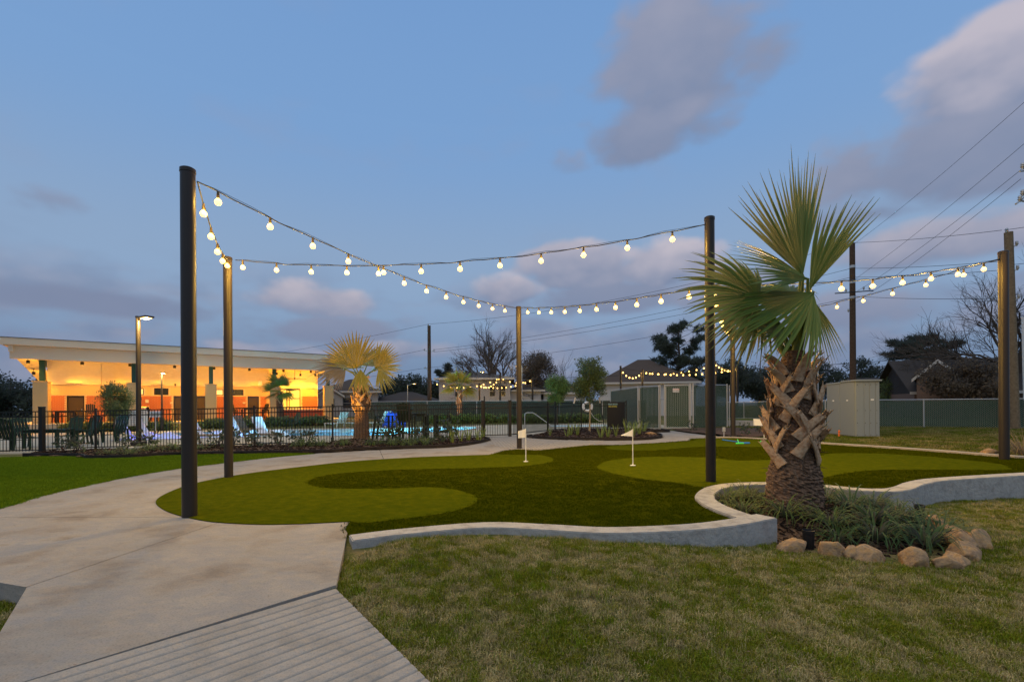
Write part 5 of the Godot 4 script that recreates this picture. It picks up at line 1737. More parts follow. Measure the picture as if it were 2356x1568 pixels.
func build_power() -> void:
	var u1 := utility_pole("slim dark utility pole behind the pool right of the oak", V(-7.7, 45.0, 0.2), 8.75, 0.20, 0.15, M.pole_wood)
	for a in [[-0.45, 6.45], [0.45, 6.4], [-0.4, 4.75]]:
		insulator(u1, Vector3(a[0], a[1], 0))
		pipe(u1, "bracket", Vector3(0, a[1] - 0.1, 0), Vector3(a[0], a[1], 0), 0.03, M.galv)
	var u2 := utility_pole("near black utility pole behind the grey electrical cabinet", V(23.35, 33.0, 0.2), 12.2, 0.20, 0.165, M.pole_wood)
	var u3 := utility_pole("pale weathered utility pole directly behind the right edge pole", V(22.95, 22.0, 0.2), 9.0, 0.19, 0.16, M.pole_wood_pale, Vector3(-0.25, 0, 0))
	for a in [[0.25, 7.3], [0.3, 6.0], [0.22, 8.4]]:
		insulator(u3, Vector3(a[0] - 0.2, a[1], 0.1))
		pipe(u3, "bracket", Vector3(-0.2, a[1] - 0.15, 0), Vector3(a[0] - 0.2, a[1], 0.1), 0.025, M.galv)
	for k in 5:
		var s := Shape.new()
		s.lathe([[0.172, -0.09], [0.178, -0.08], [0.178, 0.08], [0.172, 0.09]], 12)
		part("band", s.done(), M.galv, u2, Vector3(0, 10.6 - k * 1.05, 0))
	for a in [[-0.65, 8.85], [0.55, 9.0], [0.95, 9.0], [-0.5, 7.5]]:
		insulator(u2, Vector3(a[0], a[1], 0.3))
	pipe(u2, "crossarm", Vector3(-1.4, 8.72, 0.3), Vector3(1.2, 8.9, 0.3), 0.035, M.cord)
	# grey conduit and the hardware at the picture's right edge
	var cd := thing("white_conduit", "white upright conduit pipe right of the pale utility pole", "pipe", V(24.1, 22.6, 0.2))
	pipe(cd, "pipe", Vector3.ZERO, Vector3(-0.1, 5.25, 0), 0.075, M.white)
	pipe(cd, "cable", Vector3(-0.1, 5.2, 0), Vector3(0.9, 5.9, 0), 0.03, M.cord)
	var hw := utility_pole("utility pole carrying switch gear just beyond the right edge", V(18.9, 17.2, 0.2), 11.0, 0.2, 0.16, M.pole_wood)
	for a in [[-0.95, 8.35, 0.2], [-0.75, 8.6, 0.1], [-0.85, 9.5, 0.2]]:
		insulator(hw, Vector3(a[0], a[1], a[2]))
		pipe(hw, "bracket", Vector3(0, a[1] - 0.05, 0), Vector3(a[0], a[1], a[2]), 0.035, M.galv)
	for k in [[-1.15, 8.2, -0.7, 8.5], [-1.0, 9.35, -0.6, 9.45]]:
		pipe(hw, "switch_arm", Vector3(k[0], k[1], 0.25), Vector3(k[2], k[3], 0.1), 0.03, M.galv)
	var t2 := V(23.3, 33.0, 12.45)
	wire("top overhead wire from the slim utility pole past the middle pole to the black one", V(-7.7, 45, 9.1), t2, 0.9, 0.012)
	wire("second overhead wire from the slim pole to the black pole", V(-7.3, 45, 6.7), V(23.3, 33, 10.7), 0.6, 0.012)
	wire("third overhead wire from the slim pole to the black pole", V(-7.3, 45, 6.5), V(23.3, 33, 10.1), 0.6, 0.012)
	wire("lower overhead wire from the slim pole to the black pole", V(-8.1, 45, 5.0), V(23.3, 33, 8.7), 0.5, 0.012)
	wire("lowest thick cable crossing the view behind the trees", V(-7.7, 45, 3.7), V(23.3, 33, 4.2), 0.15, 0.018)
	wire("low thick cable running left from the slim pole behind the pool house", V(-7.7, 45, 3.7), V(-60, 62, 1.6), 0.2, 0.018)
	wire("top overhead wire running left from the slim pole", V(-7.7, 45, 9.1), V(-60, 66, 6.0), 0.9, 0.012)
	wire("second overhead wire running left from the slim pole", V(-8.1, 45, 6.7), V(-60, 66, 3.2), 0.9, 0.012)
	wire("third overhead wire running left from the slim pole", V(-8.1, 45, 5.0), V(-60, 66, 1.9), 0.7, 0.012)
	wire("top wire from the black utility pole to the pale pole at right", t2, V(22.4, 22.0, 9.3), 0.1, 0.011)
	wire("second wire from the black utility pole to the pale pole", V(23.4, 33, 10.7), V(22.6, 22, 7.9), 0.1, 0.011)
	wire("third wire from the black utility pole to the pale pole", V(23.4, 33, 10.1), V(22.6, 22, 7.5), 0.1, 0.011)
	wire("fourth wire from the black utility pole to the pale pole", V(23.4, 33, 8.8), V(22.6, 22, 6.2), 0.1, 0.011)
	wire("thick low cable from the black utility pole to the right", V(23.4, 33, 4.2), V(36, 30.0, 5.4), 0.1, 0.016)
	wire("wire rising from the top of the black pole to the upper right", V(23.4, 33, 12.3), V(19.2, 17.2, 12.9), 0.2, 0.010)
	wire("second wire rising steeply from the black pole to the upper right", V(23.3, 33, 9.8), V(19.2, 17.2, 11.4), 0.2, 0.010)
	wire("third wire rising steeply from the black pole to the switch gear", V(23.3, 33, 8.9), V(18.3, 17.2, 9.8), 0.2, 0.010)
	wire("fourth wire rising steeply from the black pole to the switch gear", V(23.6, 33, 8.4), V(18.2, 17.2, 9.4), 0.2, 0.010)
	wire("wire from the pale utility pole off to the right, upper", V(22.5, 22, 9.3), V(40, 15, 10.5), 0.1, 0.011)
	wire("wire from the pale utility pole off to the right, lower", V(22.6, 22, 7.7), V(40, 15, 8.4), 0.1, 0.011)
	# lamps
	var cool := Color(1.0, 0.84, 0.50)
	var l1 := street_lamp("dark square area lamp on a concrete footing in the fence bed", on(-13.4, 17.3), 4.75, 0.085, Vector3(0.22, -0.05, 0.12), Vector3(0.55, 0.06, 0.32), M.bronze, 15.0, cool, 0.1)
	var s := Shape.new()
	s.box(Vector3(0, 0.22, 0), Vector3(0.36, 0.16, 0.36), Basis.IDENTITY, 0.02)
	part("base_cover", s.done(), M.bronze, l1)
	s = Shape.new()
	s.lathe([[0.0, 0.14], [0.40, 0.14], [0.43, 0.11], [0.43, -0.1]], 20)
	part("footing", s.done(), M.wall, l1)
	street_lamp("small lit area lamp in front of the pool house dark window", V(-24.4, 33.6, -0.2), 4.05, 0.06, Vector3(0.1, 0, 0.1), Vector3(0.4, 0.06, 0.3), M.bronze, 16.0, cool)
	street_lamp("far street lamp with bent arm in front of the oak", V(-13.0, 60, 0.2), 3.95, 0.06, Vector3(0.7, 0.15, 0), Vector3(0.4, 0.1, 0.2), M.galv, 3.0, Color(1.0, 0.8, 0.4))
	street_lamp("far yellow street lamp seen among the bare tree twigs", V(-4.6, 70, 0.2), 6.2, 0.06, Vector3(0.15, 0.05, 0), Vector3(0.5, 0.15, 0.3), M.galv, 6.0, Color(1.0, 0.9, 0.45))
	street_lamp("slim grey street lamp right behind the middle pole", V(1.15, 55, 0.2), 5.7, 0.07, Vector3(-0.35, 0.1, 0), Vector3(0.4, 0.1, 0.2), M.galv, 3.0, Color(1.0, 0.92, 0.7))
	street_lamp("leaning grey street lamp with long arm right of the palm trunk", V(38.1, 60, 0.2), 7.0, 0.08, Vector3(-1.5, 0.1, 0), Vector3(0.5, 0.12, 0.25), M.galv, 4.0, Color(1.0, 0.8, 0.4))

# ---------------------------------------------------------------- palms
func frond_shape(F: Vector3, N: Vector3, length: float, spread: float, count: int, droop: float, wind: Vector3, r: RandomNumberGenerator, fuse := 0.5, ragged := 0.12) -> Shape:
	# a fan of folded leaflets round the origin; F points along the middle of the fan, N is its upper side
	var s := Shape.new()
	var S := F.cross(N).normalized()
	N = S.cross(F).normalized()
	var dth := 2.0 * spread / count
	for i in count:
		var th := -spread + (i + 0.5) * dth + r.randf_range(-0.25, 0.25) * dth
		var c := cos(th)
		var L := length * (0.72 + 0.28 * maxf(c, 0.0)) * r.randf_range(1.0 - ragged, 1.0 + ragged * 0.5)
		var dir := (F * cos(th) + S * sin(th) - N * 0.10 * (1.0 - c)).normalized()
		var side := dir.cross(N).normalized()
		var w0 := L * fuse * tan(minf(dth * 0.5, 0.4)) * 1.5
		var pv := Vector3.ZERO
		var pw := 0.002
		var segs := 7
		var dr := droop * r.randf_range(0.7, 1.4)
		var wv := wind * r.randf_range(0.6, 1.3)
		var pside := side
		for k in range(1, segs + 1):
			var t := float(k) / segs
			var q := dir * (L * t) + Vector3.DOWN * (dr * L * t * t * t) + wv * (L * t * t)
			var w := w0 * (t / fuse) if t < fuse else w0 * (1.0 - pow((t - fuse) / (1.0 - fuse), 1.25))
			w = maxf(w, 0.0015)
			var fold := N * w * 0.55
			var a0 := pv - pside * pw + N * pw * 0.55
			var b0 := pv + pside * pw + N * pw * 0.55
			var a1 := q - side * w + fold
			var b1 := q + side * w + fold
			s.quad(a0, pv, q, a1, N)
			s.quad(pv, b0, b1, q, N)
			pv = q
			pw = w
	return s

func palm(called: String, label: String, at: Vector3, trunk: Array, boots: Array, fronds: Array, m: Material, sc: float, seed_: int, count := 40) -> Node3D:
	# trunk: [radius, height] profile; boots: [from, to, count, length]; fronds: [hub, forward, normal, length, spread, droop]
	var r := RandomNumberGenerator.new()
	r.seed = seed_
	var t := thing(called, label, "palm tree", at)
	var nz := FastNoiseLite.new()
	nz.seed = seed_
	nz.frequency = 1.0
	nz.fractal_octaves = 3
	var s := Shape.new()
	var rows := 110 if sc > 0.8 else 26
	var sides := 56 if sc > 0.8 else 14
	var htop: float = trunk[-1][1]
	var rad := func(y: float) -> float:
		for i in trunk.size() - 1:
			if y <= trunk[i + 1][1]:
				var f: float = (y - trunk[i][1]) / (trunk[i + 1][1] - trunk[i][1])
				return lerpf(trunk[i][0], trunk[i + 1][0], smoothstep(0.0, 1.0, f))
		return trunk[-1][0]
	var vert := func(j: int, k: int) -> Vector3:
		var y := htop * j / rows
		var a := TAU * k / sides
		var dirv := Vector3(cos(a), 0, sin(a))
		var warp := nz.get_noise_3d(dirv.x * 2.0, y * 3.0, dirv.z * 2.0) * 0.05
		var ring := fposmod((y + warp) / (0.052 * sc), 1.0)
		var rr: float = rad.call(y) * (1.0 + nz.get_noise_3d(dirv.x * 5.0, y * 22.0, dirv.z * 5.0) * 0.10 + nz.get_noise_3d(dirv.x * 16.0, y * 30.0, dirv.z * 16.0) * 0.05 + (ring - 0.5) * 0.05)
		return dirv * rr + Vector3.UP * y
	var grid := []
	for j in rows + 1:
		var row := []
		for k in sides:
			row.append(vert.call(j, k))
		grid.append(row)
	for j in rows:
		for k in sides:
			var l := (k + 1) % sides
			var out_: Vector3 = grid[j][k] * Vector3(1, 0, 1)
			s.quad(grid[j][k], grid[j][l], grid[j + 1][l], grid[j + 1][k], out_)
	part("trunk", s.done(), M.palm_trunk, t)
	# crossing stubs of cut leaf stalks
	var gold := 2.39996
	var nb: int = boots[2]
	for i in nb:
		var f := (i + 0.5) / nb
		var y: float = lerpf(boots[0], boots[1], f)
		var a := i * gold + r.randf_range(-0.2, 0.2)
		var hand := 1.0 if i % 2 else -1.0
		var L: float = boots[3] * r.randf_range(0.8, 1.2) * (1.0 - 0.15 * f)
		var pts := []
		var rs := []
		for k in 7:
			var q := k / 6.0
			var yy := y + L * q * 0.86
			var aa: float = a + hand * q * (0.85 if f < 0.7 else 0.35)
			var flare: float = (0.015 + 0.10 * q * q + (0.14 * q * q if f > 0.75 else 0.02 * q)) * sc
			var rr: float = rad.call(minf(yy, htop)) * 1.02 + flare
			pts.append(Vector3(cos(aa) * rr, yy, sin(aa) * rr))
			rs.append(sc * lerpf(0.085, 0.042, pow(q, 0.7)) * (1.0 if q < 0.99 else 0.93))
		s = Shape.new()
		var dirn: Vector3 = Vector3(cos(a), 0, sin(a))
		s.tube(pts, rs, 8, true, 0.30, dirn)
		# split, frayed end
		var e: Vector3 = pts[6]
		var d: Vector3 = (pts[6] - pts[5]).normalized()
		for k in 5:
			var o := Vector3(r.randf_range(-1, 1), r.randf_range(-1, 1), r.randf_range(-1, 1)) * 0.03 * sc
			s.tube([e + o - d * 0.03 * sc, e + o * 1.5 + d * r.randf_range(0.02, 0.06) * sc], [0.010 * sc, 0.003 * sc], 4, false)
		part("leaf_base", s.done(), M.boot, t)
	# loose fibre between the stubs
	s = Shape.new()
	for i in int(150 * sc) + 20:
		var y := r.randf_range(boots[0], boots[1])
		var a := r.randf() * TAU
		var rr: float = rad.call(y) * r.randf_range(0.98, 1.12)
		var p := Vector3(cos(a) * rr, y, sin(a) * rr)
		var q := p + Vector3(r.randf_range(-1, 1), r.randf_range(-1.4, 0.6), r.randf_range(-1, 1)) * 0.11 * sc
		s.tube([p, q], [0.007 * sc, 0.002 * sc], 3, false)
	kind(part("fibre", s.done(), M.bark, t), "stuff")
	for f in fronds:
		var hub: Vector3 = f[0]
		var F: Vector3 = f[1].normalized()
		var fs := frond_shape(F, f[2].normalized(), f[3], f[4], count if f.size() < 7 else f[6], f[5], f[7] if f.size() > 7 else Vector3.ZERO, r)
		var o := part("frond", fs.done(), f[8] if f.size() > 8 else m, t, hub)
		var root := Vector3(r.randf_range(-1, 1) * 0.06, htop * 0.93, r.randf_range(-1, 1) * 0.06) * Vector3(sc, 1, sc)
		var mid: Vector3 = root.lerp(hub, 0.55) + (F * -0.08 + Vector3(0, 0.05, 0)) * f[3]
		var ps := Shape.new()
		ps.tube([root - hub, mid - hub, Vector3.ZERO, F * f[3] * 0.18], [0.045 * sc, 0.028 * sc, 0.019 * sc, 0.004], 7)
		part("stalk", ps.done(), M.petiole, o)
	return t

func build_palms() -> void:
	var B := Vector3(0, 0, 1)          # towards the viewer
	var wl := Vector3(-0.22, 0.02, 0.05)
	# hub, forward, normal, length, half spread, droop, leaflets, wind, material
	palm("palm_tree", "big wind blown fan palm with crossed leaf stubs in the stone edged bed", V(3.8, 6.5, 0.0),
		[[0.40, -0.02], [0.345, 0.10], [0.325, 0.42], [0.265, 0.70], [0.25, 1.05], [0.24, 1.45], [0.19, 1.80], [0.13, 2.12]], [0.55, 1.86, 46, 0.44],
		[[Vector3(0.10, 3.12, 0.05), Vector3(-0.36, 1.0, 0.05), Vector3(0.35, 0.0, 1), 1.50, 0.66, 0.03, 26, Vector3(0.05, 0.02, 0)],
		[Vector3(0.16, 3.02, -0.12), Vector3(0.10, 1.0, -0.1), Vector3(0.5, 0.1, 1), 1.98, 0.24, 0.02, 11, Vector3(0.03, 0.0, 0)],
		[Vector3(-0.52, 2.82, 0.1), Vector3(-1.0, 0.42, 0.15), Vector3(0.15, 0.45, 1), 1.10, 1.75, 0.16, 40, Vector3(-0.14, -0.02, 0)],
		[Vector3(0.17, 2.92, 0.08), Vector3(0.36, 0.95, 0.1), Vector3(-0.7, 0.3, 0.8), 1.30, 0.34, 0.02, 14, Vector3(0.06, 0, 0)],
		[Vector3(0.13, 2.86, 0.22), Vector3(-0.78, -0.62, 0.25), Vector3(-0.1, 0.5, 1), 1.15, 0.85, 0.10, 28, wl],
		[Vector3(-0.42, 2.72, -0.1), Vector3(-0.42, -0.85, 0.1), Vector3(0.2, 0.4, 1), 0.74, 1.35, 0.16, 34, wl],
		[Vector3(0.16, 2.80, 0.15), Vector3(0.16, -0.95, 0.2), Vector3(0.4, 0.4, 1), 0.80, 0.55, 0.14, 24, Vector3(0.06, 0, 0)],
		[Vector3(0.10, 3.05, 0.16), Vector3(-0.95, 0.30, 0.2), Vector3(0.2, 0.7, 0.8), 1.00, 0.75, 0.10, 26, wl],
		[Vector3(-0.18, 2.42, 0.1), Vector3(-0.9, 0.1, 0.3), Vector3(0, 0.6, 1), 0.56, 1.35, 0.1, 30, wl],
		[Vector3(0.12, 2.95, -0.25), Vector3(0.12, 0.5, -0.8), Vector3(0, 1, 0.2), 0.9, 0.9, 0.25, 30, Vector3.ZERO],
		[Vector3(-0.1, 2.9, -0.3), Vector3(-0.4, 0.5, -0.8), Vector3(0, 1, 0.4), 1.10, 1.2, 0.2, 34, Vector3.ZERO]],
		M.frond, 1.0, 91)
	var ring := func(h: float, n: int, L: float, up: float, off: float, out_: float, seed_: int) -> Array:
		var r := RandomNumberGenerator.new()
		r.seed = seed_
		var res := []
		for i in n:
			var a := TAU * i / n + off
			var el: float = lerpf(-0.5, up, fposmod(i * 0.618, 1.0))
			var F := Vector3(cos(a) * cos(el), sin(el), sin(a) * cos(el))
			var N := (Vector3.UP - F * F.y * 0.8 + Vector3(0, 0, 0.35)).normalized()
			res.append([Vector3(0, h, 0) + F * out_ + Vector3(0, 0.18 * out_, 0), F, N, L * r.randf_range(0.85, 1.1), 1.55, 0.14, 38, Vector3(-0.08, 0, 0)])
		return res
	var g := on(-6.15, 19.7)
	var fr: Array = [[Vector3(-0.1, 2.95, 0.35), Vector3(-0.18, 1.0, 0.2), Vector3(0.1, 0.0, 1), 1.62, 1.25, 0.06, 26, Vector3.ZERO],
		[Vector3(0.6, 2.95, 0.1), Vector3(0.75, 0.75, 0.1), Vector3(-0.2, 0.2, 1), 1.30, 1.15, 0.08, 22, Vector3.ZERO],
		[Vector3(-0.75, 3.0, 0.1), Vector3(-1.0, 0.28, 0.1), Vector3(0.2, 0.4, 1), 1.15, 1.15, 0.22, 24, Vector3(-0.12, 0, 0), M.frond_dry],
		[Vector3(0.12, 2.9, 0.5), Vector3(0.1, -1.0, 0.3), Vector3(0.1, 0.3, 1), 1.05, 0.6, 0.1, 13, Vector3.ZERO],
		[Vector3(0.75, 2.9, 0.2), Vector3(0.45, -0.85, 0.2), Vector3(0.2, 0.4, 1), 0.95, 0.6, 0.12, 13, Vector3.ZERO],
		[Vector3(-0.5, 2.9, 0.4), Vector3(-0.6, -0.6, 0.3), Vector3(0, 0.5, 1), 0.95, 0.8, 0.12, 16, Vector3(-0.1, 0, 0), M.frond_dry],
		[Vector3(0.1, 3.1, -0.4), Vector3(0.1, 0.8, -0.7), Vector3(0, 0.8, 0.5), 1.2, 1.5, 0.1, 26, Vector3.ZERO],
		[Vector3(0.5, 3.0, -0.5), Vector3(0.7, 0.3, -0.7), Vector3(0, 1, 0.2), 1.1, 1.4, 0.15, 26, Vector3.ZERO],
		[Vector3(-0.5, 3.0, -0.5), Vector3(-0.6, 0.4, -0.6), Vector3(0, 1, 0.2), 1.1, 1.4, 0.15, 26, Vector3.ZERO]]
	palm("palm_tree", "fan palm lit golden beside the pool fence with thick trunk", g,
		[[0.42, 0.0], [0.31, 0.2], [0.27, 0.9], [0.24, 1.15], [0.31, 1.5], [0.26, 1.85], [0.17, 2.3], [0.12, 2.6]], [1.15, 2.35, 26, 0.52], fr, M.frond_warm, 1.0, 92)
	palm("palm_tree", "small green fan palm in front of the pool house porch", V(-18.6, 38.6, 0.1),
		[[0.26, 0.0], [0.22, 1.0], [0.24, 1.6], [0.16, 2.5]], [1.3, 2.4, 12, 0.4], ring.call(2.6, 9, 1.15, 1.4, 0.4, 0.5, 5), M.frond, 0.7, 93)
	palm("palm_tree", "far fan palm lit yellow below the far string lights", V(-3.95, 36.4, 0.15),
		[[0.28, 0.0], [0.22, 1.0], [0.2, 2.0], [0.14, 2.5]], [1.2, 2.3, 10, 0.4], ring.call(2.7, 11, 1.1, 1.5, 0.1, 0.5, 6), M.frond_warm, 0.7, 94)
	# little floodlights in the mulch that light two of the palms
	for l in [[-6.9, 18.5, 14.0, "small dark uplight in the mulch under the golden palm"], [-4.6, 34.6, 12.0, "small dark uplight in the bed under the far yellow palm"]]:
		var o := thing("uplight", l[3], "spotlight", on(l[0], l[1], 0.05))
		var s := Shape.new()
		s.lathe([[0.0, 0.0], [0.05, 0.0], [0.06, 0.2], [0.05, 0.2], [0.045, 0.17], [0.0, 0.17]], 12)
		part("housing", s.done(), M.black, o)
		s = Shape.new()
		s.lathe([[0.0, 0.185], [0.045, 0.185], [0.045, 0.18], [0.0, 0.18]], 10)
		part("lens", s.done(), M.bulb, o)
		var sp := SpotLight3D.new()
		sp.name = "light"
		sp.light_energy = l[2]
		sp.light_color = Color(1.0, 0.72, 0.25)
		sp.light_size = 0.04
		sp.spot_range = 30.0
		sp.spot_attenuation = 2.0
		sp.spot_angle = 45.0
		sp.shadow_enabled = true
		o.add_child(sp)
		sp.position = Vector3(0, 0.21, 0)
		sp.look_at_from_position(sp.global_position, Vector3([-6.15, -3.95][0 if l[0] < -5 else 1], 3.3, [-19.7, -36.4][0 if l[0] < -5 else 1]))

# ---------------------------------------------------------------- plants
func blade_clump(n: int, L: float, w: float, arch: float, seed_: int, base_r := 0.06, upright := 0.0) -> ArrayMesh:
	var r := RandomNumberGenerator.new()
	r.seed = seed_
	var s := Shape.new()
	for i in n:
		var a := r.randf() * TAU
		var out_ := Vector3(cos(a), 0, sin(a))
		var side := Vector3(-sin(a), 0, cos(a))
		var l := L * r.randf_range(0.65, 1.15)
		var ar := arch * r.randf_range(0.5, 1.3) * (1.0 - upright)
		var p := out_ * base_r * sqrt(r.randf()) + Vector3.DOWN * 0.01
		var el := r.randf_range(0.9, 1.45) if upright < 0.5 else r.randf_range(1.25, 1.55)
		var ww := w * r.randf_range(0.7, 1.2)
		var prev := p
		var segs := 5
		var pw := ww * 0.6
		var tw := side.rotated(Vector3.UP, r.randf_range(-0.6, 0.6))
		for k in range(1, segs + 1):
			var t := float(k) / segs
			el -= ar * (0.4 + t) * 0.55
			var q := prev + (out_ * cos(el) + Vector3.UP * sin(el)) * l / segs
			var cw := ww * (1.0 - pow(t, 2.2)) + 0.0006
			s.quad(prev - tw * pw, prev + tw * pw, q + tw * cw, q - tw * cw, Vector3.UP)
			prev = q
			pw = cw
	return s.done()

func build_plants() -> void:
	var v := []
	for k in 4:
		v.append(blade_clump(80, 0.52, 0.0085, 0.95, 200 + k, 0.07))
	var spots := [[3.05, 6.85, 0.85, "strappy clump at the left back of the palm bed against the curved wall"], [3.0, 6.25, 0.95, "strappy clump at the far left of the palm bed"], [3.35, 5.95, 1.0, "strappy clump left of the palm, in front of it"], [3.35, 6.75, 0.9, "strappy clump directly left of the palm trunk"], [3.45, 7.15, 0.85, "strappy clump behind the palm at left, by the wall"],
		[3.72, 5.62, 1.0, "strappy clump in front of the palm trunk"], [4.0, 5.3, 1.15, "large strappy clump at the front middle of the palm bed"], [4.3, 5.75, 1.2, "dense strappy clump right of the palm trunk, in front"], [4.42, 6.3, 1.15, "strappy clump close to the right side of the palm trunk"], [4.75, 5.95, 1.2, "large strappy clump in the right middle of the palm bed"],
		[4.45, 5.2, 1.2, "large strappy clump at the front right, drooping over the bare mulch"], [4.85, 6.5, 1.1, "strappy clump at the right back of the palm bed by the wall"], [5.1, 5.95, 1.0, "strappy clump at the right end of the palm bed beside the rocks"], [4.45, 6.85, 1.0, "strappy clump behind the palm at right"], [3.55, 5.28, 0.8, "strappy clump near the front rocks and small spotlight"], [4.9, 5.5, 1.0, "strappy clump above the largest rocks at right"]]
	for i in spots.size():
		var p = spots[i]
		var o := part("liriope_clump", v[i % 4], M.liriope if i < 6 else M.liriope_dark, self, V(p[0], p[1], palm_soil(Vector2(p[0], p[1])) - 0.005))
		o.rotation.y = i * 1.7
		o.scale = Vector3.ONE * p[2]
		tag(o, p[3], "plant", "strappy grass clumps in the palm bed")
	spots = [[-12.7, 15.2, 0.8, "grassy clump at the left tip of the fence bed"], [-11.9, 15.0, 0.9, "grassy clump in front of the square lamp, left side"], [-12.2, 16.3, 0.9, "grassy clump beside the lamp footing"], [-11.3, 16.2, 1.0, "grassy clump right of the lamp footing"], [-10.7, 16.4, 0.9, "grassy clump just left of the tall front pole in the bed"], [-7.35, 16.9, 1.1, "big grassy clump left of the golden palm"], [-6.75, 16.9, 1.0, "second grassy clump left of the golden palm"], [-5.95, 17.0, 0.9, "grassy clump at the foot of the golden palm"], [-4.9, 17.0, 1.0, "grassy clump right of the golden palm foot"], [-4.2, 16.9, 1.0, "grassy clump under the green bar table, left"], [-3.6, 16.7, 1.0, "grassy clump under the green bar table, middle"], [-3.0, 16.7, 1.1, "grassy clump under the green bar table, right"]]
	for i in spots.size():
		var p = spots[i]
		var o := part("liriope_clump", v[i % 4], M.liriope, self, V(p[0], p[1], bed_soil(Vector2(p[0], p[1]))))
		o.rotation.y = i * 1.3
		o.scale = Vector3.ONE * p[2] * 1.25
		tag(o, p[3], "plant", "grassy clumps in the fence bed")
	# upright iris like plants
	var iv := []
	for k in 3:
		iv.append(blade_clump(16, 0.52, 0.013, 0.5, 300 + k, 0.05, 0.75))
	spots = [[-2.15, 17.3, 0.95, "upright yellow green plant in the fence bed, leftmost"], [-1.9, 17.9, 1.0, "upright yellow green plant second from left in the fence bed"], [-1.65, 18.2, 1.1, "tall upright yellow green plant in the fence bed with a bud"], [-1.35, 18.7, 0.9, "thin upright plant near the tip of the fence bed"], [-1.2, 18.0, 0.7, "short upright plant at the tip of the fence bed"], [-1.2, 19.9, 1.0, "upright plant beside the gate post"],
		[1.6, 20.3, 0.7, "small upright plant at the left tip of the round bed"], [2.2, 19.3, 0.8, "short upright plant left of the leaning black stake"], [2.5, 20.6, 1.1, "upright yellow green plant just left of the black stake"], [2.75, 20.3, 1.1, "tall upright plant beside the foot of the black stake"], [3.45, 18.7, 1.15, "upright yellow green plant in front of the young tree stem"], [3.75, 18.9, 1.0, "upright plant right of the young tree stem"], [4.15, 19.3, 0.95, "upright plant between the stem and the large clump"], [4.75, 19.0, 1.35, "largest upright yellow green clump in the round bed"], [4.65, 19.5, 1.35, "large upright clump behind the largest one"], [5.3, 20.1, 1.2, "upright plant left of the front flag in the round bed"], [6.0, 21.9, 1.1, "upright plant by the enclosure post"], [5.6, 22.4, 1.0, "leaning upright plant in front of the dark panel"]]
	for i in spots.size():
		var p = spots[i]
		var o := part("iris_plant", iv[i % 3], M.iris, self, V(p[0], p[1], bed_soil(Vector2(p[0], p[1]))))
		o.rotation.y = i * 2.1
		o.scale = Vector3.ONE * p[2]
		tag(o, p[3], "plant", "upright yellow green plants in the mulch beds")
	# low shrubs
	var lf := leaf_clump(60, 0.16, 0.32, 0.34, 71)
	var lf2 := leaf_clump(46, 0.13, 0.34, 0.28, 72)
	spots = [[-15.0, 16.1, 0.8, "dark little shrub right of the thick gate post"], [-14.6, 16.2, 0.75, "second dark little shrub right of the thick gate post"], [-12.95, 16.2, 0.8, "dark shrub left of the second fence post"], [-13.0, 17.2, 0.9, "dark leggy shrub left of the square lamp"], [-11.3, 17.0, 0.9, "dark shrub right of the square lamp"], [-10.5, 17.2, 0.9, "dark shrub in the bed left of the tall front pole"], [-10.0, 17.3, 1.0, "dark shrub between the two left poles"], [-9.2, 17.2, 0.8, "dark shrub against the second pole"], [-8.35, 17.2, 0.95, "dark shrub in front of a fence post right of the second pole"], [-7.75, 17.4, 0.7, "small leggy shrub right of the second pole"], [-7.3, 17.4, 0.85, "shrub with upright stems left of the golden palm"], [-4.55, 17.7, 1.1, "reddish upright shrub right of the golden palm"], [-4.3, 17.9, 1.0, "reddish upright shrub in front of the bar table"], [-3.4, 17.8, 0.9, "dark shrub below the bar table"], [-2.75, 18.0, 1.0, "upright shrub right of the bar table legs"], [-2.4, 18.2, 1.1, "leafy upright shrub before the pool steps"], [6.4, 23.4, 0.9, "dark shrub at the foot of the enclosure side"], [9.3, 19.2, 0.6, "tiny shrub in the mulch behind the last flag"], [9.95, 19.4, 0.6, "tiny shrub left of the big palm in the mulch"], [8.45, 22.5, 0.6, "tiny shrub at the right foot of the enclosure"]]
	for i in spots.size():
		var p = spots[i]
		var at := V(p[0], p[1], bed_soil(Vector2(p[0], p[1])) + 0.02)
		var t := thing("shrub", p[3], "shrub", at, i * 1.1, "little shrubs in the beds")
		t.scale = Vector3.ONE * p[2] * 1.15
		var s := Shape.new()
		for k in 5:
			var a := k * 1.3
			s.tube([Vector3.ZERO, Vector3(cos(a) * 0.08, 0.2, sin(a) * 0.08), Vector3(cos(a) * 0.2, 0.42 + 0.1 * (k % 2), sin(a) * 0.2)], [0.012, 0.009, 0.004], 4)
		part("stem", s.done(), M.twig, t)
		part("foliage", lf if i % 2 else lf2, M.shrub, t, Vector3(0, 0.30, 0))
	# clipped hedges along the pool house terrace and beds round the far end of the pool
	var hl := leaf_clump(30, 0.2, 0.36, 0.28, 73)
	for h in [["long low hedge on the far side of the pool deck below the pool house", -31.5, 33.4, -24.5, 34.6, 0.5], ["low hedge on the far side of the pool below the brick bar", -23.5, 35.0, -13.6, 35.9, 0.45], ["loose green border under the far palm behind the pool", -6.6, 36.0, 0.5, 36.4, 0.45], ["dark border beyond the pool steps right of the gate", 1.0, 36.0, 6.5, 35.5, 0.4]]:
		var places := []
		var n := int(Vector2(h[1], h[2]).distance_to(Vector2(h[3], h[4])) * 26.0)
		for k in n:
			var f := rng.randf()
			var x := lerpf(h[1], h[3], f)
			var d := lerpf(h[2], h[4], f) + rnd(-0.35, 0.35)
			places.append(Transform3D(Basis.from_euler(Vector3(rnd(0, TAU), rnd(0, TAU), 0)).scaled(Vector3.ONE * rnd(0.6, 1.1)), V(x, d, G(x, d) + rnd(0.05, h[5]))))
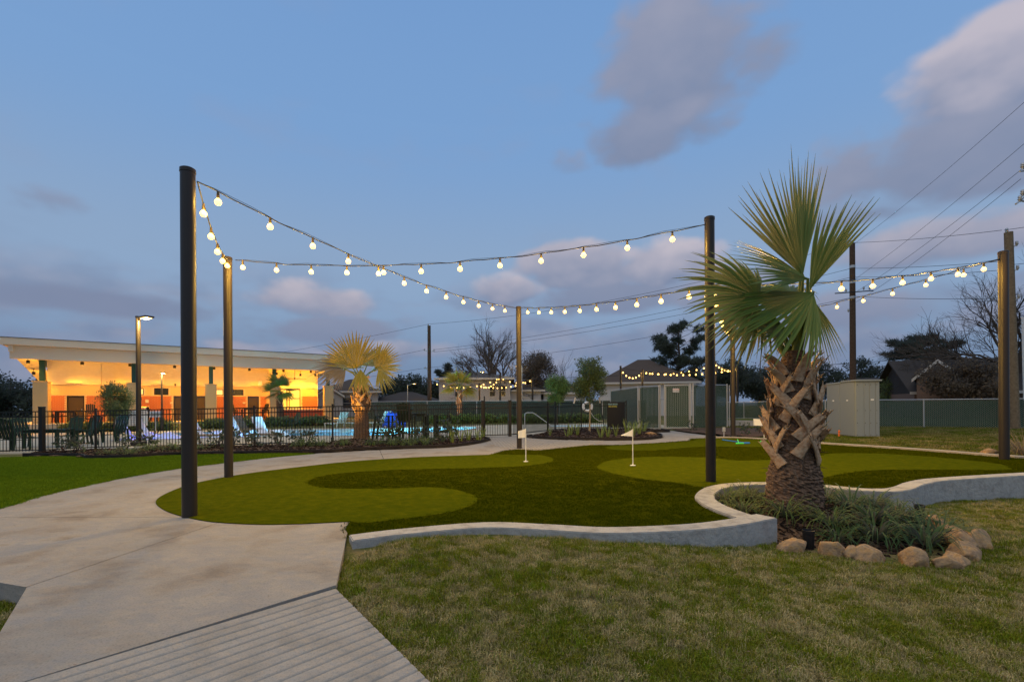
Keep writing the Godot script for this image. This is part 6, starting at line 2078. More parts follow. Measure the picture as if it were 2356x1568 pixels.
		var t := thing("hedge", h[0], "hedge")
		scatter("foliage", hl, M.leaf_green if h[1] < -10 else M.leaf_bright, t, places)
	# straw coloured ornamental grass at the right edge
	var og := part("ornamental_grass", blade_clump(220, 1.05, 0.004, 0.75, 400, 0.14), leaf(0.20, 0.14, 0.07, 0.8), self, V(11.9, 11.2, 0.2))
	tag(og, "dry straw coloured grass tuft at the right edge behind the kerb", "grass")
	# rocks round the palm bed
	var rocks := [[2.93, 5.02, 0.19, 0.12, 0.13, 0.2, "brown rounded rock against the end of the concrete wall"], [3.22, 4.86, 0.20, 0.12, 0.13, -0.3, "pale orange flat topped rock, second from the wall end"], [3.48, 4.70, 0.21, 0.10, 0.14, 0.3, "long brown rock, third along the front of the bed"], [3.35, 4.78, 0.10, 0.085, 0.1, 0.9, "small rock squeezed between two larger ones"], [3.78, 4.56, 0.17, 0.11, 0.13, 0.4, "angular brown rock at the very front of the bed"], [4.04, 4.50, 0.15, 0.085, 0.13, 0.0, "low wedge shaped rock near the front right corner"], [4.25, 4.62, 0.20, 0.075, 0.12, 0.8, "dark flat slab leaning along the front right"], [4.48, 4.78, 0.22, 0.12, 0.13, 0.7, "long pale orange boulder at the right corner of the bed"], [4.72, 5.05, 0.29, 0.13, 0.15, 0.9, "largest tan boulder at the right side of the bed"], [4.97, 5.12, 0.16, 0.12, 0.12, 0.6, "tan rock outside the largest boulder at far right"], [4.98, 5.38, 0.24, 0.10, 0.13, 0.7, "pale rock on top behind the largest boulder"], [5.05, 5.68, 0.24, 0.12, 0.14, 0.9, "grey brown rock farther back on the right rim"], [5.22, 5.95, 0.18, 0.10, 0.12, 0.9, "small rock at the back of the right rim by the spotlight"], [5.22, 6.5, 0.16, 0.10, 0.1, 0.9, "pale small rock leaning on the wall at the back right"]]
	for i in rocks.size():
		var k = rocks[i]
		var x: float = k[0]
		var d: float = k[1]
		var o := part("rock", rock_mesh(k[2] * 1.08, k[3] * 1.35, k[4] * 1.05, 500 + i), M.stone, self, V(x, d, low_lawn(x, d) + k[3] * 0.45 - 0.02))
		o.rotation.y = k[5] + 0.25
		o.rotation.z = -0.15 + 0.1 * (i % 4)
		tag(o, k[6], "rock", "rocks edging the palm bed")
	for k in [[11.33, 11.45, 0.30, 0.13, 0.16, 0.1, "flat reddish brown stone on the grass left of the right edge pole"], [11.75, 10.7, 0.30, 0.17, 0.2, 0.4, "brown stone half hidden behind the right edge pole"]]:
		var o := part("rock", rock_mesh(k[2], k[3], k[4], 520 + int(k[0])), M.stone, self, V(k[0], k[1], 0.2 + k[3] * 0.4))
		o.rotation.y = k[5]
		tag(o, k[6], "rock")
	var bl := part("rock", rock_mesh(0.28, 0.09, 0.18, 530), M.stone, self, V(5.75, 20.1, bed_soil(Vector2(5.75, 20.1)) + 0.03))
	tag(bl, "flat pale stone at the right tip of the round mulch bed", "rock")

func rock_mesh(a: float, b: float, c: float, seed_: int) -> ArrayMesh:
	var nz := FastNoiseLite.new()
	nz.seed = seed_
	nz.frequency = 1.0
	nz.fractal_octaves = 3
	var r := RandomNumberGenerator.new()
	r.seed = seed_
	var planes := []
	for k in 14:
		planes.append([Vector3(r.randf_range(-1, 1), r.randf_range(-0.6, 1), r.randf_range(-1, 1)).normalized(), r.randf_range(0.55, 0.86)])
	var s := Shape.new()
	var rows := 22
	var sides := 34
	var g := []
	for j in rows + 1:
		var row := []
		for k in sides:
			var th := PI * j / rows
			var ph := TAU * k / sides
			var p := Vector3(sin(th) * cos(ph), cos(th), sin(th) * sin(ph))
			var rr := 1.0
			for q in planes:
				var dp: float = p.dot(q[0])
				if dp > 0.01:
					var lim: float = q[1] / dp
					var hh := clampf(0.5 + 0.5 * (lim - rr) / 0.02, 0.0, 1.0)
					rr = lerpf(lim, rr, hh) - 0.02 * hh * (1.0 - hh)
			rr *= 1.0 + nz.get_noise_3d(p.x * 1.6, p.y * 1.6, p.z * 1.6) * 0.07 + nz.get_noise_3d(p.x * 6.0, p.y * 6.0, p.z * 6.0) * 0.05
			row.append(p * rr * Vector3(a, b, c))
		g.append(row)
	var nn := []
	for j in rows + 1:
		var row := []
		for k in sides:
			var du: Vector3 = g[j][(k + 1) % sides] - g[j][posmod(k - 1, sides)]
			var dv: Vector3 = g[mini(j + 1, rows)][k] - g[maxi(j - 1, 0)][k]
			var q := du.cross(dv)
			var p: Vector3 = g[j][k]
			if j == 0 or j == rows or q.length_squared() < 1e-14:
				q = p
			if q.dot(p) < 0.0:
				q = -q
			row.append(q.normalized())
		nn.append(row)
	for j in rows:
		for k in sides:
			var l := (k + 1) % sides
			s.tri(g[j][k], g[j][l], g[j + 1][l], nn[j][k], nn[j][l], nn[j + 1][l])
			s.tri(g[j][k], g[j + 1][l], g[j + 1][k], nn[j][k], nn[j + 1][l], nn[j + 1][k])
	return s.done()

# ---------------------------------------------------------------- furniture by the pool
func slats(s: Shape, a: Vector3, b: Vector3, across: Vector3, n: int, w: float, th: float, up: Vector3) -> void:     # n boards from a to b, each lying along "across"
	for i in n:
		var c := a.lerp(b, (i + 0.5) / n)
		s.box(c, Vector3(across.length(), w, th), Basis(across.normalized(), (b - a).normalized(), up))

func deck_chair(label: String, at: Vector3, turn: float, m: Material, seat_h := 0.42, back := 0.85, group := "") -> Node3D:      # slatted garden armchair, faces +z
	var t := thing("garden_chair", label, "chair", at, turn, group)
	var seat := Node3D.new()
	for k in 5:
		var z := -0.22 + k * 0.115
		part("seat_slat", boxed(Vector3(0.54, 0.022, 0.10), 0.004), m, t, Vector3(0, seat_h - 0.02 * (2 - k) * -0.4 - 0.02, z))
	seat.free()
	for k in 5:
		var o := part("back_slat", boxed(Vector3(0.10, back - 0.06 * absf(k - 2.0), 0.02), 0.004), m, t, Vector3((k - 2) * 0.115, seat_h + back * 0.46, -0.36))
		o.rotation.x = -0.32
	for sx in [-1.0, 1.0]:
		part("arm", boxed(Vector3(0.10, 0.024, 0.66), 0.004), m, t, Vector3(sx * 0.33, seat_h + 0.22, 0.0))
		part("leg", boxed(Vector3(0.035, seat_h + 0.21, 0.09), 0.004), m, t, Vector3(sx * 0.33, (seat_h + 0.21) / 2, 0.26))
		var o := part("leg", boxed(Vector3(0.035, seat_h + 0.24, 0.09), 0.004), m, t, Vector3(sx * 0.31, (seat_h + 0.2) / 2, -0.36))
		o.rotation.x = 0.14
		if seat_h > 0.6:
			part("foot_rail", boxed(Vector3(0.03, 0.06, 0.6), 0.004), m, t, Vector3(sx * 0.31, 0.28, -0.05))
	if seat_h > 0.6:
		part("foot_rail", boxed(Vector3(0.62, 0.06, 0.03), 0.004), m, t, Vector3(0, 0.28, 0.24))
	return t

func deck_table(label: String, at: Vector3, turn: float, m: Material, w: float, dp: float, h: float) -> Node3D:
	var t := thing("garden_table", label, "table", at, turn)
	var n := int(dp / 0.14)
	for k in n:
		part("top_slat", boxed(Vector3(w, 0.025, dp / n - 0.01), 0.004), m, t, Vector3(0, h, -dp / 2 + dp * (k + 0.5) / n))
	part("apron", boxed(Vector3(w - 0.12, 0.1, dp - 0.12), 0.004), m, t, Vector3(0, h - 0.07, 0))
	for sx in [-1.0, 1.0]:
		for sz in [-1.0, 1.0]:
			part("leg", boxed(Vector3(0.09, h, 0.09), 0.006), m, t, Vector3(sx * (w / 2 - 0.1), h / 2, sz * (dp / 2 - 0.1)))
	return t

func chaise(label: String, at: Vector3, turn: float, m: Material, group := "") -> Node3D:       # slatted lounger; its back at -x, feet at +x
	var t := thing("chaise_lounge", label, "lounge chair", at, turn, group)
	for k in 9:
		part("seat_slat", boxed(Vector3(0.10, 0.02, 0.62), 0.003), m, t, Vector3(-0.25 + k * 0.135, 0.38, 0))
	for k in 7:
		var f := (k + 0.5) / 7.0
		var o := part("back_slat", boxed(Vector3(0.10, 0.02, 0.62), 0.003), m, t, Vector3(-0.36 - 0.36 * f, 0.40 + 0.74 * f, 0))
		o.rotation.z = -1.12
	for sz in [-1.0, 1.0]:
		part("rail", boxed(Vector3(1.35, 0.06, 0.03), 0.004), m, t, Vector3(0.3, 0.36, sz * 0.33))
		var o := part("back_rail", boxed(Vector3(0.86, 0.05, 0.03), 0.004), m, t, Vector3(-0.54, 0.76, sz * 0.33))
		o.rotation.z = -1.12
		for x in [-0.3, 0.85]:
			var l := part("leg", boxed(Vector3(0.05, 0.38, 0.05), 0.004), m, t, Vector3(x, 0.18, sz * 0.31))
			l.rotation.z = 0.18 if x < 0 else -0.18
		part("arm", boxed(Vector3(0.5, 0.03, 0.06), 0.004), m, t, Vector3(-0.15, 0.58, sz * 0.34))
	return t

func pool_lounger(label: String, at: Vector3, turn: float) -> Node3D:       # one piece moulded in-pool lounger, back at -x
	var t := thing("pool_lounger", label, "lounge chair", at, turn, "white moulded loungers in the shallow pool shelf")
	var c := curve([-0.80, 1.02, -0.62, 0.62, -0.40, 0.22, -0.1, 0.13, 0.2, 0.30, 0.42, 0.34, 0.65, 0.20, 0.95, 0.06], false, 4)
	var s := Shape.new()
	for i in c.size() - 1:
		var a := c[i]
		var b := c[i + 1]
		var wa := 0.34
		s.quad(Vector3(a.x, a.y, -wa), Vector3(b.x, b.y, -wa), Vector3(b.x, b.y, wa), Vector3(a.x, a.y, wa), Vector3(0.3, 1, 0))
		var da := 0.10 if i < 12 else a.y + 0.02
		var db := 0.10 if i + 1 < 12 else b.y + 0.02
		var oa := Vector2(-0.09, -0.03) if i < 8 else Vector2(0, -minf(da, a.y + 0.05))
		var ob := Vector2(-0.09, -0.03) if i + 1 < 8 else Vector2(0, -minf(db, b.y + 0.05))
		var a2 := a + oa
		var b2 := b + ob
		s.quad(Vector3(a2.x, a2.y, -wa), Vector3(b2.x, b2.y, -wa), Vector3(b2.x, b2.y, wa), Vector3(a2.x, a2.y, wa), Vector3(-0.3, -1, 0))
		for sz in [-1.0, 1.0]:
			s.quad(Vector3(a.x, a.y, sz * wa), Vector3(b.x, b.y, sz * wa), Vector3(b2.x, b2.y, sz * wa), Vector3(a2.x, a2.y, sz * wa), Vector3(0, 0, sz))
	s.box(Vector3(-0.3, 0.02, 0), Vector3(0.5, 0.2, 0.6))
	s.box(Vector3(-0.845, 0.99, 0), Vector3(0.08, 0.05, 0.68))
	part("shell", s.done(), M.white_plastic, t)
	return t

func build_furniture() -> void:
	var gp: Material = M.green_poly
	var gg := "green slatted chairs at the left deck"
	deck_chair("green slatted chair with its back to the camera at the left edge", on(-18.6, 18.0), PI + 0.1, gp, 0.42, 0.85, gg)
	deck_chair("green slatted chair behind the fence left of the green table", on(-19.7, 19.6), 1.4, gp, 0.42, 0.85, gg)
	deck_chair("green slatted chair on the far side of the green table", on(-19.3, 21.0), 0.1, gp, 0.42, 0.85, gg)
	deck_chair("green slatted chair behind the thick gate post", on(-18.0, 20.2), -0.6, gp, 0.42, 0.85, gg)
	deck_table("green slatted table behind the fence at the left edge", on(-18.45, 19.2), 0.1, gp, 1.4, 0.95, 0.73)
	deck_chair("green armchair leaning back, left of two facing left by the gate post", on(-19.0, 21.6), -PI / 2 - 0.2, gp, 0.36, 0.95, "green reclining armchairs facing left")
	deck_chair("green armchair leaning back, right of two facing left by the gate post", on(-18.6, 22.6), -PI / 2 - 0.2, gp, 0.36, 0.95, "green reclining armchairs facing left")
	var op: Material = M.olive_poly
	var og := "tall dark green bar chairs behind the fence"
	deck_chair("tall dark green bar chair left of the bar table, leaning left", on(-5.45, 20.6), PI / 2, op, 0.78, 0.82, og)
	deck_chair("tall dark green bar chair right of the bar table", on(-3.05, 20.9), -PI / 2, op, 0.78, 0.82, og)
	deck_chair("tall dark green bar chair on the near side of the bar table", on(-4.35, 19.75), PI, op, 0.78, 0.82, og)
	deck_chair("tall dark green bar chair on the far side of the bar table", on(-4.1, 21.6), 0.1, op, 0.78, 0.82, og)
	deck_table("dark green bar height table behind the fence right of the palm", on(-4.25, 20.7), 0.05, op, 1.2, 0.95, 1.08)
	deck_chair("green armchair on the far deck in front of the brick bar", on(-15.3, 33.6), -0.6, gp, 0.38, 0.85)
	# terrace furniture of the pool house, dark against the lit wall
	var b := get_node("pool_house") as Node3D
	var at := func(x: float, z: float) -> Vector3: return b.transform * Vector3(x, 0.0, z)
	var dk := "dark chairs on the pool house terrace"
	for c in [[2.9, 1.6, 0.3, "dark high chair on the terrace between brown door and leafy tree"], [0.75, 1.4, 1.2, "dark chair on the terrace beside the first pier"], [9.0, 2.0, 0.2, "dark chair before the wide double door"], [12.6, 1.6, 1.0, "dark high chair left of the table by the last door"], [14.6, 1.8, -1.0, "dark high chair right of the table by the last door"], [15.9, 2.4, 2.9, "dark high chair in front of the porch pier"], [6.9, 2.3, 2.0, "dark chair on the terrace right of the grill"]]:
		deck_chair(c[3], at.call(c[0], c[1]), b.rotation.y + c[2], M.black, 0.7 if "high" in c[3] else 0.45, 0.8, dk)
	deck_table("dark table on the terrace in front of the last brown door", at.call(13.6, 1.7), b.rotation.y, M.black, 1.0, 0.8, 1.0)
	deck_table("dark low table beside the first pier of the pool house", at.call(1.5, 1.9), b.rotation.y, M.black, 1.2, 0.8, 0.9)
	var g := thing("barbecue_grill", "stainless barbecue grill on the terrace right of the second pier", "grill", at.call(6.1, 1.8), b.rotation.y)
	var s := Shape.new()
	s.box(Vector3(0, 0.45, 0), Vector3(0.9, 0.86, 0.55), Basis.IDENTITY, 0.015)
	part("cart", s.done(), M.steel, g)
	s = Shape.new()
	s.tube([Vector3(-0.42, 1.02, 0), Vector3(0.42, 1.02, 0)], [0.24, 0.24], 16, true, 0.9)
	part("hood", s.done(), M.steel, g)
	s = Shape.new()
	s.tube([Vector3(-0.34, 1.02, 0.29), Vector3(0.34, 1.02, 0.29)], [0.016, 0.016], 8)
	part("handle", s.done(), M.galv, g)
	var cg := "beige slatted loungers on the far side of the pool"
	chaise("beige slatted lounger with upright back left of the golden palm", on(-12.0, 33.1), PI - 0.5, M.beige, cg)
	chaise("beige slatted lounger mostly hidden behind the golden palm trunk", on(-10.7, 33.3), PI - 0.5, M.beige, cg)
	chaise("beige slatted lounger beside the blue covered pool lift", on(-9.1, 33.1), PI - 0.4, M.beige, cg)
	chaise("taupe lounger close behind the fence right of the second pole", on(-10.4, 19.6), 0.15, M.taupe, "taupe loungers just behind the fence")
	chaise("taupe lounger close behind the fence between the two left poles", on(-12.6, 19.7), 0.15, M.taupe, "taupe loungers just behind the fence")
	for l in [[-18.2, 24.9, 0.5, "white moulded lounger behind the square lamp, with high back"], [-19.5, 25.3, 0.9, "white moulded lounger just left of the square lamp"], [-15.9, 25.4, 0.3, "white moulded lounger right of the tall front pole"], [-12.6, 25.1, -0.25, "white moulded lounger at the near pool edge with lit back, rightmost"], [-14.3, 26.2, 0.3, "white moulded lounger farther out, behind the second pole"]]:
		pool_lounger(l[3], on(l[0], l[1], -0.02), l[2])
	# blue cover over the pool lift
	var lf := thing("pool_lift", "bright blue fabric cover over the pool lift on the far deck", "pool lift", on(-8.1, 33.1), -0.2)
	s = Shape.new()
	var prof := [[-0.72, 0.02], [-0.66, 0.55], [-0.48, 1.12], [-0.30, 1.15], [-0.16, 0.95], [0.10, 0.98], [0.22, 0.62], [0.60, 0.58], [0.72, 0.5], [0.70, 0.03]]
	for i in prof.size() - 1:
		var p0: Array = prof[i]
		var p1: Array = prof[i + 1]
		s.quad(Vector3(p0[0], p0[1], 0.32), Vector3(p1[0], p1[1], 0.32), Vector3(p1[0], p1[1], -0.32), Vector3(p0[0], p0[1], -0.32), Vector3(p0[1] - p1[1], p1[0] - p0[0], 0))
		for sz in [-0.32, 0.32]:
			s.quad(Vector3(p0[0], p0[1], sz), Vector3(p1[0], p1[1], sz), Vector3(p1[0], 0.0, sz), Vector3(p0[0], 0.0, sz), Vector3(0, 0, sz))
	part("cover", s.done(), M.cover_blue, lf)
	for sx in [-0.5, 0.5]:
		part("wheel", boxed(Vector3(0.16, 0.14, 0.08), 0.03), M.white, lf, Vector3(sx, 0.05, 0.36))
	# notice boards
	var sg := thing("rules_board", "large white lettered pool rules board behind the square lamp", "sign", on(-25.2, 31.9), 0.45)
	part("board", boxed(Vector3(1.75, 1.0, 0.03), 0.004), M.white, sg, Vector3(0, 0.98, 0))
	for sx in [-0.7, 0.7]:
		part("leg", boxed(Vector3(0.05, 1.1, 0.05)), M.galv, sg, Vector3(sx, 0.55, -0.04))
	var rows := ["WARNING: NO LIFEGUARD ON DUTY", "NO DIVING", "POOL RULES", "NO RUNNING    NO GLASS    NO PETS", "SHOWER BEFORE ENTERING THE POOL", "CHILDREN MUST BE WITH AN ADULT", "SWIM AT YOUR OWN RISK"]
	for i in rows.size():
		var tm := TextMesh.new()
		tm.text = rows[i]
		tm.font_size = 16
		tm.pixel_size = [0.0058, 0.007, 0.007, 0.0046, 0.0046, 0.0046, 0.0046][i]
		tm.depth = 0.004
		part("lettering", tm, M.door, sg, Vector3(0, 1.38 - i * 0.135, 0.017))
	sg = thing("depth_sign", "smaller grey lettered sign right of the large rules board", "sign", on(-23.6, 31.9), 0.45)
	part("board", boxed(Vector3(0.62, 0.42, 0.02), 0.004), M.trim, sg, Vector3(0, 1.22, 0))
	part("leg", boxed(Vector3(0.05, 1.1, 0.04)), M.galv, sg, Vector3(0, 0.55, -0.03))
	for i in 2:
		var tm := TextMesh.new()
		tm.text = ["NO DIVING", "SHALLOW"][i]
		tm.font_size = 16
		tm.pixel_size = 0.0055
		tm.depth = 0.004
		part("lettering", tm, M.door, sg, Vector3(0, 1.29 - i * 0.16, 0.012))
	# life ring on the fence
	var lr := thing("life_ring", "white life ring hanging on the fence behind the young tree", "life ring", on(4.12, 26.3, 1.22), 0.0)
	s = Shape.new()
	var ring := []
	var rr := []
	for k in 29:
		ring.append(Vector3(cos(k * TAU / 28), sin(k * TAU / 28), 0) * 0.23)
		rr.append(0.075)
	s.tube(ring, rr, 10, false, 1.0, Vector3.BACK)
	part("ring", s.done(), M.white, lr)
	for k in 4:
		var a := k * PI / 2 + PI / 4
		part("band", boxed(Vector3(0.165, 0.06, 0.165), 0.02), M.cord, lr, Vector3(cos(a), sin(a), 0) * 0.23).rotation.z = a
	s = Shape.new()
	s.tube([Vector3(0.12, -0.25, 0.05), Vector3(0.35, -0.6, 0.05), Vector3(0.6, -0.78, 0.04), Vector3(0.85, -0.8, 0.0)], [0.012, 0.012, 0.012, 0.012], 6)
	part("rope", s.done(), M.white, lr)
	# handrail of the pool steps
	var hr := thing("pool_handrail", "bent white steel handrail at the pool steps beyond the gate", "handrail", on(0.78, 30.0))
	s = Shape.new()
	s.tube([Vector3.ZERO, Vector3(0, 0.72, 0), Vector3(0.04, 0.84, 0), Vector3(0.15, 0.9, 0), Vector3(0.5, 0.9, 0), Vector3(0.62, 0.84, 0), Vector3(1.7, 0.05, 0), Vector3(1.85, -0.1, 0)], [0.026, 0.026, 0.026, 0.026, 0.026, 0.026, 0.026, 0.026], 8)
	part("tube", s.done(), M.white, hr)
	var steps := Shape.new()
	steps.box(Vector3(4.6, G(4, 30) + 0.02, -30.2), Vector3(4.4, 0.02, 1.1))
	tag(part("wading_pool", steps.done(), M.plaster, self), "small shallow blue pool beyond the fence right of the handrail", "pool")

# ---------------------------------------------------------------- small things
func build_small_things() -> void:
	for f in [[0.32, 11.4, 0.78, 0.17, 0.20, 0.2, "small white golf flag in front of the middle pole"], [2.58, 10.32, 0.78, 0.24, 0.15, 0.5, "small white golf flag blown to a point on the right green"], [7.66, 14.66, 0.78, 0.30, 0.19, -0.1, "small white golf flag near the palm trunk on the back green"]]:
		var t := thing("golf_flag", f[6], "golf flag", on(f[0], f[1], 0.008), 0.0, "golf flags on the putting greens")
		var s := Shape.new()
		s.tube([Vector3.ZERO, Vector3(0, f[2], 0)], [0.011, 0.009], 8)
		part("stick", s.done(), M.white, t)
		s = Shape.new()
		s.lathe([[0.0, 0.004], [0.055, 0.006], [0.062, 0.0], [0.062, -0.03]], 20)
		part("cup_rim", s.done(), M.white, t)
		s = Shape.new()
		var n := 8
		for i in n:
			var u0 := float(i) / n
			var u1 := float(i + 1) / n
			var q := []
			for u in [u0, u1]:
				var top_: float = f[2] - 0.01 - u * f[5] * 0.26
				var bot: float = f[2] - 0.01 - f[4] - u * (f[5] * 0.10 if f[5] < 0.4 else -0.02)
				var z: float = sin(u * 5.0) * 0.025
				q.append([Vector3(-0.009 - u * f[3], top_, z), Vector3(-0.009 - u * f[3], bot, z + 0.012)])
			for z in [0.0012, -0.0012]:
				var o := Vector3(0, 0, z)
				s.quad(q[0][0] + o, q[1][0] + o, q[1][1] + o, q[0][1] + o, Vector3(0, 0, z))
		part("flag_cloth", s.done(), M.white, t)
	for c in [[Vector3(7.62, 0, -16.3), Vector3(7.12, 0, -15.15), "lime", "lime green toy putter lying on the back green"], [Vector3(7.15, 0, -16.4), Vector3(7.36, 0, -15.25), "blue", "blue toy putter lying across the lime one"]]:
		var a: Vector3 = c[0]
		var b: Vector3 = c[1]
		a.y = G(a.x, -a.z) + 0.05
		b.y = G(b.x, -b.z) + 0.03
		var t := thing("putter", c[3], "golf club", b)
		var s := Shape.new()
		s.tube([Vector3.ZERO, a - b], [0.014, 0.018], 6)
		part("shaft", s.done(), M[c[2]], t)
		var hd := part("club_head", boxed(Vector3(0.26, 0.05, 0.07), 0.015), M[c[2]], t, Vector3(0.02, -0.005, 0.03))
		hd.rotation.y = 0.15
	var ball := Shape.new()
	ball.lathe([[0.0, -0.045], [0.03, -0.034], [0.045, 0.0], [0.03, 0.034], [0.0, 0.045]], 14)
	tag(part("golf_ball", ball.done(), M.lime, self, on(7.85, 15.2, 0.05)), "lime green ball on the back green left of the last flag", "ball")
	# little black spotlights among the rocks
	for p in [[3.14, 5.12, "small black spotlight can between the first two rocks"], [5.36, 6.35, "small black spotlight can at the back right of the palm bed"]]:
		var t := thing("spotlight_can", p[2], "spotlight", V(p[0], p[1], palm_soil(Vector2(p[0], p[1])) + 0.02), 0.0, "spotlight cans in the palm bed")
		var s := Shape.new()
		s.lathe([[0.0, -0.06], [0.052, -0.06], [0.055, 0.15], [0.061, 0.155], [0.061, 0.185], [0.054, 0.187], [0.050, 0.165], [0.0, 0.16]], 18)
		part("housing", s.done(), M.black, t)
		s = Shape.new()
		s.lathe([[0.0, 0.172], [0.048, 0.170]], 16)
		part("lens", s.done(), M.glass_dark, t)
	# grey utility cabinet on the grass
	var c := thing("utility_cabinet", "large grey metal electrical cabinet standing on the back lawn", "cabinet", V(12.42, 17.44, 0.225), 0.0)
	c.rotation.y = -0.13
	var H := 2.0
	var s := Shape.new()
	s.box(Vector3(0.41, H / 2, -1.0), Vector3(0.80, H, 1.98), Basis.IDENTITY, 0.01)
	part("body", s.done(), M.cabinet, c)
	s = Shape.new()
	s.box(Vector3(0.41, H + 0.03, -0.42), Vector3(0.90, 0.06, 0.98), Basis.IDENTITY, 0.012)
	s.box(Vector3(0.41, H - 0.01, -1.46), Vector3(0.90, 0.06, 1.06), Basis.IDENTITY, 0.012)
	part("lid", s.done(), M.cabinet, c)
	var xs := [0.02, 0.285, 0.465, 0.665, 0.80]
	for k in 4:
		s = Shape.new()
		s.box(Vector3((xs[k] + xs[k + 1]) / 2, H / 2, 0.0), Vector3(xs[k + 1] - xs[k] - 0.008, H - 0.04, 0.024), Basis.IDENTITY, 0.004)
		var pn := part("front_panel", s.done(), M.cabinet, c)
		s = Shape.new()
		for y in [0.07, 0.5, 0.95, 1.88]:
			s.lathe([[0.0, 0.012], [0.012, 0.008], [0.014, 0.0]], 8, Vector3.ZERO)
			s.box(Vector3(xs[k] + 0.04, y, 0.014), Vector3(0.022, 0.022, 0.012), Basis.IDENTITY, 0.003)
		part("bolt", s.done(), M.frame, pn)
	for k in 2:
		s = Shape.new()
		s.box(Vector3(0.0, H / 2, -0.52 - k * 0.97), Vector3(0.024, H - 0.05, 0.955), Basis.IDENTITY, 0.004)
		part("side_door", s.done(), M.cabinet, c)
		part("label_plate", boxed(Vector3(0.008, 0.05, 0.11)), M.white, c, Vector3(-0.016, 1.32, -0.5 - k * 0.97))
	part("label_plate", boxed(Vector3(0.10, 0.05, 0.008)), M.white, c, Vector3(0.56, 1.34, 0.016))
	var st := thing("marker_stake", "small orange marker stake at the foot of the grey cabinet", "stake", on(12.0, 17.7, 0.0))
	part("stake", boxed(Vector3(0.05, 0.24, 0.03), 0.008), M.orange, st, Vector3(0, 0.11, 0))
	part("ribbon", boxed(Vector3(0.07, 0.05, 0.05), 0.015), M.orange, st, Vector3(0.005, 0.17, 0.005))
	var jb := thing("junction_box", "small grey outlet box on a post by the pole behind the palm", "outlet box", on(7.95, 18.1))
	part("box", boxed(Vector3(0.11, 0.17, 0.07), 0.012), M.galv, jb, Vector3(0, 0.3, 0))
	part("stem", boxed(Vector3(0.03, 0.24, 0.03)), M.galv, jb, Vector3(0, 0.1, 0))
	# raised green behind the enclosure
	var rg := thing("raised_green", "small raised artificial turf patch with concrete rim behind the enclosure", "putting green", on(14.2, 28.5))
	s = Shape.new()
	s.lathe([[2.6, 0.0], [2.6, 0.30], [2.42, 0.30], [2.42, 0.26]], 36)
	part("rim", s.done(), M.wall, rg)
	s = Shape.new()
	s.lathe([[0.0, 0.272], [2.43, 0.27]], 36)
	part("turf", s.done(), M.turf_light, rg)

# ---------------------------------------------------------------- grass
func tuft(n: int, L: float, w: float, lean: float, spread: float, seed_: int) -> ArrayMesh:
	var r := RandomNumberGenerator.new()
	r.seed = seed_
	var s := Shape.new()
	for i in n:
		var a := r.randf() * TAU
		var p := Vector3(cos(a), 0, sin(a)) * spread * sqrt(r.randf())
		var b := r.randf() * TAU
		var o := Vector3(cos(b), 0, sin(b))
		var side := Vector3(-sin(b), 0, cos(b)) * w
		var l := L * r.randf_range(0.5, 1.2)
		var ln := lean * r.randf_range(0.2, 1.4)
		var m := p + (Vector3.UP * 0.6 + o * ln * 0.4) * l
		var e := p + (Vector3.UP * (1.0 - ln * 0.35) + o * ln) * l
		s.quad(p - side, p + side, m + side * 0.8, m - side * 0.8, Vector3.UP)
		s.flat(m - side * 0.8, m + side * 0.8, e, Vector3.UP)
	return s.done()

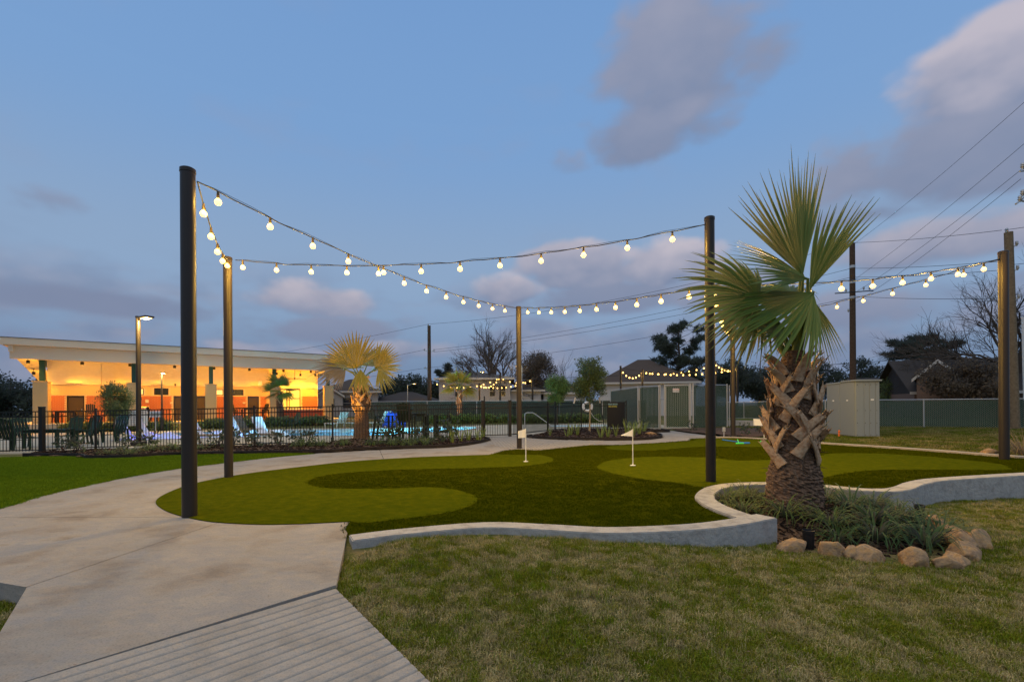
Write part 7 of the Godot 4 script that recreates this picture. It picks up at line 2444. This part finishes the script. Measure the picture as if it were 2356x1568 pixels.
func build_grass() -> void:
	var patch := FastNoiseLite.new()
	patch.seed = 33
	patch.frequency = 0.8
	patch.fractal_octaves = 4
	var lawn_a := tuft(26, 0.036, 0.0017, 1.0, 0.055, 61)
	var lawn_b := tuft(22, 0.050, 0.0018, 0.8, 0.05, 62)
	for pass_ in 2:
		var places := []
		var tints := PackedColorArray()
		var want: int = [52000, 20000][pass_]
		var n := 0
		while n < want:
			n += 1
			var d := 2.15 * pow(4.2, rng.randf()) 
			var x := rnd(-1.25, 1.12) * d
			if d > front_line(x) + 0.02 and not (x < -2.4 and d < 4.0):
				continue
			if x < -4.6:
				continue
			var p := Vector2(x, d)
			if inside(p, PATH) or inside(p, RAMP) or inside(p, PALM_BED) or inside(p, WALLS):
				continue
			var k := patch.get_noise_2d(x * 1.6, d * 2.2)
			var k2 := patch.get_noise_2d(x * 9.0 + 50.0, d * 9.0)
			var dry := smoothstep(-0.22, 0.26, k * 0.65 + k2 * 0.8 + rnd(-0.30, 0.30))
			if pass_ == 1 and dry > 0.35:
				continue
			if k + k2 * 0.6 > 0.42 and rng.randf() < 0.7:
				continue
			var gr := Vector3(0.165, 0.172, 0.016) if pass_ == 0 else Vector3(0.13, 0.18, 0.013)
			var c := gr.lerp(Vector3(0.46, 0.37, 0.20), dry * 0.8) * rnd(0.65, 1.35)
			var b := Basis.from_euler(Vector3(rnd(-0.2, 0.2), rnd(0, TAU), rnd(-0.2, 0.2))).scaled(Vector3.ONE * rnd(0.7, 1.25))
			places.append(Transform3D(b, V(x, d, terrain(x, d) + noise.get_noise_2d(x * 0.9, d * 0.9) * 0.02 - 0.004)))
			tints.append(Color(c.x, c.y, c.z))
		kind(scatter("lawn_grass", [lawn_a, lawn_b][pass_], M.grass, self, places, tints), "stuff")
	# coarser cover on the lawn behind the green
	var far_t := tuft(26, 0.07, 0.005, 0.9, 0.14, 63)
	var places := []
	var tints := PackedColorArray()
	for n in 16000:
		var x := rnd(8.5, 24.0)
		var d := rnd(9.0, 27.0)
		var p := Vector2(x, d)
		if x / d > 1.15 or x / d < 0.4 or inside(p, GREEN) or inside(p, BED_C) or inside(p, PATH):
			continue
		if x < 12.2 and d < 14.0 and x < 10.95 + (14.0 - d) * 0.02 and d > 9.0 and x < 10.4:
			continue
		var dry := smoothstep(-0.1, 0.3, patch.get_noise_2d(x * 0.8, d * 1.6) + rnd(-0.15, 0.15))
		var c := Vector3(0.10, 0.125, 0.018).lerp(Vector3(0.28, 0.215, 0.10), dry * 0.7) * rnd(0.7, 1.3)
		places.append(Transform3D(Basis.from_euler(Vector3(0, rnd(0, TAU), 0)).scaled(Vector3.ONE * rnd(0.7, 1.2)), V(x, d, terrain(x, d) - 0.005)))
		tints.append(Color(c.x, c.y, c.z))
	kind(scatter("lawn_grass", far_t, M.grass, self, places, tints), "stuff")
	# longer pile of the dark fringe turf, and the artificial lawn at the left
	var pile := tuft(40, 0.020, 0.0017, 0.6, 0.075, 64)
	places = []
	tints = PackedColorArray()
	var box := Rect2(GREEN[0], Vector2.ZERO)
	for p in GREEN:
		box = box.expand(p)
	var n := 0
	while n < 60000:
		n += 1
		var p := box.position + Vector2(rng.randf() * box.size.x, rng.randf() * box.size.y)
		if p.y > 9.0 and rng.randf() < 0.25:
			continue
		if not inside(p, GREEN) or inside(p, WALLS) or inside(p, LIGHT[0]) or inside(p, LIGHT[1]) or inside(p, LIGHT[2]):
			continue
		var t := rnd(0.95, 1.06)
		places.append(Transform3D(Basis.from_euler(Vector3(0, rnd(0, TAU), 0)).scaled(Vector3.ONE * rnd(0.85, 1.15)), on(p.x, p.y, 0.002)))
		tints.append(Color(0.058 * t, 0.070 * t, 0.001 * t))
	kind(scatter("fringe_grass", pile, M.grass, self, places, tints), "stuff")
	places = []
	tints = PackedColorArray()
	var lp := tuft(26, 0.034, 0.003, 0.5, 0.09, 65)
	n = 0
	while n < 40000:
		n += 1
		var d := rnd(6.0, 15.2)
		var x := rnd(-17.5, -5.8)
		if x / d < -1.2 or not inside(Vector2(x, d), LAWN_LEFT):
			continue
		var t := rnd(0.75, 1.25)
		places.append(Transform3D(Basis.from_euler(Vector3(0, rnd(0, TAU), 0)).scaled(Vector3.ONE * rnd(0.85, 1.15)), on(x, d, 0.003)))
		tints.append(Color(0.105 * t, 0.175 * t, 0.010 * t))
	kind(scatter("artificial_grass", lp, M.grass, self, places, tints), "stuff")

	# fallen leaves and bits of straw on the lawn, the turf and the path
	var lfm := Shape.new()
	lfm.flat(Vector3(-0.5, 0, 0), Vector3(0, 0.08, 0.28), Vector3(0.5, 0.02, 0))
	lfm.flat(Vector3(-0.5, 0, 0), Vector3(0, 0.08, -0.28), Vector3(0.5, 0.02, 0))
	var litter := leaf(1.0, 1.0, 1.0, 0.9)
	litter.vertex_color_use_as_albedo = true
	places = []
	tints = PackedColorArray()
	n = 0
	while n < 900:
		n += 1
		var d := 2.3 * pow(5.5, rng.randf())
		var x := rnd(-1.1, 1.1) * d
		var p := Vector2(x, d)
		var low := d < front_line(x) and x > -1.3 and not inside(p, PATH)
		var y := terrain(x, d) + 0.03 if low else G(x, d) + 0.022
		if not low and rng.randf() < 0.75 or inside(p, RAMP) or inside(p, WALLS) or inside(p, PALM_BED) or (x < -2.4 and d < 4.1):
			continue
		if inside(p, PATH):
			y = G(x, d) + 0.004
		var k := Vector3(rnd(0.02, 0.05), rnd(0.01, 0.03), rnd(0.006, 0.02)) if rng.randf() < 0.7 else Vector3(rnd(0.06, 0.13), 0.006, 0.004)
		if not low:
			k *= 0.6
		places.append(Transform3D(Basis.from_euler(Vector3(rnd(-0.2, 0.2), rnd(0, TAU), rnd(-0.2, 0.2))).scaled(k), V(x, d, y)))
		var q := rnd(0.4, 1.2)
		tints.append(Color(0.24 * q, 0.155 * q, 0.075 * q))
	kind(scatter("leaf_litter", lfm.done(), litter, self, places, tints), "stuff")
